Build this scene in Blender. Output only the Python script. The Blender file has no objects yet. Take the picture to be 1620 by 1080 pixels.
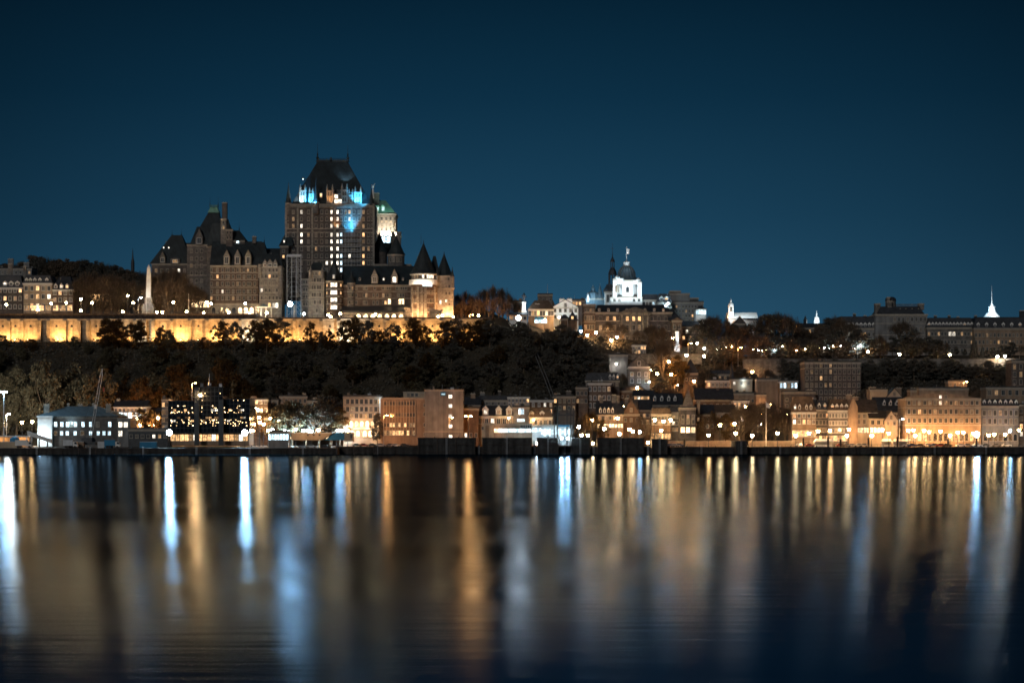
import bpy, math, random
from math import sin, cos, pi, radians, sqrt, exp
random.seed(7)
SC = bpy.context.scene
COL = SC.collection
# ---------------------------------------------------------------- camera
F_PX = 3374.0; HZ = 684.0; CAMH = 9.0       # focal length in photo pixels, horizon row, eye height above the river
cam_d = bpy.data.cameras.new("camera"); cam = bpy.data.objects.new("camera", cam_d); COL.objects.link(cam)
cam.location = (0, 0, CAMH); cam.rotation_euler = (radians(90), 0, 0)
cam_d.sensor_width = 36.0; cam_d.lens = 36.0 * F_PX / 1620.0
cam_d.shift_y = (HZ - 540.0) / 1620.0
cam_d.clip_start = 1.0; cam_d.clip_end = 30000.0
SC.camera = cam
# ---------------------------------------------------------------- render settings
SC.view_settings.view_transform = 'Standard'; SC.view_settings.look = 'None'
SC.view_settings.exposure = 0.0; SC.view_settings.gamma = 1.0
SC.render.engine = 'CYCLES'
cy = SC.cycles
cy.max_bounces = 5; cy.diffuse_bounces = 2; cy.glossy_bounces = 3; cy.transparent_max_bounces = 12
cy.sample_clamp_indirect = 4.0; cy.use_light_tree = True
cy.caustics_reflective = False; cy.caustics_refractive = False
cy.use_denoising = True
try: cy.denoiser = 'OPENIMAGEDENOISE'; cy.denoising_input_passes = 'RGB_ALBEDO_NORMAL'
except Exception: pass
cy.pixel_filter_type = 'BLACKMAN_HARRIS'; cy.filter_width = 1.6
# ---------------------------------------------------------------- world: clear blue night sky, glow of the town low down
W = bpy.data.worlds.new("World"); SC.world = W; W.use_nodes = True
nt = W.node_tree; nt.nodes.clear()
wo = nt.nodes.new('ShaderNodeOutputWorld'); bg = nt.nodes.new('ShaderNodeBackground')
tc = nt.nodes.new('ShaderNodeTexCoord'); sp = nt.nodes.new('ShaderNodeSeparateXYZ')
ramp = nt.nodes.new('ShaderNodeValToRGB'); mr = nt.nodes.new('ShaderNodeMapRange')
nt.links.new(tc.outputs['Generated'], sp.inputs[0]); nt.links.new(sp.outputs['Z'], mr.inputs['Value'])
mr.inputs['From Min'].default_value = 0.0; mr.inputs['From Max'].default_value = 0.5
nt.links.new(mr.outputs[0], ramp.inputs[0])
stops = [(0.0, (.027,.106,.182)), (0.10, (.0190,.078,.140)), (0.20, (.0098,.050,.096)), (0.31, (.0040,.028,.058)),
         (0.41, (.0017,.0145,.031)), (0.65, (.0012,.009,.019)), (1.0, (.0010,.007,.016))]
cr = ramp.color_ramp; cr.interpolation = 'EASE'
while len(cr.elements) > 1: cr.elements.remove(cr.elements[-1])
cr.elements[0].position = 0; cr.elements[0].color = stops[0][1] + (1,)
for p, c in stops[1:]:
    e = cr.elements.new(p); e.color = c + (1,)
cr.interpolation = 'LINEAR'
# the glow stands over the town: a little weaker to either side of it
mx = nt.nodes.new('ShaderNodeMath'); mx.operation = 'MULTIPLY'
nt.links.new(sp.outputs['X'], mx.inputs[0]); nt.links.new(sp.outputs['X'], mx.inputs[1])
ma = nt.nodes.new('ShaderNodeMath'); ma.operation = 'MULTIPLY_ADD'; ma.use_clamp = True
nt.links.new(mx.outputs[0], ma.inputs[0]); ma.inputs[1].default_value = -7.0; ma.inputs[2].default_value = 1.0
mm = nt.nodes.new('ShaderNodeMath'); mm.operation = 'MAXIMUM'; nt.links.new(ma.outputs[0], mm.inputs[0]); mm.inputs[1].default_value = 0.55
nt.links.new(ramp.outputs[0], bg.inputs['Color']); nt.links.new(mm.outputs[0], bg.inputs['Strength'])
nt.links.new(bg.outputs[0], wo.inputs[0])
# ---------------------------------------------------------------- sun lamp added as fill for ambient town and sky light, from behind left
sun_d = bpy.data.lights.new("ambient_fill", 'SUN'); sun_d.energy = 0.60; sun_d.angle = radians(8); sun_d.color = (1, .95, .90)
sun = bpy.data.objects.new("ambient_fill", sun_d); COL.objects.link(sun)
sun.rotation_euler = (radians(68), 0, radians(-20))

# ================================================================= helpers
def X(px, D): return (px - 810.0) / F_PX * D
def Z(py, D): return CAMH + (HZ - py) / F_PX * D
def S(D): return D / F_PX

def hashr(*a):
    return random.Random(repr(a)).random()

def mat(name, col, rough=.85, noise=.25, scale=.6, bump=.0, metallic=0, kind=None, spec=.3, stain=0.0):
    m = bpy.data.materials.new(name); m.use_nodes = True
    n = m.node_tree; b = n.nodes['Principled BSDF']
    b.inputs['Roughness'].default_value = rough; b.inputs['Metallic'].default_value = metallic
    b.inputs['Specular IOR Level'].default_value = spec
    g = n.nodes.new('ShaderNodeNewGeometry')
    no = n.nodes.new('ShaderNodeTexNoise'); no.inputs['Scale'].default_value = scale; no.inputs['Detail'].default_value = 5
    n.links.new(g.outputs['Position'], no.inputs['Vector'])
    mp = n.nodes.new('ShaderNodeMapRange'); mp.inputs['From Min'].default_value = .3; mp.inputs['From Max'].default_value = .7
    mp.inputs['To Min'].default_value = 1 - noise; mp.inputs['To Max'].default_value = 1 + noise
    n.links.new(no.outputs[0], mp.inputs['Value'])
    mu = n.nodes.new('ShaderNodeVectorMath'); mu.operation = 'SCALE'
    mu.inputs[0].default_value = col; n.links.new(mp.outputs[0], mu.inputs['Scale'])
    last = mu.outputs[0]
    if kind in ('brick', 'block', 'seam', 'slate'):
        mpn = n.nodes.new('ShaderNodeMapping'); br = n.nodes.new('ShaderNodeTexBrick')
        cx = n.nodes.new('ShaderNodeSeparateXYZ'); cc = n.nodes.new('ShaderNodeCombineXYZ'); ad = n.nodes.new('ShaderNodeMath')
        n.links.new(g.outputs['Position'], cx.inputs[0]); n.links.new(cx.outputs[0], ad.inputs[0]); n.links.new(cx.outputs[1], ad.inputs[1])
        n.links.new(ad.outputs[0], cc.inputs[0]); n.links.new(cx.outputs[2], cc.inputs[1])
        n.links.new(cc.outputs[0], br.inputs['Vector'])
        br.inputs['Scale'].default_value = 1
        br.inputs['Brick Width'].default_value, br.inputs['Row Height'].default_value = {'brick': (.9,.42), 'block': (1.6,.8), 'seam': (.6,30), 'slate': (.7,.5)}[kind]
        br.inputs['Mortar Size'].default_value = .05 if kind != 'seam' else .06
        br.inputs['Mortar Smooth'].default_value = .3
        br.inputs['Color1'].default_value = (1,1,1,1); br.inputs['Color2'].default_value = (.72,.72,.72,1); br.inputs['Mortar'].default_value = (.55,.55,.55,1)
        vm = n.nodes.new('ShaderNodeVectorMath'); vm.operation = 'MULTIPLY'
        n.links.new(last, vm.inputs[0]); n.links.new(br.outputs['Color'], vm.inputs[1]); last = vm.outputs[0]
    if stain:
        n2 = n.nodes.new('ShaderNodeTexNoise'); n2.inputs['Scale'].default_value = 1; n2.inputs['Detail'].default_value = 4
        mq = n.nodes.new('ShaderNodeMapping'); mq.inputs['Scale'].default_value = (.5,.5,.07)
        n.links.new(g.outputs['Position'], mq.inputs[0]); n.links.new(mq.outputs[0], n2.inputs['Vector'])
        m2 = n.nodes.new('ShaderNodeMapRange'); m2.inputs['From Min'].default_value = .38; m2.inputs['From Max'].default_value = .65
        m2.inputs['To Min'].default_value = 1 - stain; m2.inputs['To Max'].default_value = 1
        n.links.new(n2.outputs[0], m2.inputs['Value'])
        v2 = n.nodes.new('ShaderNodeVectorMath'); v2.operation = 'SCALE'; n.links.new(last, v2.inputs[0]); n.links.new(m2.outputs[0], v2.inputs['Scale']); last = v2.outputs[0]
    n.links.new(last, b.inputs['Base Color'])
    if bump:
        bu = n.nodes.new('ShaderNodeBump'); bu.inputs['Strength'].default_value = bump; bu.inputs['Distance'].default_value = .2
        n.links.new(no.outputs[0], bu.inputs['Height']); n.links.new(bu.outputs[0], b.inputs['Normal'])
    return m

def emit(name, col, strength, vary=0.0, clear=False, streak=False):
    """a surface that gives off light: lamp glass or a lit window (brightness differs from window to window)"""
    m = bpy.data.materials.new(name); m.use_nodes = True; n = m.node_tree; n.nodes.clear()
    o = n.nodes.new('ShaderNodeOutputMaterial'); e = n.nodes.new('ShaderNodeEmission')
    e.inputs['Color'].default_value = col + (1,); e.inputs['Strength'].default_value = strength
    if vary:
        oi = n.nodes.new('ShaderNodeObjectInfo'); mp = n.nodes.new('ShaderNodeMapRange')
        mp.inputs['To Min'].default_value = strength * (1 - vary); mp.inputs['To Max'].default_value = strength * (1 + vary)
        n.links.new(oi.outputs['Random'], mp.inputs['Value'])
        g = n.nodes.new('ShaderNodeNewGeometry'); no = n.nodes.new('ShaderNodeTexNoise'); no.inputs['Scale'].default_value = 1.3
        n.links.new(g.outputs['Position'], no.inputs['Vector'])
        m3 = n.nodes.new('ShaderNodeMapRange'); m3.inputs['From Min'].default_value = .3; m3.inputs['From Max'].default_value = .65
        m3.inputs['To Min'].default_value = .25; m3.inputs['To Max'].default_value = 1.25
        n.links.new(no.outputs[0], m3.inputs['Value'])
        mu = n.nodes.new('ShaderNodeMath'); mu.operation = 'MULTIPLY'
        n.links.new(mp.outputs[0], mu.inputs[0]); n.links.new(m3.outputs[0], mu.inputs[1]); n.links.new(mu.outputs[0], e.inputs['Strength'])
    if clear:
        t = n.nodes.new('ShaderNodeBsdfTransparent'); a = n.nodes.new('ShaderNodeAddShader')
        n.links.new(e.outputs[0], a.inputs[0]); n.links.new(t.outputs[0], a.inputs[1]); n.links.new(a.outputs[0], o.inputs[0])
    else:
        n.links.new(e.outputs[0], o.inputs[0])
    m.cycles.emission_sampling = 'NONE'
    return m

class G:
    """collects faces and links them as one mesh object"""
    def __init__(s): s.v = []; s.f = []; s.m = []
    def face(s, pts, m=0):
        i = len(s.v); s.v += [tuple(p) for p in pts]; s.f.append(tuple(range(i, i + len(pts)))); s.m.append(m)
    def hexa(s, p, m=0):
        i = len(s.v); s.v += [tuple(q) for q in p]
        for f in ((0,3,2,1),(4,5,6,7),(0,1,5,4),(1,2,6,5),(2,3,7,6),(3,0,4,7)):
            s.f.append(tuple(i + k for k in f)); s.m.append(m)
    def box(s, x0, x1, y0, y1, z0, z1, m=0):
        s.hexa([(x0,y0,z0),(x1,y0,z0),(x1,y1,z0),(x0,y1,z0),(x0,y0,z1),(x1,y0,z1),(x1,y1,z1),(x0,y1,z1)], m)
    def frus(s, a, z0, b, z1, m=0):
        """a, b = (x0,x1,y0,y1) of the lower and the upper rectangle"""
        s.hexa([(a[0],a[2],z0),(a[1],a[2],z0),(a[1],a[3],z0),(a[0],a[3],z0),(b[0],b[2],z1),(b[1],b[2],z1),(b[1],b[3],z1),(b[0],b[3],z1)], m)
    def prism(s, poly, y0, y1, m=0):
        """poly = (x,z) outline seen from the front"""
        n = len(poly); i = len(s.v)
        s.v += [(x, y0, z) for x, z in poly] + [(x, y1, z) for x, z in poly]
        s.f.append(tuple(range(i, i+n))); s.m.append(m); s.f.append(tuple(range(i+2*n-1, i+n-1, -1))); s.m.append(m)
        for k in range(n):
            l = (k+1) % n; s.f.append((i+k, i+n+k, i+n+l, i+l)); s.m.append(m)
    def prismx(s, poly, x0, x1, m=0):
        """poly = (y,z) outline seen from the side"""
        n = len(poly); i = len(s.v)
        s.v += [(x0, y, z) for y, z in poly] + [(x1, y, z) for y, z in poly]
        s.f.append(tuple(range(i, i+n))); s.m.append(m); s.f.append(tuple(range(i+2*n-1, i+n-1, -1))); s.m.append(m)
        for k in range(n):
            l = (k+1) % n; s.f.append((i+k, i+n+k, i+n+l, i+l)); s.m.append(m)
    def lathe(s, cx, cy, prof, n=12, m=0, ph=None):
        if ph is None: ph = pi / n
        i = len(s.v)
        for r, z in prof:
            for k in range(n):
                a = ph + 2*pi*k/n; s.v.append((cx + r*sin(a), cy - r*cos(a), z))
        for j in range(len(prof)-1):
            for k in range(n):
                l = (k+1) % n; s.f.append((i+j*n+k, i+j*n+l, i+(j+1)*n+l, i+(j+1)*n+k)); s.m.append(m)
        s.f.append(tuple(i+k for k in range(n))[::-1]); s.m.append(m)
        j = len(prof)-1; s.f.append(tuple(i+j*n+k for k in range(n))); s.m.append(m)
    def tube(s, p, q, r0, r1=None, n=5, m=0):
        r1 = r0 if r1 is None else r1
        d = [q[k]-p[k] for k in range(3)]; L = sqrt(sum(c*c for c in d)) or 1e-6; d = [c/L for c in d]
        u = (0,0,1) if abs(d[2]) < .9 else (1,0,0)
        a = (d[1]*u[2]-d[2]*u[1], d[2]*u[0]-d[0]*u[2], d[0]*u[1]-d[1]*u[0]); l = sqrt(sum(c*c for c in a)); a = [c/l for c in a]
        b = (d[1]*a[2]-d[2]*a[1], d[2]*a[0]-d[0]*a[2], d[0]*a[1]-d[1]*a[0])
        i = len(s.v)
        for c, r in ((p, r0), (q, r1)):
            for k in range(n):
                t = 2*pi*k/n; s.v.append(tuple(c[j] + r*(cos(t)*a[j] + sin(t)*b[j]) for j in range(3)))
        for k in range(n):
            l = (k+1) % n; s.f.append((i+k, i+l, i+n+l, i+n+k)); s.m.append(m)
        s.f.append(tuple(i+k for k in range(n))[::-1]); s.m.append(m); s.f.append(tuple(i+n+k for k in range(n))); s.m.append(m)
    def ball(s, c, r, m=0, n=8, sq=1.0):
        prof = [(r*sin(pi*k/6) if 0 < k < 6 else r*.05, c[2] - r*sq*cos(pi*k/6)) for k in range(7)]
        s.lathe(c[0], c[1], prof, n, m)
    def mesh(s, name, mats):
        me = bpy.data.meshes.new(name); me.from_pydata(s.v, [], s.f)
        for q in (mats if isinstance(mats, (list, tuple)) else [mats]): me.materials.append(q)
        if any(s.m): me.polygons.foreach_set('material_index', s.m)
        me.update(); return me
    def build(s, name, mats, parent=None, loc=None, kind=None):
        return place(name, s.mesh(name, mats), parent, loc, 0, kind)

def place(name, me, parent=None, loc=None, rz=0, kind=None):
    o = bpy.data.objects.new(name, me); COL.objects.link(o)
    if parent is not None: o.parent = parent
    if loc: o.location = loc
    if rz: o.rotation_euler[2] = rz
    if kind: o['kind'] = kind
    return o

LABELS = {}
def tag(o, label, cat, group=None):
    o['label'] = label; o['category'] = cat
    if group: o['group'] = group
    return o
def thing(name, label, cat, loc, rz=0, group=None):
    o = bpy.data.objects.new(name, None); COL.objects.link(o); o.location = loc; o.rotation_euler[2] = rz
    o.empty_display_size = 2
    return tag(o, label, cat, group)

ORD = ['first','second','third','fourth','fifth','sixth','seventh','eighth','ninth','tenth','eleventh','twelfth','thirteenth','fourteenth','fifteenth',
       'sixteenth','seventeenth','eighteenth','nineteenth','twentieth','twenty-first','twenty-second','twenty-third','twenty-fourth','twenty-fifth',
       'twenty-sixth','twenty-seventh','twenty-eighth','twenty-ninth','thirtieth','thirty-first','thirty-second','thirty-third','thirty-fourth',
       'thirty-fifth','thirty-sixth','thirty-seventh','thirty-eighth','thirty-ninth','fortieth','forty-first','forty-second','forty-third','forty-fourth','forty-fifth','forty-sixth','forty-seventh','forty-eighth','forty-ninth','fiftieth']

# ---------------------------------------------------------------- materials
M = {}
M['brick']   = mat('red_brown_brick', (.135,.12,.112), kind='brick', bump=.3, stain=.25)
M['brick2']  = mat('orange_brick', (.185,.135,.105), kind='brick', bump=.3, stain=.2)
M['stone']   = mat('grey_stone', (.21,.195,.18), kind='block', bump=.3, stain=.3)
M['lstone']  = mat('light_stone', (.34,.315,.275), kind='block', bump=.2, stain=.2)
M['tan']     = mat('tan_render', (.33,.24,.17), noise=.15, scale=.4, stain=.3)
M['cream']   = mat('cream_render', (.46,.37,.27), noise=.12, scale=.4, stain=.2)
M['grey']    = mat('grey_concrete', (.23,.23,.23), noise=.2, scale=.3, stain=.3)
M['white']   = mat('white_paint', (.78,.78,.76), noise=.06, scale=.8, stain=.12)
M['dbrown']  = mat('dark_brown_wall', (.16,.10,.065), noise=.25, stain=.3)
M['copper']  = mat('weathered_copper_roof', (.030,.040,.045), rough=.6, kind='seam', noise=.3, scale=.3)
M['green']   = mat('green_copper_roof', (.16,.34,.27), rough=.6, kind='seam', noise=.25, scale=.4)
M['slate']   = mat('slate_roof', (.045,.05,.06), rough=.55, kind='slate', noise=.3)
M['rbrown']  = mat('brown_shingle_roof', (.12,.085,.06), rough=.8, kind='slate', noise=.3)
M['broof']   = mat('blue_grey_metal_roof', (.12,.18,.22), rough=.45, kind='seam', noise=.15)
M['trim']    = mat('pale_stone_trim', (.40,.36,.30), noise=.15)
M['wtrim']   = mat('white_painted_trim', (.72,.71,.68), noise=.08)
M['dmetal']  = mat('dark_metal', (.05,.055,.06), rough=.45, noise=.2, metallic=.5)
M['gmetal']  = mat('galvanised_steel', (.38,.39,.40), rough=.4, noise=.15, metallic=.6)
M['fort']    = mat('fort_limestone', (.44,.37,.27), kind='block', bump=.4, noise=.3, scale=.5, stain=.4)
M['timber']  = mat('dark_timber', (.06,.05,.045), noise=.4, scale=1.2, stain=.4)
M['quay']    = mat('quay_timber_and_concrete', (.055,.055,.055), noise=.4, scale=.5, stain=.6)
M['paving']  = mat('pale_paving', (.26,.24,.21), noise=.25, scale=.3)
M['asphalt'] = mat('asphalt', (.055,.055,.055), noise=.3, scale=.5)
M['soil']    = mat('hillside_soil', (.040,.034,.024), noise=.5, scale=.15)
M['bark']    = mat('bark', (.11,.085,.06), noise=.4, scale=3)
M['pglass']  = mat('window_glass', (.03,.035,.04), rough=.12, noise=.3, scale=.7, spec=.8)
M['curtain'] = mat('curtained_glass', (.14,.12,.10), rough=.3, noise=.4, scale=.9, spec=.6)
M['tglass']  = mat('tinted_curtain_glass', (.010,.011,.013), rough=.12, noise=.2, scale=.4, spec=.25)
M['bluepaint'] = mat('blue_panel', (.04,.20,.36), noise=.1)
M['red']     = mat('red_paint', (.35,.05,.03), rough=.4, noise=.1)
M['lit_warm'] = emit('lit_window_warm', (1,.56,.24), 1.5, vary=.75)
M['lit_cool'] = emit('lit_window_white', (1,.90,.74), 1.9, vary=.6)
M['lit_blue'] = emit('lit_window_bluish', (.62,.86,1), 2.6, vary=.6)
M['lit_dim']  = emit('lit_window_dim', (1,.60,.30), .30, vary=.7)
M['lit_shop'] = emit('lit_shopfront', (1,.70,.38), 3.6, vary=.5)
M['lit_shopb'] = emit('lit_hall_bluish', (.72,.92,1), 3.2, vary=.65)
M['glow_warm'] = emit('lamp_glass_sodium', (1,.52,.19), 95, clear=True)
M['glow_soft'] = emit('lamp_glass_warm_white', (1,.64,.29), 95, clear=True)
M['glow_white'] = emit('lamp_glass_white', (1,.93,.82), 90, clear=True)
M['glow_blue'] = emit('lamp_glass_metal_halide', (.55,.84,1), 130, clear=True)
M['glow_office'] = emit('office_lamp_glass', (1,.66,.32), 9, vary=.7)
M['sign_white'] = emit('sign_lettering', (.7,.9,1), 1.2)
def leaf(name, a, b, tr=.12):
    m = bpy.data.materials.new(name); m.use_nodes = True; n = m.node_tree; bs = n.nodes['Principled BSDF']
    bs.inputs['Roughness'].default_value = .7; bs.inputs['Specular IOR Level'].default_value = .2
    g = n.nodes.new('ShaderNodeNewGeometry'); oi = n.nodes.new('ShaderNodeObjectInfo')
    ri = n.nodes.new('ShaderNodeMath'); ri.operation = 'ADD'
    n.links.new(g.outputs['Random Per Island'], ri.inputs[0]); n.links.new(oi.outputs['Random'], ri.inputs[1])
    ha = n.nodes.new('ShaderNodeMath'); ha.operation = 'MULTIPLY'; ha.inputs[1].default_value = .5; n.links.new(ri.outputs[0], ha.inputs[0])
    mx = n.nodes.new('ShaderNodeMix'); mx.data_type = 'RGBA'
    mx.inputs[6].default_value = a + (1,); mx.inputs[7].default_value = b + (1,)
    n.links.new(ha.outputs[0], mx.inputs[0]); n.links.new(mx.outputs[2], bs.inputs['Base Color'])
    o = n.nodes['Material Output']; tl = n.nodes.new('ShaderNodeBsdfTranslucent'); n.links.new(mx.outputs[2], tl.inputs[0])
    ms = n.nodes.new('ShaderNodeMixShader'); ms.inputs[0].default_value = tr * 2
    n.links.new(bs.outputs[0], ms.inputs[1]); n.links.new(tl.outputs[0], ms.inputs[2]); n.links.new(ms.outputs[0], o.inputs[0])
    return m
M['leaf_olive'] = leaf('olive_leaves', (.080,.074,.048), (.145,.130,.085))
M['leaf_rust']  = leaf('rust_leaves', (.10,.068,.034), (.19,.13,.062), tr=.38)
M['leaf_dark']  = leaf('dark_leaves', (.068,.068,.060), (.12,.115,.098))
M['twig']       = leaf('twigs', (.08,.062,.045), (.14,.105,.075), tr=.02)

# ---------------------------------------------------------------- lamps: light data shared by kind and power
LD = {}
LCOL = {'warm': (1,.38,.10), 'soft': (1,.52,.21), 'amber': (1,.49,.15), 'white': (1,.88,.70), 'blue': (.50,.80,1), 'cyan': (.05,.50,1), 'orange': (1,.45,.15), 'green': (.50,1,.85), 'cold': (.75,.92,1)}
def light(kind, watts, parent, loc, r=.35):
    k = (kind, round(watts), r)
    if k not in LD:
        d = bpy.data.lights.new('lamp_light', 'POINT'); d.energy = watts; d.color = LCOL[kind]; d.shadow_soft_size = r; LD[k] = d
    o = bpy.data.objects.new('lamp_light', LD[k]); COL.objects.link(o); o.parent = parent; o.location = loc
    return o
def spot(kind, watts, parent, loc, aim, deg=100, r=.3):
    from mathutils import Vector
    k = ('s', kind, round(watts), deg, r)
    if k not in LD:
        d = bpy.data.lights.new('flood_light', 'SPOT'); d.energy = watts; d.color = LCOL[kind]; d.shadow_soft_size = r
        d.spot_size = radians(deg); d.spot_blend = .6; LD[k] = d
    o = bpy.data.objects.new('flood_light', LD[k]); COL.objects.link(o); o.parent = parent; o.location = loc
    o.rotation_euler = Vector(aim).to_track_quat('-Z', 'Y').to_euler()
    return o
# ================================================================= ground, river, quay
def smooth(t): t = max(0., min(1., t)); return t*t*(3-2*t)
def lerp_tab(tab, x):
    if x <= tab[0][0]: return tab[0][1]
    for (a, p), (b, q) in zip(tab, tab[1:]):
        if x <= b: return p + (q-p)*(x-a)/(b-a)
    return tab[-1][1]
RIM = [(-300,54),(-16,54),(8,60),(28,55),(60,50),(95,40),(120,40),(600,40)]
PLAT = [(-300,66),(0,66.2),(20,65),(34,60),(60,57.5),(90,54),(112,49),(600,50)]
def ground_z(x, y):
    rim = lerp_tab(RIM, x); pl = lerp_tab(PLAT, x)
    if y < 1000: return 2.9
    k = smooth((x-4)/24.0); y1 = 1058 + 27*k          # the slope is gentler on the right
    if y < y1:
        t = (y-1000)/(y1-1000); e = (smooth(t)*.35 + t*.65)*(1-k) + t*k
        z = 2.9 + (rim-2.9)*e
    elif x < 0: z = rim if y < 1063.6 else pl
    else: z = rim + (pl-rim)*smooth((y-y1)/(45.0-18*k))
    if y > 1130:
        z += 33*exp(-((x+250)/95.0)**2) * smooth((y-1130)/110.0)
        z += 13*exp(-((x+26)/22.0)**2) * smooth((y-1130)/30.0)
        z += 6*smooth((y-1200)/200.0)
    if y > 1500: z += (70-z)*smooth((y-1500)/600.0)
    return z
xs = [-6000,-3000,-1500,-900,-600,-450] + [ -400 + 6*i for i in range(134)] + [450,600,900,1500,3000,6000]
ys = [994,999,1003]+[1007+3*i for i in range(17)]+[1058,1063.4,1063.9,1066,1070,1076,1084,1092,1100,1110,1120,1130,1140,1150,1162,1175,1190,1205,1220,1240,1260,1280,1310,1350,1400,1500,1700,2100,3000,6000,14000]
V = []; Fc = []
for y in ys:
    for x in xs:
        j = (hashr('g', x, y)-.5) * (1.6 if 1005 < y < 1056 else .2)
        z = ground_z(x, y) + (j if y > 1003 else 0)
        if y <= 999: z = -1.0
        V.append((x, y, z))
nx = len(xs)
for j in range(len(ys)-1):
    for i in range(nx-1):
        a = j*nx+i; Fc.append((a, a+1, a+nx+1, a+nx))
me = bpy.data.meshes.new('hillside'); me.from_pydata(V, [], Fc); me.materials.append(M['soil']); me.update()
place('hillside', me, kind='structure')
# river
wm = bpy.data.materials.new('river_water'); wm.use_nodes = True; n = wm.node_tree; n.nodes.clear()
wout = n.nodes.new('ShaderNodeOutputMaterial'); b = n.nodes.new('ShaderNodeBsdfGlossy'); b.distribution = 'BECKMANN'
b.inputs['Color'].default_value = (.098,.130,.170,1); b.inputs['Anisotropy'].default_value = .45     # wind-roughened water shows the eye steeper facets than a mirror would
wd = n.nodes.new('ShaderNodeBsdfDiffuse'); wd.inputs['Color'].default_value = (.004,.009,.013,1); wa = n.nodes.new('ShaderNodeAddShader')
tg = n.nodes.new('ShaderNodeCombineXYZ'); tg.inputs[1].default_value = 1.0; n.links.new(tg.outputs[0], b.inputs['Tangent'])   # averaged over the long exposure the facets rock more sideways than along the view
n.links.new(b.outputs[0], wa.inputs[0]); n.links.new(wd.outputs[0], wa.inputs[1]); n.links.new(wa.outputs[0], wout.inputs[0])
g = n.nodes.new('ShaderNodeNewGeometry')
def wnoise(sx, sy, det):
    mp = n.nodes.new('ShaderNodeMapping'); mp.inputs['Scale'].default_value = (sx, sy, 1); no = n.nodes.new('ShaderNodeTexNoise')
    no.inputs['Scale'].default_value = 1; no.inputs['Detail'].default_value = det
    n.links.new(g.outputs['Position'], mp.inputs[0]); n.links.new(mp.outputs[0], no.inputs['Vector']); return no
n1 = wnoise(.08, .34, 5); n2 = wnoise(.012, .035, 3)
bu = n.nodes.new('ShaderNodeBump'); bu.inputs['Strength'].default_value = 1.0; bu.inputs['Distance'].default_value = .016
n.links.new(n1.outputs[0], bu.inputs['Height']); n.links.new(bu.outputs[0], b.inputs['Normal'])
rm = n.nodes.new('ShaderNodeMapRange'); rm.inputs['From Min'].default_value = .35; rm.inputs['From Max'].default_value = .65
rm.inputs['To Min'].default_value = .140; rm.inputs['To Max'].default_value = .185
n.links.new(n2.outputs[0], rm.inputs['Value']); n.links.new(rm.outputs[0], b.inputs['Roughness'])
gq = G(); gq.face([(-9000,-3000,0),(9000,-3000,0),(9000,1010,0),(-9000,1010,0)])
gq.build('river_water', wm, kind='structure')
# quay: one long slab with a paved top; the walls in front of it are things of their own
gq = G(); gq.box(-3000, 3000, 905, 1002, -3, 2.84); gq.build('quay_base', M['quay'], kind='structure')
gq = G(); gq.box(-3000, 3000, 906.5, 1001, 2.85, 2.93); gq.build('quay_pavement', M['paving'], kind='structure')

def QX(px, D=900): return X(px, D)
def quay_wall(px0, px1, top, D, label, group=None, posts=7.0, bottom=-2.0, dep=None):
    x0, x1 = X(px0, D), X(px1, D); ztop = Z(top, D); dep = dep or (906 - D + .5)
    r = thing('quay_wall', label, 'quay wall', ((x0+x1)/2, D, 0), 0, group)
    w = (x1-x0)/2
    g = G(); g.box(-w, w, 0, dep, bottom, ztop-.35); g.build('wall', M['quay'], r)
    g = G(); g.box(-w-.1, w+.1, -.25, dep, ztop-.35, ztop); g.build('coping', M['timber'], r)
    k = max(1, int(2*w/posts)); g = G(); g.box(-.22,.22,-.5,0,bottom,ztop-.3); me = g.mesh('fender_post', M['timber'])
    for i in range(k+1): place('fender_post', me, r, (-w+.3+(2*w-.6)*i/k, 0, 0))
    for zz_ in (.9, (ztop+.9)/2): g = G(); g.box(-w,w,-.34,-.02,zz_,zz_+.3); g.build('waler', M['timber'], r)
    lad = G()
    for q in (-.25,.25): lad.box(q-.05,q+.05,-.72,-.6,-1.5,ztop+.6)
    for i in range(int((ztop+1.5)/.45)): lad.box(-.25,.25,-.7,-.63,-1.3+.45*i,-1.24+.45*i)
    lm = lad.mesh('ladder', M['gmetal'])
    for i in range(max(1, min(14, int(2*w/22)))): place('ladder', lm, r, (-w+3+ (2*w-6)*(i+.5)/max(1,min(14,int(2*w/22))), 0, 0))
    bl = G(); bl.lathe(0,0,[(.22,0),(.16,.35),(.3,.45),(.1,.55)],8); bm_ = bl.mesh('bollard', M['dmetal'])
    for i in range(max(1, min(30, int(2*w/11)))): place('bollard', bm_, r, (-w+2+(2*w-4)*(i+.5)/max(1,min(30,int(2*w/11))), .5, ztop))
    return r
quay_wall(-500, 533, 708.5, 880, 'dark low pier face along the left part of the shore', dep=26.5)
quay_wall(533, 661, 706, 896, 'dark quay wall between the left pier and the tall dark blocks', dep=10.5)
quay_wall(661, 752, 692, 892, 'tall dark quay block below the grey office block with lit stair windows', dep=14)
quay_wall(752, 763, 706, 896, 'narrow dark gap wall left of the ferry terminal', dep=10.5)
quay_wall(763, 841, 692, 892, 'tall dark quay block below the long white ferry terminal', dep=14)
quay_wall(841, 850, 706, 896, 'narrow dark gap wall right of the ferry terminal', dep=10.5)
quay_wall(850, 884, 692, 892, 'tall dark quay block left of the blue-lit ferry ramp', dep=14)
quay_wall(884, 903, 706, 896, 'short dark wall under the blue-lit ferry ramp', dep=10.5)
quay_wall(903, 933, 692, 892, 'tall dark quay block right of the blue-lit ferry ramp', dep=14)
quay_wall(933, 945, 706, 896, 'narrow dark gap wall beside the warm lit opening', dep=10.5)
quay_wall(945, 1019, 692, 892, 'tall dark quay block in front of the gabled stone house', dep=14)
quay_wall(1019, 1031, 706, 896, 'narrow dark wall before the second lit opening', dep=10.5)
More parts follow.
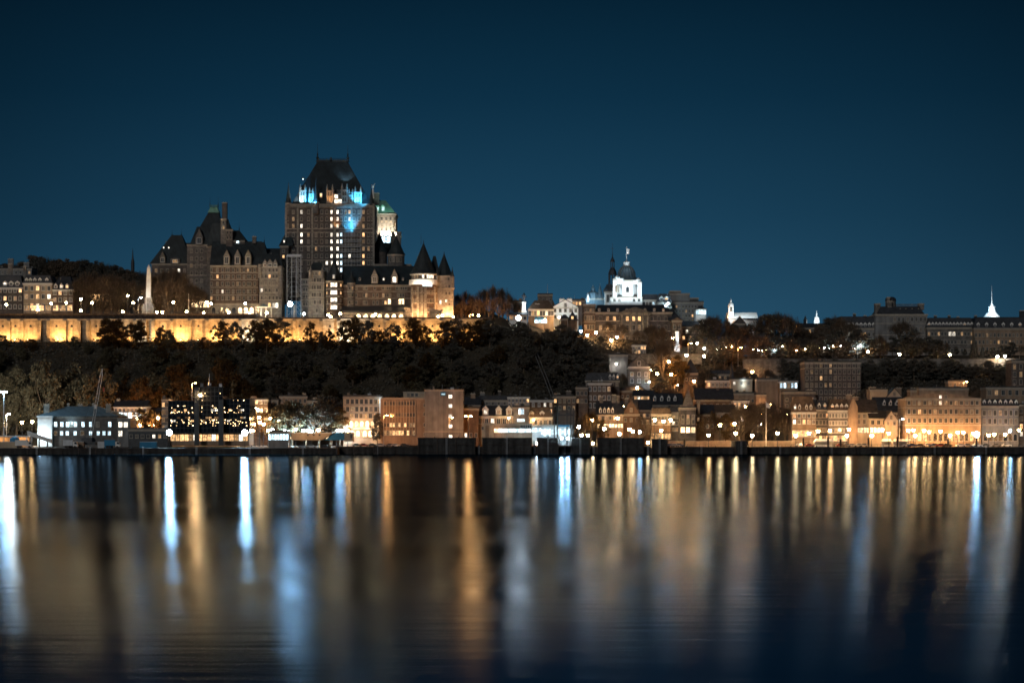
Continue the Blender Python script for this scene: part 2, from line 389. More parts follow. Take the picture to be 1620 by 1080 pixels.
quay_wall(1031, 1056, 694, 892, 'square dark quay block where the promenade begins', dep=14)
quay_wall(1056, 1163, 706.5, 897, 'low dark quay wall below the start of the promenade', dep=9)
quay_wall(1163, 1182, 697, 890, 'square dark pier block standing in front of the promenade', dep=16)
quay_wall(1182, 2100, 706.5, 897, 'long low dark quay wall along the right part of the shore', dep=9, posts=4.5)
# timber piles in the water at the left pier
# ---- promenade parapet wall (rubble stone) on the right and its railings
def parapet(px0, px1, D, h, label, m='tan'):
    x0, x1 = X(px0,D), X(px1,D); r = thing('parapet_wall', label, 'wall', ((x0+x1)/2, D, 2.9))
    w=(x1-x0)/2; g=G(); g.box(-w,w,0,.5,0,h); g.build('wall', M[m], r)
    g=G(); g.box(-w-.05,w+.05,-.06,.56,h,h+.15); g.build('coping', M['trim'], r)
parapet(1058, 1160, 925, 2.3, 'long rubble parapet behind the promenade below the leafy garden')
parapet(1184, 1282, 925, 2.3, 'rubble parapet behind the promenade right of the square pier block')
def railing(px0, px1, D, zb, label, step=2.4, group=None, h=1.1):
    x0, x1 = X(px0,D), X(px1,D); r = thing('railing', label, 'railing', ((x0+x1)/2, D, zb), 0, group)
    w=(x1-x0)/2; k=int(2*w/step); g=G(); g.box(-.05,.05,-.05,.05,0,h); me=g.mesh('post', M['dmetal'])
    for i in range(k+1): place('post', me, r, (-w+2*w*i/k,0,0))
    g=G(); g.box(-w,w,-.04,.04,h,h+.08)
    g.build('top_rail', M['dmetal'], r)
    g=G(); g.box(-w,w,-.025,.025,h*.5,h*.5+.05); g.build('middle_rail', M['dmetal'], r)
railing(1058, 1650, 907, 2.93, 'low dark railing along the river edge of the right promenade', 2.6)
railing(545, 660, 907, 2.93, 'low dark railing on the quay in front of the finned office block', 2.6)

# ================================================================= fort wall and terrace deck
def fort():
    D0 = 1062.0
    r = thing('terrace_wall', 'long floodlit limestone retaining wall below the castle terrace', 'wall', (X(380,D0), D0, 54))
    ox = r.location.x
    zt = Z(506, D0) - 54
    def seg(a, b, y, m='fort'):
        g = G(); g.box(X(a,D0)-ox, X(b,D0)-ox, y, 3, -6, zt); g.build('wall_panel', M[m], r)
    edges = [-160,-120,-80,-40,-5,14,35,62,77,102,125,140,165,190,214,229,243,272,300,328,352,380,408,436,466,482,508,536,558,586,614,642,670,698,726,764]
    for a, b in zip(edges, edges[1:]):
        rec = (a in (62,125,229))
        seg(a, b, .9 if rec else 0)
    pm = G(); pm.box(-.9,.9,-1.0,0,-6,zt-.4); pm.frus((-.9,.9,-1.0,0), zt-.4, (-.9,.9,-.2,0), zt); pme = pm.mesh('buttress', M['fort'])
    for e in edges[1:-1]: place('buttress', pme, r, (X(e,D0)-ox, 0, 0))
    hm = G(); hm.prism([(-.55,0),(.55,0),(.55,.7),(0,1.3),(-.55,.7)], -.04, .02); hme = hm.mesh('loophole', M['pglass'])
    for a, b in zip(edges, edges[1:]):
        if a in (62,125,229) or b-a > 36: continue
        place('loophole', hme, r, (X((a+b)/2,D0)-ox, 0, zt-3.6))
    g = G(); g.box(X(-160,D0)-ox, X(764,D0)-ox, -.35, 3, zt, zt+.5); g.build('coping', M['trim'], r)
    # deck and balustrade of the boardwalk above
    d = thing('boardwalk_terrace', 'dark timber boardwalk deck with railing running along the top of the floodlit wall', 'terrace', (ox, D0, 54))
    xl = X(405,D0)-ox; UP = 1.9
    g = G(); g.box(xl, X(780,D0)-ox, -.6, 26, zt+.5, zt+1.3); g.box(X(-160,D0)-ox, xl, -.6, 26, zt+.5+UP, zt+1.3+UP); g.build('deck', M['timber'], d)
    g = G(); g.box(X(-160,D0)-ox, xl, .3, .6, zt+.5, zt+.5+UP); g.build('skirting', M['timber'], d)
    g = G(); g.box(-.12,.12,-.2,.1,0,UP); tme = g.mesh('trestle_post', M['timber']); x = X(-158,D0)-ox
    while x < xl: place('trestle_post', tme, d, (x, 0, zt+.5)); x += 2.6
    g = G(); g.box(-.08,.08,-.08,.08,0,1.2); pme = g.mesh('railing_post', M['dmetal'])
    x = X(-150,D0)-ox
    while x < X(778,D0)-ox: place('railing_post', pme, d, (x, -.45, zt+1.3+(UP if x < xl else 0))); x += 2.6
    for hgt in (.4,.8,1.2):
        g = G(); g.box(xl, X(780,D0)-ox, -.5,-.42, zt+1.3+hgt, zt+1.36+hgt); g.box(X(-160,D0)-ox, xl, -.5,-.42, zt+1.3+hgt+UP, zt+1.36+hgt+UP); g.build('rail', M['dmetal'], d)
    # floodlights at the foot of the wall
    k = 0
    fx = [8,23,45,70,92,113,133,152,178,200,222,246,258,286,314,340,366,394,422,450,474,495,522,547,572,600,628,656,684,712,740,757]
    for q in fx:
        if q in (70,133): continue
        kind = 'white' if q in (222,547,394,474) and q != 474 else 'soft'
        f = thing('floodlight', 'small floodlight on the ground at the foot of the terrace wall, %s from the left' % ORD[k], 'floodlight', (X(q,D0-4.2), D0-4.2, ground_z(X(q,D0-4.2), D0-4.2)), 0, 'floodlights below the terrace wall')
        g = G(); g.box(-.35,.35,-.2,.2,0,.25); g.box(-.06,.06,-.06,.06,.25,.6); g.build('stand', M['dmetal'], f)
        g = G(); g.frus((-.3,.3,-.25,.1),.6,(-.5,.5,-.1,.5),1.1); g.build('housing', M['dmetal'], f)
        g = G(); g.face([(-.45,-.05,1.12),(.45,-.05,1.12),(.45,.48,1.12),(-.45,.48,1.12)]); g.build('lens', M['glow_soft'], f)
        spot('amber' if kind == 'soft' else 'white', round(3500 + 15000*hashr('fl', q)**1.6, -2), f, (0, .1, 1.3), (0,.9,1), 150)
        k += 1
fort()
# ================================================================= buildings
WM = {}
def win_mesh(w, h, pane, frame, style='rect'):
    w = round(w, 1); h = round(h, 1); k = (w, h, pane, frame, style)
    if k in WM: return WM[k]
    g = G(); t = .16 if w > .8 else .1
    a = w/2
    if style == 'arch':
        pts = [(-a,0),(a,0),(a,h-a)] + [(a*cos(q), h-a+a*sin(q)) for q in (pi/4,pi/2,3*pi/4)] + [(-a,h-a)]
        g.prism(pts, -.05, .0, 1)
        o = a+t
        for (x0,z0),(x1,z1) in zip([(-a,0)]+pts[::-1][:-1][0:0], []): pass
        ring = [(a,0)] + pts[2:] + [(-a,0)]
        ro = [(x*(o/a), (z if z < h-a+.01 else (h-a)+(z-(h-a))*(o/a))) for x, z in ring]
        for i in range(len(ring)-1):
            g.hexa([(ro[i][0],-.14,ro[i][1]),(ring[i][0],-.14,ring[i][1]),(ring[i][0],.0,ring[i][1]),(ro[i][0],.0,ro[i][1]),
                    (ro[i+1][0],-.14,ro[i+1][1]),(ring[i+1][0],-.14,ring[i+1][1]),(ring[i+1][0],.0,ring[i+1][1]),(ro[i+1][0],.0,ro[i+1][1])], 0)
    else:
        g.box(-a, a, -.03, .0, 0, h, 1)
        g.box(-a-t, -a, -.14, 0, -t*.3, h+t, 0); g.box(a, a+t, -.14, 0, -t*.3, h+t, 0)
        g.box(-a, a, -.14, 0, h, h+t, 0)
        if w > .7: g.box(-.05, .05, -.08, -.03, 0, h, 0)
    g.box(-a-t-.08, a+t+.08, -.24, 0, -.22, 0, 0)
    WM[k] = g.mesh('window', [M[frame], M[pane]]); return WM[k]

class Bld:
    def __init__(s, name, label, cat, px, D, py, rz=0, group=None):
        s.D = D; s.ox = X(px, D); s.oz = Z(py, D); s.rz = rz; s.nw = 0; s.extra = []
        s.r = thing(name, label, cat, (s.ox, D, s.oz), rz, group); s.px = px; s.py = py
        s.rng = random.Random(repr((px, py, D)))
    def lx(s, px, d=None): d = d or s.D; return X(px, d) - s.ox
    def lz(s, py, d=None): d = d or s.D; return Z(py, d) - s.oz
    def wall(s, a, b, t, bt, m, d=None, dep=10, name='wall', cor=.35, quoin=False, parent=None, frame='trim', course=None):
        """a,b left/right px; t,bt top/bottom py; d distance of the face"""
        d = d or s.D; y = d - s.D; x0, x1, z0, z1 = s.lx(a,d), s.lx(b,d), s.lz(bt,d), s.lz(t,d)
        g = G(); g.box(x0, x1, y, y+dep, z0, z1)
        w = g.build(name, M[m], parent or s.r)
        if cor:
            c = G(); c.box(x0-cor*.6, x1+cor*.6, y-cor, y+dep+.1, z1-cor*1.1, z1+.05); c.box(x0-.1, x1+.1, y-.12, y+dep, z1-cor*1.1-.5, z1-cor*1.1-.22)
            for q in (course or []):
                zq = s.lz(q, d); c.box(x0-.08, x1+.08, y-.12, y+dep-.1, zq, zq+.28)
            c.build('cornice', M[frame], w)
        w['_y'] = 0; del w['_y']; return w
    def pane(s, p, lit, warm=.7, blue=False):
        if p < lit: return 'lit_blue' if blue else ('lit_warm' if s.rng.random() < warm else 'lit_cool')
        if p < lit + .10: return 'lit_dim'
        return 'curtain' if p > .8 else 'pglass'
    def win(s, parent, x, y, z, w, h, pane, frame='trim', style='rect', rz=0):
        s.nw += 1
        me = win_mesh(w, h, pane, frame, style)
        if s.nw > 285: s.extra.append((me, x, y, z, rz)); return
        place('window', me, parent, (x, y, z), rz)
    def wins(s, parent, cols, rows, w=1.1, h=1.7, lit=.1, d=None, warm=.7, blue=False, frame='trim', style='rect', skip=.0, on=None):
        d = d or s.D; y = d - s.D
        for i, r in enumerate(rows):
            hh, ww, ll, st, bl = h, w, lit, style, blue
            if isinstance(r, (tuple, list)): r, hh, ww, ll = r[:4]
            for c in cols:
                if s.rng.random() < skip: continue
                p = s.pane(s.rng.random(), ll, warm, bl)
                if on and (c, r) in on: p = on[(c, r)]
                s.win(parent, s.lx(c, d), y, s.lz(r, d) - hh/2, ww, hh, p, frame, st)
    def done(s):
        if s.extra:
            V, Fx, mi, ms = [], [], [], []
            for me, x, y, z, rz in s.extra:
                base = len(V); V += [(x+v.co.x*cos(rz)-v.co.y*sin(rz), y+v.co.x*sin(rz)+v.co.y*cos(rz), z+v.co.z) for v in me.vertices]
                idx = []
                for q in me.materials:
                    if q not in ms: ms.append(q)
                    idx.append(ms.index(q))
                for p in me.polygons: Fx.append(tuple(base+k for k in p.vertices)); mi.append(idx[p.material_index])
            me = bpy.data.meshes.new('small_window'); me.from_pydata(V, [], Fx)
            for q in ms: me.materials.append(q)
            me.polygons.foreach_set('material_index', mi); me.update()
            place('small_windows', me, s.r, kind='stuff')
        return s.r
    # roofs ----------------------------------------------------------------
    def hip(s, a, b, t, bt, m, d=None, dep=10, ra=None, rb=None, over=.4, name='roof', parent=None, ry=.5, flat=.1):
        """hipped roof: eave from px a..b at py bt, ridge from px ra..rb at py t"""
        d = d or s.D; y = d - s.D; x0, x1 = s.lx(a,d)-over, s.lx(b,d)+over; z0, z1 = s.lz(bt,d), s.lz(t,d)
        ra = a+(b-a)*.25 if ra is None else ra; rb = b-(b-a)*.25 if rb is None else rb
        g = G(); yc = y + dep*ry
        g.frus((x0, x1, y-over, y+dep+over), z0, (s.lx(ra,d), s.lx(rb,d), yc-dep*flat, yc+dep*flat), z1)
        return g.build(name, M[m], parent or s.r)
    def gable(s, a, b, t, bt, m, d=None, dep=10, over=.35, name='roof', parent=None):
        """ridge parallel to the river"""
        d = d or s.D; y = d - s.D; x0, x1 = s.lx(a,d)-over, s.lx(b,d)+over; z0, z1 = s.lz(bt,d), s.lz(t,d)
        g = G(); g.prismx([(y-over,z0-.15),(y+dep/2,z1-.15),(y+dep+over,z0-.15),(y+dep+over,z0+.12),(y+dep/2,z1+.15),(y-over,z0+.12)], x0, x1)
        g.prismx([(y,z0-.02),(y+dep,z0-.02),(y+dep/2,z1-.2)], x0+over, x1-over)
        return g.build(name, M[m], parent or s.r)
    def gfront(s, a, b, t, bt, m, wm, d=None, dep=10, over=.35, parent=None):
        """gable end faces the river: wall triangle and roof slopes"""
        d = d or s.D; y = d - s.D; x0, x1, xc = s.lx(a,d), s.lx(b,d), s.lx((a+b)/2,d); z0, z1 = s.lz(bt,d), s.lz(t,d)
        g = G(); g.prism([(x0,z0),(x1,z0),(xc,z1)], y, y+dep); w = g.build('gable_wall', M[wm], parent or s.r)
        g = G(); sl = (z1-z0)/(xc-x0)
        g.prism([(x0-over,z0-over*sl),(xc,z1),(x1+over,z0-over*sl),(x1+over,z0-over*sl+.35),(xc,z1+.35),(x0-over,z0-over*sl+.35)], y-over, y+dep+.2)
        g.build('roof', M[m], parent or s.r); return w
    def mansard(s, a, b, t, bt, m, d=None, dep=10, slope=.22, name='roof', parent=None):
        d = d or s.D; y = d - s.D; x0, x1 = s.lx(a,d)-.3, s.lx(b,d)+.3; z0, z1 = s.lz(bt,d), s.lz(t,d); k = (z1-z0)*slope+.4
        g = G(); g.frus((x0,x1,y-.3,y+dep+.3), z0, (x0+k,x1-k,y+k-.3,y+dep-k), z1)
        g.box(x0+k-.12,x1-k+.12,y+k-.42,y+dep-k+.12,z1,z1+.25)
        return g.build(name, M[m], parent or s.r)
    def dormer(s, parent, px, py, w=2.2, h=2.4, d=None, lit=.1, wallm='trim', roofm='slate', dep=3.0, frame='wtrim', pane=None, peak=1.2):
        """gabled dormer window; py = its sill"""
        d = d or s.D; y = d - s.D; x = s.lx(px, d); z = s.lz(py, d)
        g = G(); g.prism([(-w/2,0),(w/2,0),(w/2,h),(0,h+peak),(-w/2,h)], 0, dep, 0)
        sl = peak/(w/2)
        g.prism([(-w/2-.25,h-.25*sl),(0,h+peak),(w/2+.25,h-.25*sl),(w/2+.25,h-.25*sl+.25),(0,h+peak+.28),(-w/2-.25,h-.25*sl+.25)], -.2, dep, 1)
        o = g.build('dormer', [M[wallm], M[roofm]], s.r, (x, y, z))
        p = pane or s.pane(s.rng.random(), lit)
        place('window', win_mesh(w*.5, h*.72, p, frame), o, (0, -.01, h*.16))
        return o
    def chimney(s, px, t, bt, w=1.2, d=None, m='brick', dy=3, dep=1.0):
        d = d or s.D; y = d - s.D + dy; x = s.lx(px, d); z0, z1 = s.lz(bt,d), s.lz(t,d)
        g = G(); g.box(x-w/2, x+w/2, y, y+dep, z0, z1-.3, 0); g.box(x-w/2-.12, x+w/2+.12, y-.12, y+dep+.12, z1-.3, z1, 1)
        for q in (-.25,.25): g.box(x+q*w-.14, x+q*w+.14, y+.3, y+.6, z1, z1+.4, 1)
        return g.build('chimney', [M[m], M['trim']], s.r)
    def vents(s, a, b, py, n, d=None, dep=10):
        d = d or s.D; y = d - s.D; z = s.lz(py, d)
        for i in range(n):
            x = s.lx(a + (b-a)*s.rng.uniform(.08,.92), d); w = s.rng.uniform(.5,1.6); h = s.rng.uniform(.5,1.8); yy = y + s.rng.uniform(.2,.7)*dep
            g = G(); g.box(x-w/2, x+w/2, yy, yy+w, z-.1, z+h); g.box(x-w/2-.08, x+w/2+.08, yy-.08, yy+w+.08, z+h, z+h+.12); g.build('roof_vent', M[s.rng.choice(['grey','gmetal','dmetal','tan'])], s.r)
        if n > 2:
            x = s.lx(a + (b-a)*s.rng.uniform(.2,.8), d); g = G(); g.tube((x,y+dep*.5,z),(x,y+dep*.5,z+s.rng.uniform(1.5,3.5)), .07); g.build('antenna', M['gmetal'], s.r)
    def finial(s, px, t, bt, d=None, dy=0, r=.3):
        d = d or s.D; x = s.lx(px,d); y = d-s.D+dy; z0, z1 = s.lz(bt,d), s.lz(t,d); h = z1-z0
        g = G(); g.lathe(x, y, [(r*1.2,z0-.3),(r*.5,z0+h*.1),(r*1.1,z0+h*.18),(r*.35,z0+h*.28),(r*.5,z0+h*.4),(r*.15,z0+h*.5),(.05,z1)], 6); g.build('finial', M['copper'], s.r)
    def cone(s, px, rpx, t, bt, m='copper', d=None, dy=0, n=16, flare=1.12, name='conical_roof', parent=None):
        d = d or s.D; x = s.lx(px,d); y = d-s.D+dy; R = rpx*S(d); z0, z1 = s.lz(bt,d), s.lz(t,d); h = z1-z0
        g = G(); g.lathe(x, y, [(R*flare,z0-.1),(R*flare,z0+.1),(R*.93,z0+h*.10),(R*.52,z0+h*.48),(R*.20,z0+h*.79),(.16,z0+h*.96),(.2,z0+h*.97),(.04,z1+h*.06)], n)
        return g.build(name, M[m], parent or s.r)
    def drum(s, px, rpx, t, bt, m, d=None, dy=0, n=20, name='turret', parent=None, rings=(), ringm='trim'):
        d = d or s.D; x = s.lx(px,d); y = d-s.D+dy; R = rpx*S(d); z0, z1 = s.lz(bt,d), s.lz(t,d)
        g = G(); g.lathe(x, y, [(R,z0),(R,z1)], n); o = g.build(name, M[m], parent or s.r)
        for (pt, pb, k) in rings:
            g = G(); a, b = s.lz(pb,d), s.lz(pt,d); g.lathe(x, y, [(R,a),(R*k,a+(b-a)*.5),(R*k,b),(R*.98,b)], n); g.build('stone_band', M[ringm], o)
        return o
    def rwins(s, parent, px, rpx, angs, rows, w=1.0, h=1.7, lit=.1, d=None, dy=0, warm=.7, frame='trim', pane=None):
        d = d or s.D; x = s.lx(px,d); y = d-s.D+dy; R = rpx*S(d)+.02
        for r in rows:
            for a in angs:
                t = radians(a); s.win(parent, x+R*sin(t), y-R*cos(t), s.lz(r,d)-h/2, w, h, pane or s.pane(s.rng.random(), lit, warm), frame, 'rect', t)

# ================================================================= the castle hotel
def castle():
    c = Bld('castle_hotel', 'huge turreted castle hotel with copper roofs towering over the terrace', 'castle', 520, 1110, 500)
    # (a) far left wing with steep truncated roof
    w = c.wall(240, 301, 417, 503, 'brick', 1135, 18); c.wins(w, [247,256,265,274,283,292], [428,441,454,467,480], d=1135, lit=.03, on={(283,454):'lit_cool',(274,454):'lit_blue'})
    c.hip(238, 303, 370, 417, 'copper', 1135, 18, 268, 284); c.hip(284, 303, 383, 400, 'copper', 1138, 12, 286, 301)
    c.finial(268, 360, 371, 1135, 9); c.finial(283, 360, 371, 1135, 9)
    c.dormer(w, 257, 416, 3, 3.2, 1134, wallm='stone', peak=3); c.dormer(w, 277, 417, 5, 2.4, 1134, wallm='stone', peak=.9)
    g = G(); g.ball((c.lx(265,1137), 30, c.lz(384.5,1137)), .01); 
    for q, r in ((265,385),(259,392),(267,392)): c.dormer(w, q, r+1, .9, .8, 1134.2+(392-r)*.5+4.5, pane='lit_cool', peak=.3, wallm='copper')
    # (b) big left pavilion
    w = c.wall(296, 352, 387, 503, 'stone', 1125, 20, course=[420, 436]); c.wins(w, [303,311,319,330,338,346], [397,409,420,432,444,456,468], d=1125, lit=.02)
    c.hip(300, 352, 334, 387, 'copper', 1125, 20, 326, 343, over=.1)
    g = G(); x0, x1, z0, z1 = c.lx(326,1125), c.lx(343,1125), c.lz(334,1125), c.lz(325,1125)
    g.frus((x0-.3,x1+.3,22.5,27.5), z0, (x0+1.2,x1-1,23.5,26.5), z1); g.build('roof_crown', M['green'], c.r)
    for i in range(6):
        xx = x0+1+(x1-x0-2)*i/5; g = G(); g.lathe(xx, 23, [(.35,z1-.2),(.15,z1+.3),(.3,z1+.7),(.05,z1+1.3)], 6); g.build('crest_ornament', M['green'], c.r)
    c.finial(328, 309, 324, 1125, 10); c.finial(341, 309, 324, 1125, 10)
    c.hip(301, 322, 357, 385, 'copper', 1127, 14, 309, 320, over=0)
    c.drum(339, 13.5, 389, 503, 'stone', d=1123, dy=3, n=10, rings=((389,392,1.05),)); c.hip(329, 351, 352, 389, 'copper', 1121, 8, 334, 348)
    w2 = c.dormer(w, 315, 387, 4, 4, 1124, wallm='stone', peak=4.5)
    # (c) stair turret with a tall chimney
    w = c.wall(349, 358, 346, 395, 'stone', 1119, 6, name='turret'); c.wins(w, [353.5], [352,360], .7, 1.6, d=1119, lit=0)
    c.chimney(354.5, 320, 348, 2.6, 1119, 'brick', 1.5, 2.6)
    w = c.wall(357.5, 368, 363, 395, 'brick', 1118, 6, name='turret'); c.wins(w, [360,365], [368,376], .7, 1.6, d=1118, lit=0); c.cone(361, 6, 347, 363, d=1121)
    c.wall(368, 387, 380.5, 395, 'brick', 1119, 8, cor=.2); c.hip(367, 388, 363.5, 380, 'copper', 1120, 10, 369, 377); c.finial(376.5, 350, 364, 1120, 5)
    # (d) main left wing
    cols = [358.5,361.8,376,379.3,392.5,395.8]; rows = [427,437.5,449,461,471.5]
    w = c.wall(333, 408, 420, 480, 'brick2', 1110, 16, course=[432,443,455,467]); c.wins(w, [334.5,344]+cols+[352,369,386,403], rows, .9, 1.8, d=1110, lit=.03)
    c.gable(333, 410, 380, 420, 'copper', 1111, 18); c.hip(404, 426, 381, 420, 'copper', 1111, 18, 404, 415)
    for q in (358.5,375.5,392.5):
        c.dormer(w, q, 419, 3.2, 4.6, 1109.6, wallm='lstone', peak=3.4, dep=5, lit=.1); 
    c.chimney(399.5, 372, 383, 2.0, 1111, 'stone', 7, 2); c.finial(415, 371, 381, 1111, 9)
    w = c.wall(333, 412, 480, 504, 'lstone', 1106, 20, name='arcade', cor=.3)
    for i, q in enumerate((338,349,360,370,380,389,398,407)):
        p = 'lit_shop' if q in (380,389,398) else 'pglass'; c.win(w, c.lx(q,1106), -4, c.lz(497,1106), 2.0, 3.6, p, 'trim', 'arch')
    # arched porch lit from inside at the left corner
    w = c.wall(300, 334, 474, 504, 'stone', 1108, 14, name='porch_wall', cor=.3)
    for q in (306,312,320,328): c.win(w, c.lx(q,1108), -2, c.lz(486,1108), 1.7 if q != 320 else 3.2, 2.6 if q != 320 else 4.2, 'lit_shop', 'trim', 'arch')
    # (e) light stone bay with three little gables
    w = c.wall(410, 446, 422, 504, 'lstone', 1103, 14, course=[432,442,453,464,475]); c.wins(w, [414,420.5,426.5,432.5,438,443], [427,437,448,459,471], .9, 1.7, d=1103, lit=.04)
    c.wins(w, [426.5,433,438], [483], 1.2, 2.4, lit=1, d=1103)
    for q, k in ((419,2.4),(427,3.4),(435.5,2.4)): c.dormer(w, q, 422, k, 1.6, 1102.9, wallm='lstone', peak=2.4)
    c.drum(411.5, 3, 418, 440, 'lstone', d=1103); c.drum(444, 3.5, 421, 470, 'lstone', d=1103)
    c.hip(408, 447, 400, 422, 'copper', 1106, 10, 412, 440)
    # (f) roof between the bay and the great tower
    w = c.wall(406, 446, 418, 500, 'brick', 1118, 12, cor=.2); c.gable(404, 448, 391.5, 418, 'copper', 1118, 14)
    c.dormer(w, 420, 406, 1.2, 1.8, 1119.5, pane='lit_cool', wallm='copper', peak=.5); c.dormer(w, 428, 406, 1.2, 1.8, 1119.5, pane='lit_cool', wallm='copper', peak=.5)
    # (g) the great central tower
    D = 1120
    w = c.wall(452, 592, 323, 470, 'brick', D, 32, course=[328, 362.5, 368, 390, 412], name='tower_wall')
    cols = [455,464,477,488,500,509,517,524.5,534,540,547,553,560,568,575,583,589]
    rows = [335.5,346.5,357.5,371.5,382,393.5,405,416,427]
    on = {}
    for r in rows: on[(524.5,r)] = 'lit_cool'; on[(534,r)] = 'lit_cool'; on[(575,r)] = 'lit_warm' if r in (371.5,405,416) else 'lit_dim'
    for r in (371.5,382,405,416,427): on[(540,r)] = 'lit_blue'
    for r in (335.5,357.5,371.5,382): on[(477,r)] = 'lit_cool'
    c.wins(w, cols, rows, 1.0, 1.9, lit=.03, d=D, on=on, skip=.0)
    # pilasters and machicolation of the tower
    for q in (452.5,471,494,529.5,556,571.5,591):
        g = G(); g.box(c.lx(q,D)-.5, c.lx(q,D)+.5, 10-.3, 10.2, c.lz(470,D), c.lz(325,D)); g.build('pilaster', M['lstone'], w)
    g = G()
    for i in range(56):
        xx = c.lx(452.5 + 139*i/55, D); g.box(xx-.25, xx+.25, 10-.75, 10, c.lz(329,D), c.lz(325.5,D))
    g.build('corbels', M['lstone'], w)
    c.hip(461, 587, 250, 322, 'copper', D, 32, 498, 546.5, over=-.2, flat=.03)
    g = G(); x0, x1, z = c.lx(498,D), c.lx(546.5,D), c.lz(250,D)
    g.box(x0-.3, x1+.3, 25, 27, z-.4, z+.9); g.box(c.lx(518,D), c.lx(521.5,D), 25, 27, z, z+2.2); g.build('roof_ridge', M['copper'], c.r)
    for i in range(22):
        xx = x0+(x1-x0)*i/21
        if i == 0: g = G(); g.lathe(0,0,[(.22,0),(.1,.4),(.22,.7),(.02,1.2)],5); cme = g.mesh('ridge_crest', M['copper'])
        place('ridge_crest', cme, c.r, (xx, 26, z+.9))
    c.finial(498, 221, 249, D, 16, .8); c.finial(546.5, 223, 249, D, 16, .8)
    for q, r, t, e in ((456,4.6,290,321),(500,4.6,283,320),(587,4.6,292,325)):
        dy = 1.5 if q != 500 else 0
        c.drum(q, r, e, e+18, 'stone', d=D-.5, dy=dy, rings=((e,e+2,1.12),)); c.cone(q, r, t, e, d=D-.5, dy=dy)
    # tall stone dormers in the main roof
    def sdorm(px, wpx, t, b, y, m='lstone', pane='pglass', n=2, spire=None):
        ww = wpx*S(D); z0, z1 = c.lz(b,D), c.lz(t,D)
        g = G(); g.box(-ww/2, ww/2, 0, 6, 0, z1-z0); g.box(-ww/2-.3, ww/2+.3, -.3, 6, z1-z0-.5, z1-z0)
        for k in (-1, 1): g.lathe(k*ww*.42, .4, [(.55,0),(.55,z1-z0+.8),(.7,z1-z0+.9),(.1,z1-z0+3.2)], 8)
        o = g.build('dormer', M[m], c.r, (c.lx(px,D), y, z0))
        for k in range(n):
            xx = (k-(n-1)/2)*ww*.40; place('window', win_mesh(.8, (z1-z0)*.34, pane, 'trim'), o, (xx, -.02, (z1-z0)*.12)); place('window', win_mesh(.8, (z1-z0)*.3, pane, 'trim'), o, (xx, -.02, (z1-z0)*.56))
        g = G(); g.frus((-ww/2,ww/2,0,6), z1-z0, (-ww*.15,ww*.15,2,4), z1-z0+(spire or 3)); g.build('dormer_roof', M['copper'], o)
        return o
    sdorm(479, 9, 301, 321, 9.4); sdorm(492.5, 6, 306, 321, 9.6, n=1)
    sdorm(522, 10, 301, 322, 9.3, 'lstone'); sdorm(545, 9, 300, 322, 9.6); sdorm(566.5, 10.5, 304, 324, 9.3); sdorm(555, 6, 308, 322, 9.8, n=1)
    for q, r in ((532,311),(532,318.5),(538,318.5),(508,309)):
        c.win(c.r, c.lx(q,D), 9.6, c.lz(r,D)-1, 1.6 if q != 508 else .9, 1.9, 'lit_cool' if q != 508 else 'lit_warm', 'trim')
    g = G(); g.box(c.lx(527,D), c.lx(543,D), 9.7, 14, c.lz(323,D), c.lz(306,D)); g.build('dormer', M['stone'], c.r)
    # broad upper dormers with hipped copper roofs
    for a, b in ((519,541),(543,562)):
        g = G(); g.box(c.lx(a,D), c.lx(b,D), 14, 22, c.lz(306,D), c.lz(298,D)); o = g.build('roof_dormer', M['copper'], c.r)
        g = G(); g.frus((c.lx(a,D),c.lx(b,D),14,22), c.lz(298,D), (c.lx(a+4,D),c.lx(b-5,D),17,20), c.lz(284,D)); g.build('dormer_roof', M['copper'], o)
        for k in range(4): c.win(o, c.lx(a+3+(b-a-6)*k/3,D), 14, c.lz(304.5,D), .8, 1.6, 'pglass', 'copper' if False else 'trim')
    # roof windows high on the right of the roof lit bluish
    for q, r in ((546,268),(550,275),(544,287)): c.dormer(w, q, r+3, 2.2, 1.8, D+10+(290-r)*.18, pane='lit_blue', wallm='white', peak=.9, dep=4)
    for q, r in ((479.5,283),(486,285)): c.dormer(w, q, r+2, 1, 1, D+9, pane='lit_blue', wallm='copper', peak=.4)
    # skirt roof and lower block on the left of the tower
    w = c.wall(443, 456, 389, 480, 'brick', 1117, 12); c.hip(442, 462, 362, 389, 'copper', 1117, 14, 453, 460); c.wins(w, [448.5], [397,406,417,430], .9, 1.5, d=1117, lit=.3)
    c.dormer(w, 449.5, 384, 1.2, 1.4, 1116.8, pane='lit_cool', wallm='copper', peak=.5)
    # scaffold round the middle of the tower
    sc = bpy.data.objects.new('scaffold', None); COL.objects.link(sc); sc.parent = c.r
    ys = 8.6; z0, z1 = c.lz(448,D), c.lz(366,D)
    pt = G(); pt.box(-.07,.07,-.07,.07,0,z1-z0); pme = pt.mesh('scaffold_pole', M['gmetal'])
    for i in range(8): place('scaffold_pole', pme, sc, (c.lx(537+33*i/7,D), ys, z0))
    bd = G(); ww = c.lx(571,D)-c.lx(536,D); bd.box(0,ww,-.4,.9,-.1,.05); bd.box(0,ww,-.42,-.36,.9,1.0); bme = bd.mesh('scaffold_deck', M['gmetal'])
    for i in range(11): place('scaffold_deck', bme, sc, (c.lx(536,D), ys+.1, z0+(z1-z0)*i/10))
    # (h) floodlit white tower behind, green roof
    D2 = 1150
    w = c.wall(588, 626, 338, 372, 'cream', D2, 16, cor=.9, frame='lstone', name='tower_wall'); c.wins(w, [597,604,611,618,624], [346], 1.0, 1.8, lit=0, d=D2); c.wins(w, [597,604,611,618,624], [356,362], 1.0, 2.2, lit=0, d=D2)
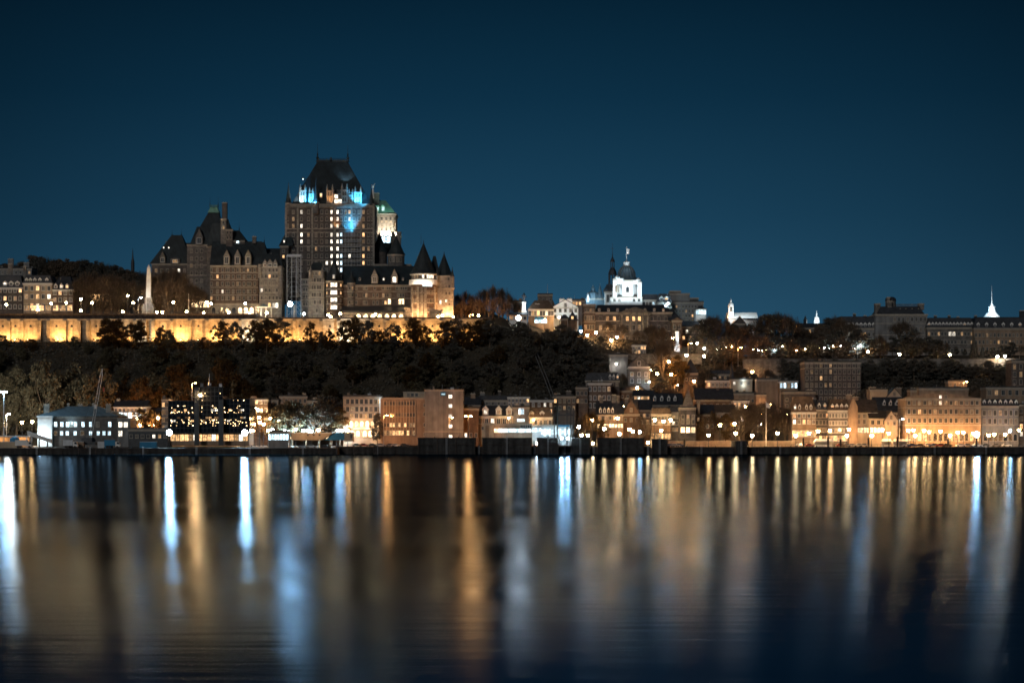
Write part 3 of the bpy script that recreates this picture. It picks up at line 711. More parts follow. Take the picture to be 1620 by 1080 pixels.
    for q in (593.5,600.5,607.5,614.5,621.5):
        g = G(); g.box(c.lx(q,D2)-.55, c.lx(q,D2)+.55, 39.5, 40.1, c.lz(372,D2), c.lz(342,D2)); g.build('pilaster', M['lstone'], w)
    g = G()
    for i in range(17): xx = c.lx(588.5+37*i/16,D2); g.box(xx-.3,xx+.3,39.2,40,c.lz(342,D2),c.lz(338,D2))
    g.build('corbels', M['lstone'], w)
    rf = c.hip(590, 625, 315, 336, 'green', D2, 16, 597, 609, over=.0)
    c.chimney(594.5, 304, 324, 3.2, D2, 'stone', 4, 3)
    for q in (597,606): c.dormer(w, q, 334, 2.2, 2.2, D2+.5, wallm='green', roofm='green', pane='lit_blue', peak=1.2)
    g = G(); xx, zz = c.lx(590,D2-16), c.lz(299,D2-16); g.lathe(xx, 24, [(.7,zz-5),(.5,zz-.5),(.25,zz)],8); g.ball((xx,24,zz+.9),.7); g.tube((xx,24,zz+1),(xx+1.1,24,zz+3.0),.28,.12); g.tube((xx,24,zz+1.3),(xx-.7,24,zz+2.3),.2,.1); g.build('roof_statue', M['white'], c.r)
    w = c.wall(600, 632, 372, 400, 'stone', D2-4, 14, cor=.5); 
    for q in (607,614.5): c.win(w, c.lx(q,D2-4), 36, c.lz(384,D2-4), 2.0, 3.8, 'lit_blue', 'trim', 'arch')
    for q in (622.5,631): c.drum(q, 3.6, 367, 395, 'lstone', d=D2-5, rings=((367,370,1.2),))
    # (i) round dark roofs beside the tower
    c.drum(600, 12, 398, 440, 'brick', d=1126, dy=4); c.cone(600, 12, 366, 398, d=1126, dy=4, flare=1.05)
    w = c.drum(626, 13.5, 402, 450, 'stone', d=1115, dy=3, rings=((402,405,1.05),)); c.cone(626.5, 13.5, 371, 402, d=1115, dy=3, flare=1.08); c.rwins(w, 626, 13.5, (-35,-12,12,35), [411], .9, 2.2, 0, 1115, 3)
    c.wall(590, 650, 418, 460, 'brick', 1120, 10, cor=.2)
    # construction hoist in front of the tower
    h = Bld('construction_hoist', 'tall lattice construction hoist lit bluish, standing left of the great tower', 'hoist', 465, 1098, 500)
    hx0, hx1, zt = h.lx(454), h.lx(476), h.lz(406)
    for q in (hx0, hx1, hx0+2.4, hx1-2.4):
        g = G(); g.box(q-.14,q+.14,0,.28,-2,zt); g.build('mast', M['gmetal'], h.r)
    for i in range(12):
        za, zb = zt*i/12, zt*(i+1)/12; g = G(); g.box(hx0,hx1,0,.2,zb-.12,zb)
        g.tube((hx0,.1,za),(hx0+2.4,.1,zb),.07); g.tube((hx1,.1,za),(hx1-2.4,.1,zb),.07); g.build('brace', M['gmetal'], h.r)
    g = G(); g.box(hx0+3,hx1-3,.1,2.4,-2,6); g.build('hoist_car', M['gmetal'], h.r)
    g = G(); g.box(hx0,hx1,.4,2.6,zt*.0,zt*.96); 
    g = G(); g.prism([(hx0-.5,zt),(hx1+.5,zt),(hx1+.2,zt+1.2),(hx0+.2,zt+1.2)],-.2,2.8); g.build('hoist_head', M['gmetal'], h.r)
    # (j) gabled bay beside the hoist
    w = c.wall(477, 489, 441, 504, 'stone', 1102, 12, course=[451,463,475]); c.wins(w, [481,485], [446,458,469,481], .9, 1.7, d=1102, lit=.03)
    w = c.wall(488, 513, 428, 504, 'lstone', 1096, 16, course=[437.5,447.5,459,471]); c.wins(w, [495,500,505.5], [433], .9, 1.5, d=1096, lit=0); c.wins(w, [494.5,498,503,506.5], [443,454.5,466,478], .9, 1.9, d=1096, lit=.02); c.wins(w, [501], [491], 1, 1.8, d=1096, lit=0)
    for q in (491.5,510): c.drum(q, 3.2, 430, 440, 'lstone', d=1096); c.cone(q, 3.2, 421, 430, 'lstone', d=1096, n=8)
    c.hip(488, 513, 414, 428, 'copper', 1099, 12, 494, 507)
    # (k) octagonal turret with dark roof and lit windows
    w = c.drum(528, 14, 444, 504, 'brick2', d=1094, dy=4, n=12, rings=((444,447,1.04),(456.5,458,1.03),(468,469.5,1.03),(480,481.5,1.03))); c.cone(528, 13, 404, 444, d=1094, dy=4, n=8, flare=1.1)
    for r in (451,463,474.5,486.5):
        for q in (524.5,528,531.5): c.win(w, c.lx(q,1093), c.r.location.y*0-16-.5, c.lz(r+2.5,1093), .9, 2.0, 'lit_cool', 'trim')
        for a in (-50,50): c.rwins(w, 528, 14, (a,), [r], .8, 1.3, .6, 1094, 4)
    c.dormer(w, 528, 441, 1.8, 2.2, 1090.6, pane='lit_cool', wallm='copper', peak=.6)
    c.chimney(521, 413, 440, 1.2, 1100, 'stone')
    # (l) long low river wing with dormers, lean-to roof and arcade
    w = c.wall(541, 652, 451, 486, 'brick2', 1098, 18, course=[461.5,472.5]); c.gable(541, 652, 419, 450, 'copper', 1099, 20)
    on = {(616,478):'lit_shop',(633,478):'lit_shop',(636.5,478):'lit_shop',(616,484):'lit_shop'}
    c.wins(w, [553.5,563.5,576,579.5,593,606,609.5,613,616.5,628,631.5,635,638.5,642], [456], .9, 1.3, d=1098, lit=.02)
    c.wins(w, [553.5,563.5,576,579.5,591,597,606.5,610,613.5,617,630,634,638], [467,478.5], .9, 1.8, d=1098, lit=.03)
    for q in (616,633,637): c.win(w, c.lx(q,1098), -12.02, c.lz(481,1098), 1.3, 2.6, 'lit_shop')
    for q in (592.5,624): c.dormer(w, q, 448, 3.4, 3.6, 1097.6, wallm='lstone', peak=3.8, dep=6, pane='lit_cool' if q > 600 else None)
    for q in (569,607,637.5): c.dormer(w, q, 443.5, 1.3, 1.2, 1099.5, wallm='copper', peak=.6)
    w = c.drum(555.5, 6, 447, 504, 'stone', d=1097, dy=1, rings=((447,450,1.1),(461,462.5,1.05))); c.cone(555.5, 6, 428, 447, d=1097, dy=1); c.rwins(w, 555.5, 6, (-20,20), [456,467,478.5], .7, 1.6, 0, 1097, 1)
    g = G(); x0, x1 = c.lx(541,1092), c.lx(645,1092); g.prismx([(-24,c.lz(492,1086)),(-12,c.lz(484,1098)),(-12,c.lz(486,1098)),(-24,c.lz(494,1086))], x0, x1); g.build('lean_to_roof', M['slate'], c.r)
    w = c.wall(541, 650, 494, 506, 'lstone', 1087, 10, name='arcade', cor=.25)
    for i in range(9):
        q = 556 + i*11.2; c.win(w, c.lx(q,1087), -23, c.lz(505.5,1087), 2.1, 2.9, 'lit_shop' if i not in (0,) else 'lit_dim', 'trim', 'arch')
    w = c.wall(640, 650, 487, 504, 'stone', 1085, 6, cor=.2); c.wins(w, [643,647], [489], .6, 1.2, d=1085, lit=0)
    # (m) great round tower at the right end
    D3 = 1078
    w = c.drum(670, 21, 432, 505, 'brick2', d=D3, dy=8, n=28, name='round_tower', rings=((432,434.5,1.10),(462,463.5,1.02),(478,479.5,1.02)))
    g = G(); x = c.lx(669.5,D3); y = D3-1110+8; R = 21*S(D3)
    g.lathe(x, y, [(R,c.lz(449,D3)),(R*1.12,c.lz(445,D3)),(R*1.12,c.lz(441.5,D3)),(R,c.lz(441,D3))], 28); g.build('gallery', M['white'], w)
    for i in range(30):
        a = radians(-80+160*i/29)
        if i == 0: q = G(); q.box(-.22,.22,-.5,.3,0,1.3); cme = q.mesh('gallery_bracket', M['white'])
        place('gallery_bracket', cme, w, (x+R*1.07*sin(a), y-R*1.07*cos(a), c.lz(449.5,D3)), a)
    c.cone(669, 20, 380, 432, d=D3, dy=8, n=24, flare=1.13)
    g = G(); g.tube((c.lx(665,D3),y,c.lz(384,D3)),(c.lx(665,D3),y,c.lz(368,D3)),.12,.04); g.build('finial', M['copper'], c.r)
    c.rwins(w, 670, 21, (-55,-42,-28,-15), [437], .8, 1.5, 0, D3, 8); c.rwins(w, 670, 21, (-2,18,26,34,42), [437], .9, 1.7, 1, D3, 8, warm=0); c.rwins(w, 670, 21, (0,12,24,34), [450.5], .9, 1.3, 0, D3, 8, pane='lit_blue')
    for a in (-45,-33,20,32,44): c.rwins(w, 670, 21, (a,), [462,475,490], .9, 1.8, .04, D3, 8)
    for a in (-60,-22,-6,9,56):
        t = radians(a); g = G(); g.box(-.7,.7,-.45,.4,c.lz(505,D3)-0,c.lz(453,D3)); place('pier', g.mesh('pier', M['lstone']), w, (x+R*sin(t), y-R*cos(t), 0), t)
    # (n) slim tower behind at the far right
    w = c.wall(690, 717, 436, 505, 'lstone', 1085, 12, course=[457,474], name='tower_wall'); c.wins(w, [706,709.5,712.5], [441], .8, 1.6, d=1085, lit=0); c.wins(w, [706,711], [453,464,476,480.5], .9, 1.6, d=1085, lit=.03); c.wins(w, [697], [460,478], .8, 2, d=1085, lit=.03)
    c.cone(702, 14, 398, 436, d=1085, dy=6, n=12, flare=1.06); c.cone(715.5, 3, 423, 437, d=1084, n=8); c.drum(715.5, 3, 437, 458, 'lstone', d=1084, rings=((455,458,1.25),))
    c.drum(691, 2.5, 436, 452, 'lstone', d=1083.5); c.cone(691.5, 2.5, 416, 436, d=1083.5, n=8); c.hip(680, 694, 404, 432, 'copper', 1092, 8, 685, 689)
    c.wall(680, 700, 490, 506, 'stone', 1076, 5, cor=.3)
    # floods fixed to the building
    fl = c.r
    def F(kind, w, px, py, d, aim=(0,.6,1), deg=120): spot(kind, w, fl, (c.lx(px,d), d-1110, c.lz(py,d)), aim, deg)
    F('blue', 11000, 477, 323, 1116.8, (-.1,.5,1), 80); F('cold', 6000, 467, 321, 1117, (0,.8,1), 80); F('cyan', 22000, 487, 323, 1116.8, (0,.5,1), 90); F('cold', 700, 493, 321, 1115, (0,1,.9), 100)
    F('orange', 3600, 522, 323, 1116.8, (0,.45,1), 70); F('soft', 300, 533, 323, 1117, (0,1,.6), 80)
    F('cyan', 20000, 563, 323, 1116.8, (0,.5,1), 80); F('cyan', 20000, 571, 323, 1116.8, (0,.5,1), 80); F('cyan', 5000, 577, 322, 1115, (-.3,1,.4), 80)
    F('cyan', 32000, 557, 369, 1117.2, (0,.35,1), 60); F('cyan', 16000, 549, 369, 1117.2, (0,.35,1), 60); F('orange', 1600, 532, 362, 1118, (0,.4,1), 80); F('orange', 1600, 563.5, 362, 1118, (0,.4,1), 70)
    F('blue', 2500, 546, 283, 1124, (0,1,.6), 90); F('blue', 2200, 376, 384, 1118.5, (0,1,.6), 100)
    F('white', 120, 334, 337, 1128, (0,.6,1), 110)
    for q in (594,602,610,618,626): F('white', 5200, q, 371.5, 1144.5, (0,1,1), 130)
    for q in (597,606,615): F('green', 1600, q, 341, 1143, (0,.6,1), 110)
    F('blue', 500, 589, 306, 1129, (0,.5,1), 60)
    F('cyan', 9000, 497, 323, 1116.8, (0,.5,1), 80)
    for a, b, d_ in ((650,504,1078.5),(661,504,1076.5),(675,504,1076),(687,504,1077.5)): F('soft', 9000, a, b, d_, (0,.35,1), 140)
    for a, b in ((702,505),(712,505)): F('soft', 6500, a, 503, 1082.3, (0,.3,1), 140)
    for q in (656,668,680): F('white', 1100, q, 451, 1077.3, (0,.3,1), 150)
    F('blue', 700, 464, 470, 1093, (0,.5,1), 90); F('cold', 900, 556, 444, 1112, (0,.5,1), 90)
    h.done(); c.done()
castle()
# ================================================================= houses and public buildings
def cols_n(a, b, n, m=.5):
    st = (b-a)/(n-1+2*m); return [a + st*(m+i) for i in range(n)]
def house(name, label, a, b, te, bt, D, dep=10, m='stone', roof='flat', tr=None, rm='slate', nc=4, rows=(), w=1.0, h=1.6, lit=.08, warm=.8,
          chim=(), dorm=0, dpy=None, rz=0, cat='house', group=None, trim='trim', ra=None, rb=None, shop=None, vents=2, blue=False, side=False, skip=0, course=(), cor=.35, cx=None, frame=None, dw=1.9):
    c = Bld(name, label, cat, (a+b)/2, D, bt, rz, group)
    bt2 = bt + 14
    wl = c.wall(a, b, te, bt2, m, dep=dep, frame=trim, cor=cor, course=course)
    cols = cx or cols_n(a, b, nc)
    c.wins(wl, cols, rows, w, h, lit=lit, warm=warm, blue=blue, frame=frame or trim, skip=skip)
    if roof == 'flat':
        g = G(); x0, x1, z = c.lx(a), c.lx(b), c.lz(te)
        g.box(x0+.3,x1-.3,.3,dep-.3,z-.5,z+.12)
        for q in ((x0-.1,x0+.3),(x1-.3,x1+.1)): g.box(q[0],q[1],.05,dep+.1,z-.1,z+.7)
        g.box(x0-.1,x1+.1,-.15,.2,z+.06,z+.7); g.build('roof', M['asphalt' if rm == 'slate' else rm], c.r); c.vents(a, b, te, vents, dep=dep)
    elif roof == 'hip': c.hip(a, b, tr, te, rm, dep=dep, ra=ra, rb=rb)
    elif roof == 'gable': c.gable(a, b, tr, te, rm, dep=dep)
    elif roof == 'front': 
        c.gfront(a, b, tr, te, rm, m, dep=dep)
        if b-a > 12: c.wins(wl, [(a+b)/2], [te-(te-tr)*.3], w, h, lit=lit, frame=frame or trim)
    elif roof == 'mansard': c.mansard(a, b, tr, te, rm, dep=dep); 
    if dorm:
        for q in (dorm if isinstance(dorm, (list,tuple)) else cols_n(a, b, dorm)):
            c.dormer(wl, q, dpy or te-1, dw, 1.7, c.D+.2, lit=lit, roofm=rm, frame='wtrim', peak=1.0, wallm='wtrim')
    for q in chim:
        px, t = q[:2]; c.chimney(px, t, te+2, q[2] if len(q) > 2 else 1.3, m=q[3] if len(q) > 3 else 'brick', dy=(q[4] if len(q) > 4 else dep*.4))
    if shop:
        py, k, hh, pane = shop
        z = c.lz(py)
        for q in cols_n(a, b, k): place('shop_window', win_mesh(min(2.6,(b-a)/k*S(D)*.72), hh, pane, trim), wl, (c.lx(q), 0, z))
        g = G(); g.box(c.lx(a)+.3, c.lx(b)-.3, -.9, 0, z+hh+.25, z+hh+.45); g.build('awning', M['timber'], wl)
    return c
H = house
# ---- upper town, left: mansions on the terrace
H('mansion', 'grey brick mansion with slate roof and rounded dormers at the far left of the terrace', -12, 36, 455, 491, 1108, 14, 'brick', 'mansard', 436, 'slate', 6, (459,472,485), 1.3, 2.0, .35, trim='wtrim', dorm=[8,17.5,27.5], dpy=452, dw=2.6, warm=.4, chim=[(12,416,2,'stone'),(35,420,1.6,'stone')], cor=.5)
H('mansion', 'cream villa with balcony, red-brown dormer roof, between two brick mansions', 37, 82, 448, 491, 1107, 14, 'cream', 'mansard', 436, 'slate', 5, (456,469,484), 1.5, 2.2, .2, trim='wtrim', dorm=[42,48,55,63,74], dpy=447, cor=.6, shop=(491,4,2.6,'lit_warm'))
H('mansion', 'orange brick mansion with hipped slate roof right of the cream villa', 82.5, 116, 458, 491, 1108, 14, 'brick2', 'hip', 436, 'slate', 4, (463,474,485), 1.4, 2.0, .25, trim='wtrim', dorm=[88,97,106], dpy=456, dw=1.8, cor=.5, shop=(491,3,2.6,'lit_warm'))
H('apartment_building', 'pale apartment block rising behind the grey brick mansion', -6, 50, 425, 470, 1150, 14, 'grey', 'flat', None, 'slate', 8, (431,), .9, 1.4, .1, vents=6, chim=[(13,408,3,'grey'),(38,414,3,'grey')], cat='apartment building')
H('arcaded_hall', 'long hall glowing orange through arches behind the bare park trees', 142, 200, 458, 486, 1128, 12, 'cream', 'gable', 452, 'slate', 9, ((471,3.6,1.8,.95),), 1.8, 3.5, .8, cat='hall', warm=1)
# ---- right of the castle on the hill
H('villa', 'grey flat-roofed house behind the brightest white street light', 812, 832, 477, 504, 1120, 10, 'grey', 'flat', None, 'slate', 3, (484,493), 1, 1.6, .1, cat='house')
H('funicular_station', 'small lit upper station of the cliff railway beneath the bright street light', 806, 834, 498, 509, 1078, 6, 'white', 'gable', 494, 'slate', 4, (503,), 1.2, 1.5, .3, cat='station')
c = H('corner_hotel', 'orange-lit corner hotel with dark steep roof and blue awnings', 836, 876, 489, 510, 1088, 14, 'tan', 'hip', 474, 'rbrown', 9, ((495,2.6,1.2,.2),), 1.2, 2.6, .2, cat='hotel', trim='wtrim', ra=846, rb=868, chim=[(850,480,2.2,'lstone',3)])
for q in (848,853,858,863): 
    g = G(); g.prismx([(-1.2,0),(0,1.4),(0,0)], -.7,.7); g.build('awning', M['bluepaint'], c.r, (c.lx(q),0,c.lz(505.5)))
    place('shop_window', win_mesh(1.3, 1.8, 'lit_blue', 'trim'), c.r, (c.lx(q),0,c.lz(511)))
c = H('office_tower', 'square stone tower block with sloping top and mast behind the corner hotel', 851, 874, 466, 500, 1150, 12, 'stone', 'flat', None, 'slate', 4, (474,), .8, 1.2, 0, cat='tower', vents=1)
g = G(); x = c.lx(866.5); g.tube((x,5,c.lz(466)),(x,5,c.lz(448)),.18,.05); g.build('mast', M['gmetal'], c.r)
g = G(); g.frus((c.lx(851),c.lx(878),0,12),c.lz(482),(c.lx(853),c.lx(870),1,11),c.lz(465)); g.build('roof_slope', M['rbrown'], c.r)
c = H('gabled_hall', 'white floodlit building with broad gable and twin-chimney front', 874, 915, 486, 515, 1100, 14, 'white', 'front', 474, 'slate', 5, (491,501), 1.1, 1.7, .08, cat='hall', chim=[(889,472,2.6,'white',-.1),(901,472,2.6,'white',-.1)], cor=.2)
place('window', win_mesh(2.2,1.6,'pglass','trim'), c.r, (c.lx(895), -.02, c.lz(487)))
spot('cold', 3000, c.r, (0,-9,c.lz(508)), (0,.8,1), 110)
H('apartment_building', 'dark low block with lit top-floor windows left of the small domes', 905, 925, 475, 500, 1135, 10, 'grey', 'flat', None, 'slate', 4, (480,), 1.1, 1.6, .7, cat='apartment building', vents=3)
c = Bld('corner_turret_house', 'dark little turret with pointed roof and one lit window beside the palace', 'house', 906, 1082, 520)
w = c.drum(906, 8, 506, 534, 'dbrown', n=8, dy=3); c.cone(906, 9, 491, 506, 'slate', dy=3, n=8); c.finial(906, 483, 492, dy=3); c.win(c.r, c.lx(905.5), -.02+.4, c.lz(504.5), 1.0, 1.3, 'lit_warm')
w = c.wall(888, 898, 504, 530, 'dbrown', dep=8); c.hip(886,900,497,504,'slate',dep=8,ra=891,rb=895)
# classical palace
c = Bld('palace', 'long classical palace with central pediment below the floodlit dome', 'palace', 995, 1120, 545)
w = c.wall(942, 1063, 494, 560, 'brick', dep=18, course=[508,524], cor=.6)
cols = [950,961,972,982,992.5,1002.5,1011.5,1021,1031,1042,1053]
on = {(961,504):'lit_warm',(972,504):'lit_warm',(992.5,504):'lit_warm',(1002.5,504):'lit_warm',(1011.5,504):'lit_warm',(961,518):'lit_warm',(972,518):'lit_dim',(1031,518):'lit_dim',(950,518):'lit_dim'}
c.wins(w, cols, [504,518,534], 1.3, 2.2, lit=0, on=on)
w2 = c.wall(923, 942, 481, 560, 'brick2', d=1118, dep=20, course=[495,510], cor=.6); c.wins(w2, [926.5,930.5,934.5,938.5], [490.5], .8, 1.4, d=1118, lit=0); c.wins(w2, [926.5,930.5,934.5,938.5], [503,517.5], .9, 2.4, d=1118, lit=0)
w3 = c.wall(981, 1028, 495, 560, 'stone', d=1118, dep=3, cor=.5); c.wins(w3, [992.5,1002.5,1011.5], [504], 1.3, 2.2, d=1118, on={(992.5,504):'lit_warm',(1002.5,504):'lit_warm',(1011.5,504):'lit_warm'}); c.wins(w3, [992.5,1002.5,1011.5], [518,536], 1.3, 2.6, d=1118, lit=0)
g = G(); g.prism([(c.lx(979,1118)-.5,c.lz(495,1118)),(c.lx(1030,1118)+.5,c.lz(495,1118)),(c.lx(1004.5,1118),c.lz(485,1118))], -3, 6); g.build('pediment', M['stone'], c.r)
for q in (984,997.5,1007,1017,1025): 
    g = G(); g.lathe(c.lx(q,1118), -2.4, [(.55,c.lz(524,1118)),(.45,c.lz(498,1118)),(.7,c.lz(497,1118)),(.7,c.lz(495.5,1118))], 8); g.build('column', M['lstone'], c.r)
c.hip(942, 1065, 481, 494, 'slate', dep=18, ra=946, rb=1050)
for i in range(8): c.dormer(w, 948+i*14.5, 492.5, 1.5, 1.4, 1119.5+1, lit=0, wallm='stone', peak=.5)
w = c.wall(1063, 1079, 507, 565, 'brick2', d=1112, dep=16, cor=.4, name='end_wing'); c.gfront(1062, 1080, 502, 507, 'slate', 'brick2', d=1112, dep=16); c.hip(1058,1078,488,506,'slate',d=1119,dep=12,ra=1060,rb=1064)
c.wins(w, [1067,1075], [517,531], 1.0, 2.2, d=1112, lit=0)
c.done()
# domed post office
c = Bld('domed_hall', 'brilliant white floodlit drum and dome with flagpole rising behind the palace', 'dome', 993, 1160, 500)
w = c.wall(966, 1016, 470, 520, 'white', dep=22, cor=.4, name='base')
c.wins(w, [972,980,1003,1011], [474.5], 1.2, 1.5, lit=0)
w = c.drum(993, 22, 444, 470, 'white', dy=11, n=8, name='drum', rings=((444,446,1.06),(451,452.5,1.03)), ringm='white')
c.wall(970, 976, 441, 470, 'white', dep=3, name='corner_pavilion', cor=.2); c.wall(1009, 1015, 446, 470, 'white', dep=3, name='corner_pavilion', cor=.2)
c.drum(980, 7.5, 440, 449, 'white', dy=2, n=10); c.drum(1007, 6, 443, 449, 'white', dy=2, n=10)
g = G(); g.lathe(c.lx(976.5), 1.5, [(1.8,c.lz(441)),(1.6,c.lz(438.5)),(.7,c.lz(436.5)),(.1,c.lz(435.5))], 10); g.lathe(c.lx(1010), 1.5, [(1.6,c.lz(444)),(1.4,c.lz(442)),(.7,c.lz(440)),(.1,c.lz(439))], 10); g.build('small_dome', M['white'], c.r)
c.wins(w, [975,978.5], [457], .9, 3.6, d=1160, lit=0)
c.wall(984.5, 1001.5, 443, 470, 'white', d=1161.5, dep=3, name='central_bay', cor=.4)
c.win(w, c.lx(998.5), 3.35, c.lz(459), .7, 1.6, 'pglass'); c.win(w, c.lx(993), 1.46, c.lz(462), 1.6, 3.0, 'pglass', 'trim', 'arch')
R = 14.5*S(1160)
g = G(); x = c.lx(993); z0, z1 = c.lz(437), c.lz(417)
g.lathe(x, 11, [(R*1.1,z0-2.6),(R*1.1,z0-.4),(R*1.14,z0-.3),(R*1.14,z0),(R,z0)] + [(R*cos(t), z0+(z1-z0)*sin(t)) for t in (.2,.45,.7,.95,1.2,1.4)], 16); g.build('dome', M['broof'], c.r)
for i in range(16):
    a = 2*pi*i/16; 
    g = G(); pr = [(R*cos(t)+.1, z0+(z1-z0)*sin(t)) for t in (0,.3,.6,.9,1.2,1.4)]
    for (ra_,za_),(rb_,zb_) in zip(pr, pr[1:]): g.tube((x+ra_*sin(a),11-ra_*cos(a),za_),(x+rb_*sin(a),11-rb_*cos(a),zb_),.14,n=4)
    g.build('dome_rib', M['gmetal'], c.r)
g = G(); g.lathe(x, 11, [(1.7,z1-.6),(1.7,z1+1.2),(2.0,z1+1.3),(2.0,z1+1.6),(.6,z1+2.2),(.1,z1+2.4)], 10); g.build('lantern', M['white'], c.r)
g = G(); g.tube((x,11,z1+2),(x,11,c.lz(387)),.2,.1,6); g.build('flagpole', M['white'], c.r)
g = G(); zz = c.lz(390); g.hexa([(x+.1,10.95,zz-3),(x+1.3,10.6,zz-3.4),(x+1.3,10.7,zz-3.4),(x+.1,11.05,zz-3),(x+.1,10.95,zz),(x+1.5,10.7,zz-.6),(x+1.5,10.8,zz-.6),(x+.1,11.05,zz)]); g.build('flag', M['white'], c.r)
for q, d_, wt in ((968,1147,9000),(980,1146,12000),(993,1145,12000),(1006,1146,12000),(1018,1147,9000)): spot('cold', wt*.9, c.r, (c.lx(q,d_), d_-1160, c.lz(480,d_)), (0,.6,1), 120)
spot('blue', 900, c.r, (c.lx(980,1152), -4, c.lz(441,1152)), (0,.8,1), 100); spot('blue', 900, c.r, (c.lx(1006,1152), -4, c.lz(441,1152)), (0,.8,1), 100)
c.done()
# church steeple left of the dome
c = Bld('church_steeple', 'slender dark church steeple with two open lanterns and cross, left of the floodlit dome', 'steeple', 968, 1175, 500)
w = c.wall(957, 972, 461, 520, 'white', dep=8, cor=.4, name='tower'); c.wins(w, [961.5,966.5], [472], 1.2, 4, lit=0)
x = c.lx(969.5); zz = lambda p: c.lz(p)
g = G(); g.lathe(x-1.2, 4, [(4.3,zz(461)),(4.0,zz(457)),(2.6,zz(452)),(2.3,zz(449))], 8); g.build('lower_roof', M['slate'], c.r)
for i in range(8):
    a = 2*pi*i/8; g = G(); g.tube((x+2*sin(a),4-2*cos(a),zz(449.5)),(x+2*sin(a),4-2*cos(a),zz(433)),.28); g.build('lantern_column', M['slate'], c.r)
g = G(); g.lathe(x, 4, [(2.4,zz(434)),(2.5,zz(432)),(2.0,zz(427)),(1.3,zz(424)),(1.2,zz(422))], 8); g.build('middle_dome', M['slate'], c.r)
for i in range(6):
    a = 2*pi*i/6; g = G(); g.tube((x+1.05*sin(a),4-1.05*cos(a),zz(423)),(x+1.05*sin(a),4-1.05*cos(a),zz(413)),.2); g.build('lantern_column', M['slate'], c.r)
g = G(); g.lathe(x, 4, [(1.3,zz(413.5)),(1.35,zz(412)),(.9,zz(409)),(.35,zz(406)),(.14,zz(400)),(.05,zz(385))], 8); g.build('spire', M['slate'], c.r)
g = G(); g.box(x-.9,x+.9,3.93,4.07,zz(392.5),zz(392)); g.box(x-.07,x+.07,3.93,4.07,zz(394),zz(384)); g.build('cross', M['dmetal'], c.r)
# small domes
c = Bld('small_cupola_church', 'dim blue-grey church cupola and pointed roof behind the gabled hall', 'church', 940, 1180, 500)
c.wall(927, 957, 472, 515, 'broof', dep=12, cor=.3)
g = G(); x = c.lx(938.5); g.lathe(x, 4, [(3.2,c.lz(472)),(3.2,c.lz(468)),(2.7,c.lz(463)),(1.5,c.lz(460)),(.9,c.lz(459)),(.9,c.lz(455.5)),(1,c.lz(455)),(.3,c.lz(452)),(.1,c.lz(449))], 10); g.build('cupola', M['broof'], c.r)
c.cone(949.5, 7, 449, 473, 'broof', dy=4, n=8); 
g = G(); g.lathe(c.lx(930), 0, [(.8,c.lz(478)),(.7,c.lz(470)),(.4,c.lz(466)),(.05,c.lz(463))], 8); g.build('statue', M['white'], c.r)
light('blue', 1500, c.r, (c.lx(930,1176), -4, c.lz(474,1176)), .4); light('blue', 1500, c.r, (c.lx(938,1174), -5, c.lz(468,1174)), .4)
H('apartment_building', 'low bluish roofed block directly right of the dome', 1016, 1042, 474, 505, 1165, 12, 'white', 'mansard', 466, 'slate', 5, (480,), 1.2, 1.6, .5, cat='apartment building', blue=True)
H('college', 'grey mansarded college wing with two dormers right of the dome', 1040, 1062, 478, 505, 1150, 12, 'stone', 'mansard', 465, 'slate', 4, (484,), 1.2, 1.8, .4, cat='college', dorm=[1046.5,1054], dpy=476, dw=2.6, blue=True)
c = H('college', 'broad grey stone college block with penthouse and mast on its roof', 1058, 1113, 478, 530, 1165, 20, 'grey', 'flat', None, 'slate', 11, (485,492,499.5,507,514), .8, 1.4, .04, cat='college', vents=4)
w = c.wall(1058, 1091, 464, 478, 'grey', d=1168, dep=14, name='penthouse'); c.wall(1060, 1077, 460, 464, 'dmetal', d=1170, dep=8, name='plant_room'); c.wall(1091, 1105, 471, 478, 'dmetal', d=1169, dep=8, name='plant_room')
c = H('glazed_pavilion', 'small brightly lit glazed rooftop pavilion at the corner of the grey college', 1101, 1117, 489, 515, 1140, 10, 'white', 'hip', 483, 'slate', 4, ((493.5,2.6,1.2,1),), 1.2, 2.6, 1, cat='pavilion', blue=True, ra=1107, rb=1110)
light('cold', 500, c.r, (0,-3,c.lz(491)), .4)
H('townhouse', 'low dark terrace of houses with slate roof under the college', 1079, 1105, 516, 545, 1130, 12, 'stone', 'gable', 507, 'slate', 5, (524,534), 1, 1.6, .12)
# lit small church
c = Bld('small_white_church', 'small white floodlit church with belfry and pale roof above the trees', 'church', 1170, 1180, 500)
w = c.wall(1152, 1198, 503, 530, 'white', dep=12, cor=.2); c.gable(1152, 1174, 494, 503, 'white', dep=12); c.gable(1174, 1198, 493.5, 503, 'white', d=1178, dep=14)
x = c.lx(1157); g = G(); g.box(x-1.4,x+1.4,1,4,c.lz(500),c.lz(484)); g.build('belfry', M['white'], c.r)
g = G(); g.lathe(x, 2.5, [(1.7,c.lz(484)),(1.7,c.lz(483)),(1.4,c.lz(480)),(.6,c.lz(477.5)),(.5,c.lz(475)),(.1,c.lz(473.5)),(.04,c.lz(470.5))], 8); g.build('cupola', M['white'], c.r)
place('window', win_mesh(1.0,2.2,'pglass','trim'), c.r, (x,.98,c.lz(492)))
c.gfront(1160, 1180, 501, 512, 'slate', 'brick', d=1160, dep=12); c.wall(1160, 1180, 512, 530, 'brick', d=1160, dep=12)
light('cold', 1500, c.r, (x,-5,c.lz(497)), .4); light('cold', 1500, c.r, (c.lx(1170),-6,c.lz(487)), .4); light('cold', 1300, c.r, (c.lx(1188),-7,c.lz(488)), .4); light('soft', 1500, c.r, (c.lx(1148),-2,c.lz(498)), .4)
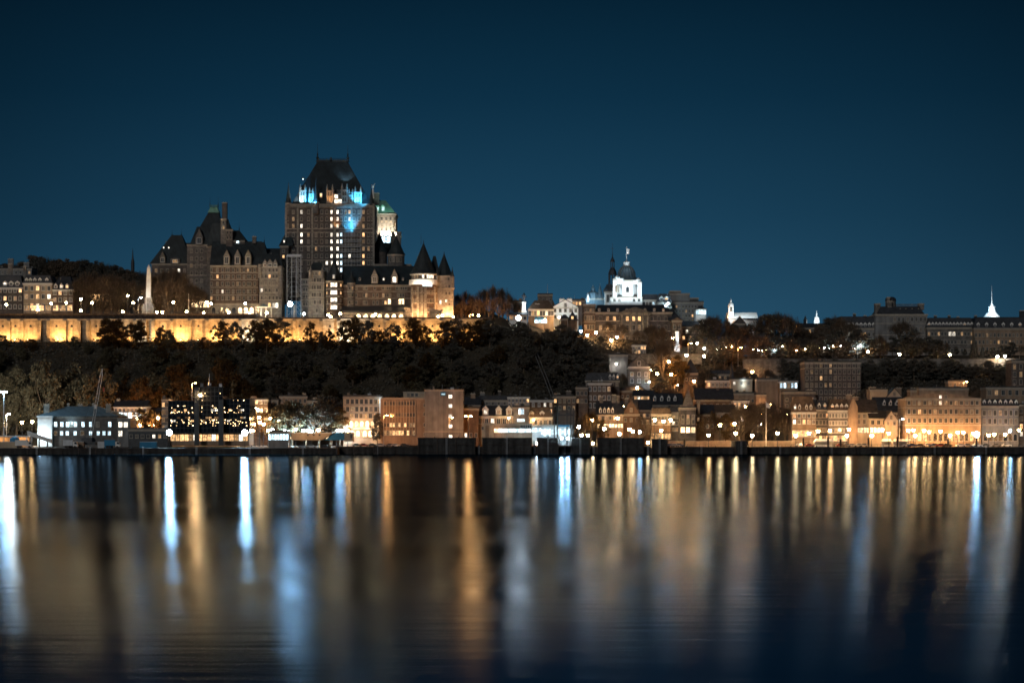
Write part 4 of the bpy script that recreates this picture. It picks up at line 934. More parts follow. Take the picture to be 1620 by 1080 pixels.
# far steeples
c = Bld('white_spire', 'tiny brilliant white spire above the trees in the middle distance', 'spire', 1292, 1300, 515)
g = G(); g.lathe(0, 0, [(1.7,c.lz(530)),(1.7,c.lz(509)),(1.9,c.lz(508.8)),(1.5,c.lz(504.5)),(1.6,c.lz(503)),(.9,c.lz(501)),(.5,c.lz(499)),(.12,c.lz(491))], 8); g.build('spire', M['white'], c.r)
light('cold', 4500, c.r, (0,-7,c.lz(508)), .4)
c = Bld('dark_spire', 'thin dark pointed spire left of the tiny brilliant white spire', 'spire', 1274, 1290, 515)
g = G(); g.lathe(0, 0, [(1.2,c.lz(530)),(1.2,c.lz(506)),(.5,c.lz(502)),(.1,c.lz(499))], 8); g.build('spire', M['slate'], c.r)
c = Bld('dark_spire', 'thin dark church spire on the wooded hill left of the obelisk', 'spire', 210, 1320, 440)
g = G(); g.lathe(0, 0, [(1.1,c.lz(450)),(1.1,c.lz(415)),(.5,c.lz(408)),(.08,c.lz(393))], 8); g.build('spire', M['slate'], c.r)
H('row_house', 'low slate-roofed range beneath the tiny white spire', 1262, 1330, 518, 550, 1230, 12, 'grey', 'gable', 511, 'slate', 9, (524,), 1.2, 1.6, .15, cat='house')
# seminary range on the right
c = H('seminary', 'long grey seminary range with mansard dormers left of its raised centre block', 1326, 1418, 519, 570, 1200, 18, 'grey', 'mansard', 501, 'slate', 14, (529,541,553), 1.1, 2.0, .07, cat='seminary', dorm=14, dpy=517, cor=.5, chim=[(1355,495,1.6,'dmetal'),(1372,498,1.6,'dmetal')])
c = Bld('seminary', 'raised centre block of the seminary with roof balustrade, drum and chimneys', 'seminary', 1430, 1196, 560)
w = c.wall(1385, 1467, 497, 575, 'grey', dep=22, cor=.6, course=[512,530]); c.wins(w, cols_n(1412,1467,8), [505,521,536,550], 1.1, 2.1, lit=.02)
c.mansard(1388, 1462, 485, 497, 'slate', dep=20, slope=.5); 
for q in (1424,1433,1443,1453): c.dormer(w, q, 495.5, 1.9, 1.8, 1197.5, lit=0)
g = G(); 
for i in range(26): xx = c.lx(1420+40*i/25); g.box(xx-.12,xx+.12,4,4.2,c.lz(485),c.lz(481))
g.box(c.lx(1420),c.lx(1461),3.95,4.25,c.lz(481),c.lz(480.2)); g.build('balustrade', M['stone'], c.r)
c.wall(1385, 1393, 480, 497, 'stone', d=1199, dep=5, name='chimney'); c.wall(1454, 1462, 480, 490, 'stone', d=1199, dep=5, name='chimney'); c.wall(1404, 1411, 476, 497, 'stone', d=1198, dep=5, name='chimney')
c.drum(1413, 8.5, 475, 492, 'stone', dy=8, n=14, name='drum'); g = G(); g.lathe(c.lx(1413), 8, [(3.2,c.lz(475)),(3,c.lz(471)),(1.8,c.lz(468.5)),(.1,c.lz(468))], 14); g.build('drum_cap', M['slate'], c.r); c.wall(1404,1408,470,478,'stone',d=1199,dep=4,name='chimney')
c.done()
c = H('seminary', 'grey seminary range with rounded dormers and two lit windows right of its centre block', 1467, 1540, 518, 575, 1190, 18, 'stone', 'mansard', 503, 'slate', 14, (528,541,554), 1.1, 1.9, .0, cat='seminary', dorm=13, dpy=516.5, cor=.4, chim=[(1484,498,1.5,'dmetal'),(1506,498,1.5,'dmetal'),(1520,500,1.5,'dmetal')])
for q in (1503,1509): c.win(c.r, c.lx(q), -.05, c.lz(531.5), 1.5, 2.4, 'lit_cool')
H('seminary', 'dark warm-toned seminary wing at the right edge of the skyline', 1541, 1660, 519, 575, 1185, 18, 'tan', 'mansard', 502, 'slate', 20, (530,541,552), .9, 1.9, .03, cat='seminary', dorm=9, dpy=517, cor=.4, chim=[(1548,498,1.4,'dmetal'),(1622,490,3,'dmetal')])
c = Bld('parliament_tower', 'blue-white floodlit tower top with slender spire above the seminary roofs', 'tower', 1569, 1500, 520)
x = 0; g = G(); g.lathe(0, 0, [(5.8,c.lz(520)),(5.6,c.lz(501)),(4.2,c.lz(497.5)),(2.8,c.lz(494)),(2.4,c.lz(490))], 8); g.build('tower_roof', M['white'], c.r)
g = G(); g.lathe(0, 0, [(2.3,c.lz(490)),(2.1,c.lz(486)),(2.6,c.lz(485.6)),(2.6,c.lz(485)),(1,c.lz(484)),(.9,c.lz(481)),(.5,c.lz(480))], 8); g.build('lantern', M['white'], c.r)
g = G(); g.lathe(0, 0, [(.6,c.lz(480)),(.3,c.lz(477)),(.25,c.lz(470)),(.06,c.lz(451))], 6); g.build('spire', M['white'], c.r)
light('cold', 3500, c.r, (2,-9,c.lz(494)), .5); light('cold', 1500, c.r, (0,-6,c.lz(482)), .5); light('blue', 3500, c.r, (-6,-5,c.lz(488)), .5)
# retaining walls of the ramparts
def rampart(a, b, t, bt, D, label, m='stone'):
    x0, x1 = X(a,D), X(b,D); r = thing('rampart_wall', label, 'wall', ((x0+x1)/2, D, Z(bt,D)-3)); w=(x1-x0)/2; h=Z(t,D)-Z(bt,D)+3
    g=G(); g.frus((-w,w,-.6,3),0,(-w,w,0,3),h); g.build('wall', M[m], r); g=G(); g.box(-w-.05,w+.05,-.15,3.1,h,h+.35)
    g.build('coping', M['brick'], r)
rampart(1176, 1236, 568, 590, 1070, 'bare stretch of stone rampart wall above the lower town')
rampart(1236, 1700, 568, 574, 1082, 'long dark rampart parapet under the seminary trees')
rampart(955, 1110, 560, 566, 1078, 'dark terrace wall in front of the palace garden')

# ---- hillside houses in the middle
H('townhouse', 'small orange-lit brick house top with white cornice below the palace', 1000, 1022, 546, 566, 1085, 8, 'brick2', 'flat', None, 'slate', 5, (550,557), .9, 1.6, .35, warm=1, vents=1, trim='wtrim')
H('house', 'plain grey box house with a wall lamp on the steep street', 964, 993, 561, 590, 1060, 9, 'grey', 'flat', None, 'slate', 2, (), vents=1)
H('stone_house', 'tall narrow stone house with pointed gable and two rows of windows on the slope', 994, 1028, 580, 613, 1048, 12, 'stone', 'front', 562, 'slate', 3, (592,602), 1.3, 1.9, .12, trim='wtrim', cat='house')
H('townhouse', 'dark brick flat-roofed house halfway up the hill with lit window and balcony', 930, 967, 606, 650, 1016, 12, 'brick2', 'flat', None, 'slate', 5, (615,629,641), 1.1, 2.0, .12, vents=4, trim='wtrim', warm=.8)
H('townhouse', 'upper brick storey with dormer roof behind the dark brick flat-roofed house', 926, 980, 602, 630, 1026, 10, 'brick', 'mansard', 590, 'slate', 7, (608,), .9, 1.4, .08, dorm=[965,971,977], dpy=600, dw=1.2)
H('townhouse', 'small brick house with blind windows left of the dark brick flat-roofed house', 911, 930, 613, 650, 1014, 10, 'brick2', 'flat', None, 'slate', 3, (622,634), 1.1, 1.8, .05, vents=1)
H('townhouse', 'low orange brick house with stepped chimney roofline behind the ferry gantry', 875, 911, 627, 660, 1010, 10, 'brick2', 'flat', None, 'slate', 5, (634,645), 1.0, 1.6, .12, vents=2, chim=[(884,622,1.4),(900,618,2.4,'brick')])
H('townhouse', 'orange brick row with white lit eaves behind the dormered house', 803, 838, 628, 655, 1006, 10, 'tan', 'flat', None, 'slate', 6, (633,641), .9, 1.8, .2, vents=3, trim='wtrim')
H('townhouse', 'dark flat house with white strip eaves left of the stepped chimney house', 839, 876, 633, 660, 1004, 10, 'dbrown', 'flat', None, 'slate', 4, (640,650), .9, 1.6, .15, vents=3, trim='wtrim')
H('townhouse', 'dark grey slate-roofed block with one lit window above the dormered house roof', 756, 803, 633, 660, 1008, 10, 'grey', 'mansard', 626, 'slate', 5, (638,), .9, 1.4, .1, chim=[(763,620,2.2,'grey'),(790,618,1.3)])
H('townhouse', 'dim low house with pale chimneys right of the grey office tower', 733, 760, 640, 660, 1000, 10, 'dbrown', 'gable', 628, 'slate', 3, (648,), .9, 1.4, .1, chim=[(748,622,2.2,'tan'),(739,634,1.2)])
H('townhouse', 'grey brick house under the terrace lamp with white dentil eaves', 980, 1024, 618, 640, 1030, 10, 'dbrown', 'hip', 610, 'slate', 5, (627,), .9, 1.3, .1)
c = H('restaurant', 'house with a row of bright arcade lights below its eaves, under the stone gable', 1003, 1034, 626, 650, 1016, 9, 'brick', 'gable', 617, 'slate', 6, ((629,1.3,1.1,.95),), 1.1, 1.3, .9, cat='restaurant')
H('stone_house', 'stone house with steep slate roof and a row of lit shop windows below', 945, 986, 655, 694, 960, 12, 'tan', 'gable', 634, 'slate', 7, (661,), .9, 1.6, .08, dorm=[950,956.5,963,969], dpy=653, dw=1.2, chim=[(952,627,1.6,'stone',5),(972,624,2.0,'stone',5),(979,626,1.3,'stone',5)], shop=(676,9,1.6,'lit_shop'), warm=1, cat='house')
H('stone_house', 'plain dark stone gable end leaning against the pale-roofed stone house', 985, 1012, 655, 694, 964, 14, 'dbrown', 'front', 632, 'rbrown', 3, (664,), .9, 1.5, .05, chim=[(992,630,1.5,'stone',4)], cat='house')
H('townhouse', 'dark house with triangular white dormer sign left of the blue-lit kiosk', 1012, 1032, 648, 694, 968, 12, 'dbrown', 'gable', 633, 'slate', 4, (657,667), .9, 1.6, .1)
H('townhouse', 'row house with four bluish roof dormers along its long dark roof', 1030, 1080, 640, 694, 985, 12, 'brick', 'gable', 622, 'slate', 8, (648,), .9, 1.5, .06, dorm=[1036,1047,1058,1068], dpy=634, dw=1.3)
H('townhouse', 'brown row house with lamp-lit brackets over its white shopfront', 1030, 1062, 655, 694, 962, 12, 'dbrown', 'mansard', 646, 'rbrown', 6, (661,669), .9, 1.4, .12, shop=(694,6,2.4,'lit_warm'))
H('townhouse', 'brown row house right of the white shopfront, its storeys lit from below', 1058, 1078, 652, 694, 966, 12, 'brick', 'mansard', 642, 'slate', 4, (659,669,679), .9, 1.5, .12)
c = H('tower_house', 'narrow house with tall bare triangular gable wall and glowing white ground floor', 1076, 1101, 645, 694, 956, 12, 'brick', 'flat', None, 'slate', 3, (659,667), 1.0, 1.7, .35, vents=0, shop=(684,3,2.4,'lit_shop'))
c.gfront(1079, 1098, 614, 645, 'rbrown', 'stone', d=957, dep=1.2, over=.1); c.wall(1104,1107,638,655,'cream',d=962,dep=2,cor=0,name='chimney')
H('townhouse', 'dark house in the shade right of the tall triangular gable', 1101, 1130, 655, 694, 968, 12, 'dbrown', 'gable', 640, 'slate', 4, (663,674), .9, 1.5, .05, chim=[(1106,636,1.5,'tan',3)])
H('school_building', 'long pale low building with arched windows below the grassy rampart', 1118, 1158, 602, 630, 1050, 10, 'tan', 'flat', None, 'slate', 6, (608.5,), 1.2, 1.6, .1, trim='wtrim', cat='school', vents=3)
H('school_building', 'upper storey range with grey roof behind the long pale low building', 1084, 1160, 592, 610, 1060, 10, 'brick', 'mansard', 586, 'slate', 9, (597,), .9, 1.3, .05, cat='school')
H('townhouse', 'dark hillside house with pyramid roof left of the long pale building', 1082, 1104, 590, 620, 1056, 9, 'brick', 'hip', 568, 'slate', 3, (600,), .9, 1.4, .1, ra=1092, rb=1094)
c = H('townhouse', 'white-lit house with two bright wall lamps below the rampart wall', 1156, 1190, 600, 628, 1046, 9, 'cream', 'flat', None, 'slate', 3, (606,), 1.0, 1.5, .1, vents=1)
c.cone(1157.5, 4, 574, 598, 'slate', n=8)
light('cold', 160, c.r, (c.lx(1176),-1.2,c.lz(601)), .3); light('cold', 220, c.r, (c.lx(1176),-1.2,c.lz(609)), .3)
H('townhouse', 'dark slate-roofed houses in the hollow under the white-lit house', 1100, 1160, 632, 665, 1020, 12, 'dbrown', 'gable', 614, 'slate', 6, (641,), .9, 1.4, .08, chim=[(1137,612,1.4),(1128,622,1.2)])
H('townhouse', 'dim flat-roofed house with low parapet left of the pale blank wall', 1156, 1196, 622, 650, 1024, 10, 'tan', 'flat', None, 'slate', 4, (634,), .9, 1.4, .08, vents=3)
H('townhouse', 'small orange lit facade squeezed under dark roofs above the garden mural', 1160, 1185, 634, 665, 1000, 9, 'brick2', 'flat', None, 'slate', 4, (639,646), .9, 1.6, .4, warm=1, vents=0, trim='wtrim')
H('mural_wall', 'warm glowing gable wall with painted niches behind the garden tree', 1164, 1178, 652, 694, 965, 8, 'cream', 'flat', None, 'slate', 2, (662,674), 1.2, 2.2, .2, cat='wall', vents=0)
H('townhouse', 'house with balcony and wall of small windows left of the mural wall', 1120, 1164, 652, 694, 970, 12, 'tan', 'gable', 640, 'rbrown', 5, (660,672), 1.0, 1.7, .15)
H('townhouse', 'blank pale side wall standing free above the bare trees', 1196, 1212, 624, 655, 1010, 8, 'tan', 'flat', None, 'slate', 1, (), vents=0)
H('townhouse', 'long blank walled building with sloping roof below the grassy bank', 1198, 1234, 600, 640, 1036, 10, 'tan', 'flat', None, 'slate', 1, (), vents=1)
H('pavilion', 'flat pavilion with four tall bluish lit windows and white lit eaves', 1233, 1262, 603, 630, 1030, 10, 'tan', 'flat', None, 'slate', 5, ((609.5,2.3,1.0,.8),), 1.0, 2.3, .8, cat='pavilion', blue=True, trim='wtrim', vents=1)
H('townhouse', 'brown boxy house with pale chimney slabs above the mansard houses', 1240, 1290, 620, 655, 1012, 10, 'brick', 'flat', None, 'slate', 5, (632,642), .9, 1.5, .08, chim=[(1247,619,2.6,'tan',0),(1281,616,2.6,'tan',0)], vents=2)
H('apartment_building', 'five-storey brown brick apartment block standing above the old roofs', 1273, 1362, 573, 668, 1018, 16, 'brick', 'flat', None, 'slate', 12, (578,588,598,609,620,631,642), 1.0, 1.8, .03, warm=1, trim='trim', cat='apartment building', vents=5, course=[583], frame='trim')
# ---- old row on the right promenade
H('townhouse', 'mansarded corner house with lit second storey and long iron balcony', 1253, 1291, 652, 700, 940, 12, 'tan', 'mansard', 628, 'rbrown', 5, (657,667), 1.1, 1.8, .3, dorm=[1258,1265,1276,1283], dpy=648, dw=1.2, shop=(690,6,2.6,'lit_warm'), chim=[(1280,622,1.6)], trim='wtrim')
H('townhouse', 'plain brown row house with two roof dormers left of the peaked-dormer house', 1290, 1312, 648, 700, 942, 12, 'brick', 'mansard', 634, 'slate', 4, (657,668,680), 1.0, 1.8, .08, dorm=[1296,1305], dpy=646, dw=1.3, shop=(697,4,2.2,'lit_warm'), chim=[(1291,630,1.5)])
H('townhouse', 'stone row house with four pointed white dormers and lamp brackets', 1311, 1345, 649, 700, 938, 12, 'stone', 'mansard', 632, 'rbrown', 7, (657,669,681), .9, 1.8, .05, dorm=[1317,1324,1331.5,1339], dpy=647.5, dw=1.5, shop=(697,5,2.2,'lit_warm'), trim='wtrim', chim=[(1345,624,2.6,'tan',3)])
c = H('stone_house', 'old stone house whose tall orange-lit gable rises beside its brown roof', 1355, 1388, 652, 700, 936, 13, 'cream', 'gable', 632, 'rbrown', 4, (658,667), 1.0, 1.7, .05, chim=[(1357,627,2.4,'tan',6),(1383,640,1.2,'tan',6)], shop=(684,6,2.2,'lit_shop'), cat='house')
w = c.wall(1343, 1357, 650, 712, 'tan', d=934, dep=14, cor=0, name='side_wall'); g = G(); g.prism([(c.lx(1343,934),c.lz(650,934)),(c.lx(1357,934),c.lz(650,934)),(c.lx(1357,934),c.lz(643,934)),(c.lx(1351.5,934),c.lz(631,934)),(c.lx(1347.5,934),c.lz(631,934))],-1.98,8); g.build('side_gable', M['tan'], c.r)
H('stone_house', 'low cream house with three small upper windows beside the front gable', 1376, 1404, 661, 700, 932, 12, 'cream', 'gable', 650, 'rbrown', 3, (668,), 1.2, 1.7, .03, cat='house', shop=(684,5,2.2,'lit_shop'))
H('stone_house', 'cream stone house with plain pointed gable facing the river', 1400, 1420, 664, 700, 930, 14, 'cream', 'front', 650, 'rbrown', 2, (669,), .9, 1.8, .03, cat='house')
H('townhouse', 'dark slate roofs with tiny lit dormers behind the cream gable', 1384, 1432, 652, 690, 975, 12, 'dbrown', 'gable', 628, 'slate', 6, (658,), .9, 1.4, .08, dorm=[1399,1409,1419], dpy=641, dw=1.1)
H('townhouse', 'pale twin-chimneyed house peeping over the dark slate roofs', 1376, 1404, 616, 650, 1000, 9, 'cream', 'flat', None, 'slate', 1, (), vents=0, chim=[(1380,612,3.2,'cream',0),(1398,614,3.4,'cream',0)])
H('townhouse', 'small pale gabled house top right of the twin chimneys', 1404, 1426, 627, 650, 998, 9, 'cream', 'front', 614, 'slate', 1, (), chim=[(1423,613,2.6,'tan',2)])
c = Bld('warehouse', 'long four-storey stone warehouse with peaked parapets and glowing ground-floor arches', 'warehouse', 1492, 925, 698)
w = c.wall(1432, 1552, 630, 712, 'tan', dep=18, course=[645,659,673], cor=.3)
g = G(); g.prism([(c.lx(1432),c.lz(630)),(c.lx(1552),c.lz(632)),(c.lx(1550),c.lz(630)),(c.lx(1498),c.lz(621)),(c.lx(1470),c.lz(623)),(c.lx(1434),c.lz(628))], .02, 5); g.build('parapet', M['tan'], c.r)
cl = cols_n(1434,1550,14)
c.wins(w, cl, [637], 1.1, 1.6, lit=.10, warm=.6); c.wins(w, cl, [651,665], 1.1, 1.9, lit=.03)
c.wins(w, [cl[6],cl[7]], [628], 1.0, 1.5, lit=.5)
for q in cl: c.win(w, c.lx(q), 0, c.lz(697), 1.5, 3.4, 'lit_warm' if hashr('wh', q) < .6 else 'lit_dim', 'trim', 'arch')
c.vents(1440, 1550, 629, 5, dep=16); c.done()
c = H('warehouse', 'darker blue-grey warehouse with mansard dormers and cool-lit ground floor', 1553, 1612, 642, 700, 928, 18, 'grey', 'mansard', 632, 'slate', 7, (653,666), 1.1, 2.1, .08, dorm=7, dpy=641, dw=1.4, cat='warehouse', course=[645,673], warm=0)
for q in cols_n(1555,1610,7): c.win(c.r, c.lx(q), -.02, c.lz(697), 1.5, 3.0, 'lit_dim' if hashr('ww', q) < .5 else 'pglass', 'trim', 'arch')
H('warehouse', 'brown building cut by the right edge of the view', 1612, 1680, 640, 700, 932, 18, 'brick2', 'flat', None, 'slate', 9, (650,662,674,686), 1.1, 1.8, .25, cat='warehouse')
H('rooftop_storey', 'set-back pale flat storey behind the peaked warehouse parapet', 1454, 1532, 614, 640, 985, 12, 'tan', 'flat', None, 'slate', 10, (), vents=6, cat='building')
H('townhouse', 'orange-lit long house behind the darker blue-grey warehouse', 1560, 1625, 613, 640, 990, 12, 'tan', 'flat', None, 'slate', 6, (621,), 1.4, 2.2, .03, vents=3)
H('townhouse', 'distant brick building at the right edge under the ramparts', 1600, 1660, 571, 625, 1040, 12, 'brick', 'flat', None, 'slate', 6, (580,592,604), 1.2, 2.4, .06, vents=3)
H('hillside_house', 'small lit penthouse beside the orange street lamp above the warehouses', 1500, 1530, 603, 620, 1040, 8, 'tan', 'flat', None, 'slate', 4, (608,), 1.0, 1.4, .3, vents=2)
# chimney stubs etc. between 1432 and 1465 behind
H('townhouse', 'twin blank chimney walls behind the left end of the long warehouse', 1440, 1462, 617, 640, 990, 8, 'tan', 'flat', None, 'slate', 1, (), vents=0, chim=[(1445,614,2.4,'tan',0),(1457,613,2.4,'tan',0)])

# ---- lower town, left
c = Bld('custom_house', 'grey stone harbour house with hipped blue roof, chimneys and white-lit end wall', 'building', 125, 915, 700)
w = c.wall(82, 186, 658, 706, 'brick', dep=22, cor=.5, frame='lstone')
on = {(99+0*1,671):'lit_blue'}
c.wins(w, [88,98,107,113,119.5,131.5,143.5,154.5,173.5], [671], 1.2, 2.0, lit=.85, warm=0, blue=True); c.wins(w, [88,97.5,106.5,119,130.5,143.5,155.5,164.5,173], [685], 1.2, 1.6, lit=.8, warm=0, blue=True)
we = c.wall(59.5, 82, 658, 706, 'white', d=913, dep=20, cor=.5, frame='white', name='end_wall')
c.hip(58, 188, 642, 658, 'broof', d=914, dep=22, ra=100, rb=150, flat=.1)
for q, t, k in ((72,639,2.4),(101,638,.9),(120,639,2.0),(141,638,.9),(170,639,2.2)): c.chimney(q, t, 657 if q in (72,170) else 646, k, m='lstone', dy=2 if q in (72,170) else 9)
w = c.wall(186, 206, 661, 706, 'grey', d=914, dep=14, cor=.3, name='annex'); c.wins(w, [190.5,199], [671.5], 1.6, 2.2, d=914, lit=1, warm=0); c.wins(w, [190.5], [685.5], 1.6, 2.4, d=914, lit=1, warm=0)
light('blue', 500, c.r, (c.lx(113),-1.5,c.lz(669)), .3); light('cold', 2500, c.r, (c.lx(68),-5,c.lz(690)), .4)
c.done()
H('shed', 'low dark harbour shed with two small lights right of the harbour house', 203, 266, 679, 704, 905, 10, 'dmetal', 'flat', None, 'dmetal', 7, (690,), 1.1, 1.4, .2, cat='shed', vents=1)
H('townhouse', 'pale house with gable dormer and bright arched arcade behind the harbour house', 180, 232, 643, 694, 955, 12, 'cream', 'gable', 633, 'slate', 8, (648,), 1.0, 1.6, .1, chim=[(184,631,1.6,'tan')], shop=(661,7,2.4,'lit_shopb'), trim='wtrim')
H('townhouse', 'small house covered in orange lamp light behind the trees by the glass block', 225, 264, 655, 694, 960, 12, 'brick2', 'gable', 645, 'slate', 6, (661,672), 1.1, 1.7, .3, shop=(694,5,2.4,'lit_shop'))
# glass office block
c = Bld('glass_office', 'dark glass office block with three bays full of small warm lights', 'office block', 330, 905, 698)
rngo = random.Random(5)
def bay(a, b, t, d, dep):
    w = c.wall(a, b, t, 684, 'tglass', d=d, dep=dep, cor=0, name='glass_bay')
    x0, x1, z0, z1 = c.lx(a,d), c.lx(b,d), c.lz(684,d), c.lz(t,d); y = d-905
    n = max(3, int((x1-x0)/1.6)); g = G(); g.box(-.06,.06,-.12,0,0,z1-z0); me = g.mesh('mullion', M['dmetal'])
    for i in range(n+1): place('mullion', me, w, (x0+(x1-x0)*i/n, y, z0))
    m = max(3, int((z1-z0)/1.9)); g = G(); g.box(x0,x1,-.14,0,-.08,.08); me = g.mesh('transom', M['dmetal'])
    for i in range(m+1): place('transom', me, w, (0, y, z0+(z1-z0)*i/m))
    return w, n, m, x0, x1, y, z0, z1
for a, b, t, d, dep in ((266,310,634,906,20),(309,352,612,903,22),(351,395,631,906,20)):
    w, n, m, x0, x1, y, z0, z1 = bay(a, b, t, d, dep)
    # interior lamps seen through the glass, hung just behind it floor by floor
    L = [('glow_office',.20),('glow_office',.15),('glow_office',.12)]
    for k in range(40):
        row = rngo.choice([649,651,652,653,664,666,668,668,670,673,645] if k < 33 else [622,633,642]); q = rngo.uniform(a+4, b-3)
        if row < t+2: continue
        gk, rr = rngo.choice(L)
        g = G(); g.lathe(0, 0, [(rr*.4,-rr),(rr,0),(rr*.4,rr)], 6); place('office_lamp', g.mesh('office_lamp', M[gk]), w, (c.lx(q,d), y-.2, c.lz(row,d)))
    for k in range(9):
        q = rngo.uniform(a+5,b-5); row = rngo.choice([650,662,667])
        place('lit_pane', win_mesh(1.2,.8,rngo.choice(['lit_warm','lit_dim','lit_cool']),'timber'), w, (c.lx(q,d), y-.02, c.lz(row,d)))
w = c.wall(268, 394, 684, 704, 'tan', d=908, dep=16, cor=.2, name='ground_floor')
for q in cols_n(270,392,17): place('shop_window', win_mesh(1.9,2.7,rngo.choice(['lit_warm','lit_warm','lit_dim','lit_cool']),'tan' if False else 'trim'), w, (c.lx(q,908), 3, c.lz(697,908)))
for q in (311,349.5):
    g = G(); g.box(c.lx(q,901)-1.0, c.lx(q,901)+1.0, -4, -2, c.lz(704,901), c.lz(613 if q < 320 else 632,901)); g.build('pillar', M['dmetal'], c.r)
c.vents(310,350,612,4,dep=12); g = G(); g.tube((c.lx(327),8,c.lz(612)),(c.lx(327),8,c.lz(590)),.3,.12); g.box(c.lx(327)-.8,c.lx(327)+.8,7.6,8.4,c.lz(612),c.lz(605)); g.build('rooftop_mast', M['gmetal'], c.r)
H('townhouse', 'grey glazed house at the left flank of the glass office block', 256, 266, 632, 694, 930, 12, 'grey', 'flat', None, 'slate', 2, (640,652,664,676), 1.1, 1.8, .2, vents=1)
H('townhouse', 'orange brick house with three upper windows right of the glass office block', 395, 424, 632, 690, 950, 12, 'brick2', 'flat', None, 'slate', 4, (635.5,649,661), 1.0, 1.6, .1, vents=2, chim=[(398,627,1.6,'tan')], trim='wtrim')
H('townhouse', 'low white-topped house peeping above the square trees', 424, 440, 633, 670, 965, 10, 'cream', 'flat', None, 'slate', 2, (640,), 1, 1.4, .1, vents=1)
H('townhouse', 'flat tan house with brown cornice above the square trees', 442, 486, 627, 660, 985, 10, 'tan', 'flat', None, 'slate', 6, (634,), 1.0, 1.6, .1, vents=2, chim=[(480,622,1.5,'tan')])
H('townhouse', 'small pale chimney house left of the beige hotel', 486, 503, 634, 660, 980, 9, 'cream', 'flat', None, 'slate', 2, (), vents=1, chim=[(497,629,1.8,'cream')])
H('townhouse', 'dim brown row behind the square trees', 424, 545, 652, 694, 972, 10, 'brick', 'gable', 642, 'slate', 16, (661,673), 1.1, 1.7, .22, shop=(694,12,2.4,'lit_shop'))
c = H('beige_hotel', 'four-storey beige hotel with brilliantly lit white ground floor', 543, 603, 627, 694, 940, 14, 'cream', 'flat', None, 'slate', 8, (635,647), 1.1, 1.9, .06, cat='hotel', trim='lstone', vents=3, course=[641,654], cx=[550,557.5,564.5,572,579.5,587,594.5,600])
c.wins(c.r, [556,564,571,579,586,594], [657.5], 1.2, 2.0, lit=.3, warm=1)
for q in (556,564,572.5,581,589.5,597.5): c.win(c.r, c.lx(q), -.04, c.lz(675), 1.5, 2.6, 'lit_shop', 'trim', 'arch')
for q in (551,558,566,577,586,595): c.win(c.r, c.lx(q), -.04, c.lz(690.5), 1.6, 2.7, 'lit_shop', 'trim', 'arch')
g = G(); g.box(c.lx(560),c.lx(600),-1.6,0,c.lz(678),c.lz(677)); g.build('awning', M['wtrim'], c.r)
g = G(); g.box(c.lx(600),c.lx(603)+.3,-.3,2,c.lz(658),c.lz(627)); g.build('corner_pilaster', M['white'], c.r)
for q, wt in ((553,700),(566,900),(580,1200),(594,900)): light('soft', wt, c.r, (c.lx(q),-2.5,c.lz(676)), .4)
light('cold', 260, c.r, (c.lx(601),-2.5,c.lz(633)), .4)
c = Bld('finned_office', 'concrete office block with tall vertical fins lit orange from the left', 'office block', 630, 930, 694)
w = c.wall(602, 661, 629, 704, 'tan', dep=16, cor=.2)
for i in range(12):
    q = 607+50*i/11; g = G()
    if i == 0: g.box(-.16,.16,-.6,0,0,c.lz(633)-c.lz(688)); fme = g.mesh('fin', M['cream'])
    place('fin', fme, w, (c.lx(q),0,c.lz(688)))
fc = [607+50*(i+.5)/11 for i in range(11)]
c.wins(w, fc, [638,656], .8, 1.5, lit=.0); c.wins(w, fc, [672], .8, 1.6, lit=.5, warm=1); c.wins(w, fc, [684.5], .9, 2.0, lit=.85, warm=1)
w = c.wall(638, 674, 619.5, 630, 'cream', d=936, dep=10, name='penthouse', cor=.2); c.wins(w, [646,652.5,659], [624], 1.0, 1.5, d=936, lit=0)
w = c.wall(660, 693, 629, 704, 'tan', d=929, dep=16, cor=.2); c.wins(w, [672,675.5,684.5], [641,655,672,687], 1.0, 1.4, d=929, lit=.08)
c.done()
c = Bld('concrete_office', 'tall grey concrete block with one column of lit stair windows and a small blue sign', 'office block', 712, 924, 694)
w = c.wall(672, 733, 616, 704, 'grey', dep=20, cor=.15, course=[683])
for r in (627,642,658,674,690.5): place('window', win_mesh(1.5,1.4,'lit_cool','trim'), w, (c.lx(712.5),0,c.lz(r+2.5)))
g = G(); z0,z1 = c.lz(626),c.lz(620); g.box(c.lx(697),c.lx(705),-.25,0,z0,z1); sg = g.build('sign', M['bluepaint'], c.r)
for i in range(4): g = G(); g.box(c.lx(698.6+i*1.5),c.lx(699.6+i*1.5),-.3,-.26,z0+.5,z0+1.0); g.build('sign_letter', M['sign_white'], sg)
g = G(); 
for q in (693,702,716,727): g = G(); g.box(c.lx(q)-.03,c.lx(q)+.05,-.03,0.0,c.lz(704),c.lz(617)); g.build('panel_joint', M['dmetal'], w)
c.vents(680,730,616,6,dep=16); c.done()
H('townhouse', 'narrow dark brown building behind the twin orange lamps', 733, 757, 646, 700, 930, 14, 'dbrown', 'flat', None, 'slate', 3, (688,), .9, 1.8, .3, vents=2)
c = H('ferry_lounge', 'dark-roofed house with three white gabled dormers above the ferry terminal', 756, 812, 658, 700, 935, 14, 'tan', 'hip', 641, 'slate', 6, (666,), 1.4, 2.2, .25, warm=0, trim='wtrim', cat='house', ra=764, rb=808)
for q in (768,789,805.5): c.dormer(c.r, q, 656, 2.6, 2.4, 935.3, pane='lit_cool' if q == 768 else 'lit_dim', roofm='wtrim', peak=1.5, wallm='wtrim')
c = H('townhouse', 'grey cube house with tall white-framed window beside the three dormers', 812, 837, 644, 700, 934, 14, 'grey', 'flat', None, 'slate', 1, (), vents=1)
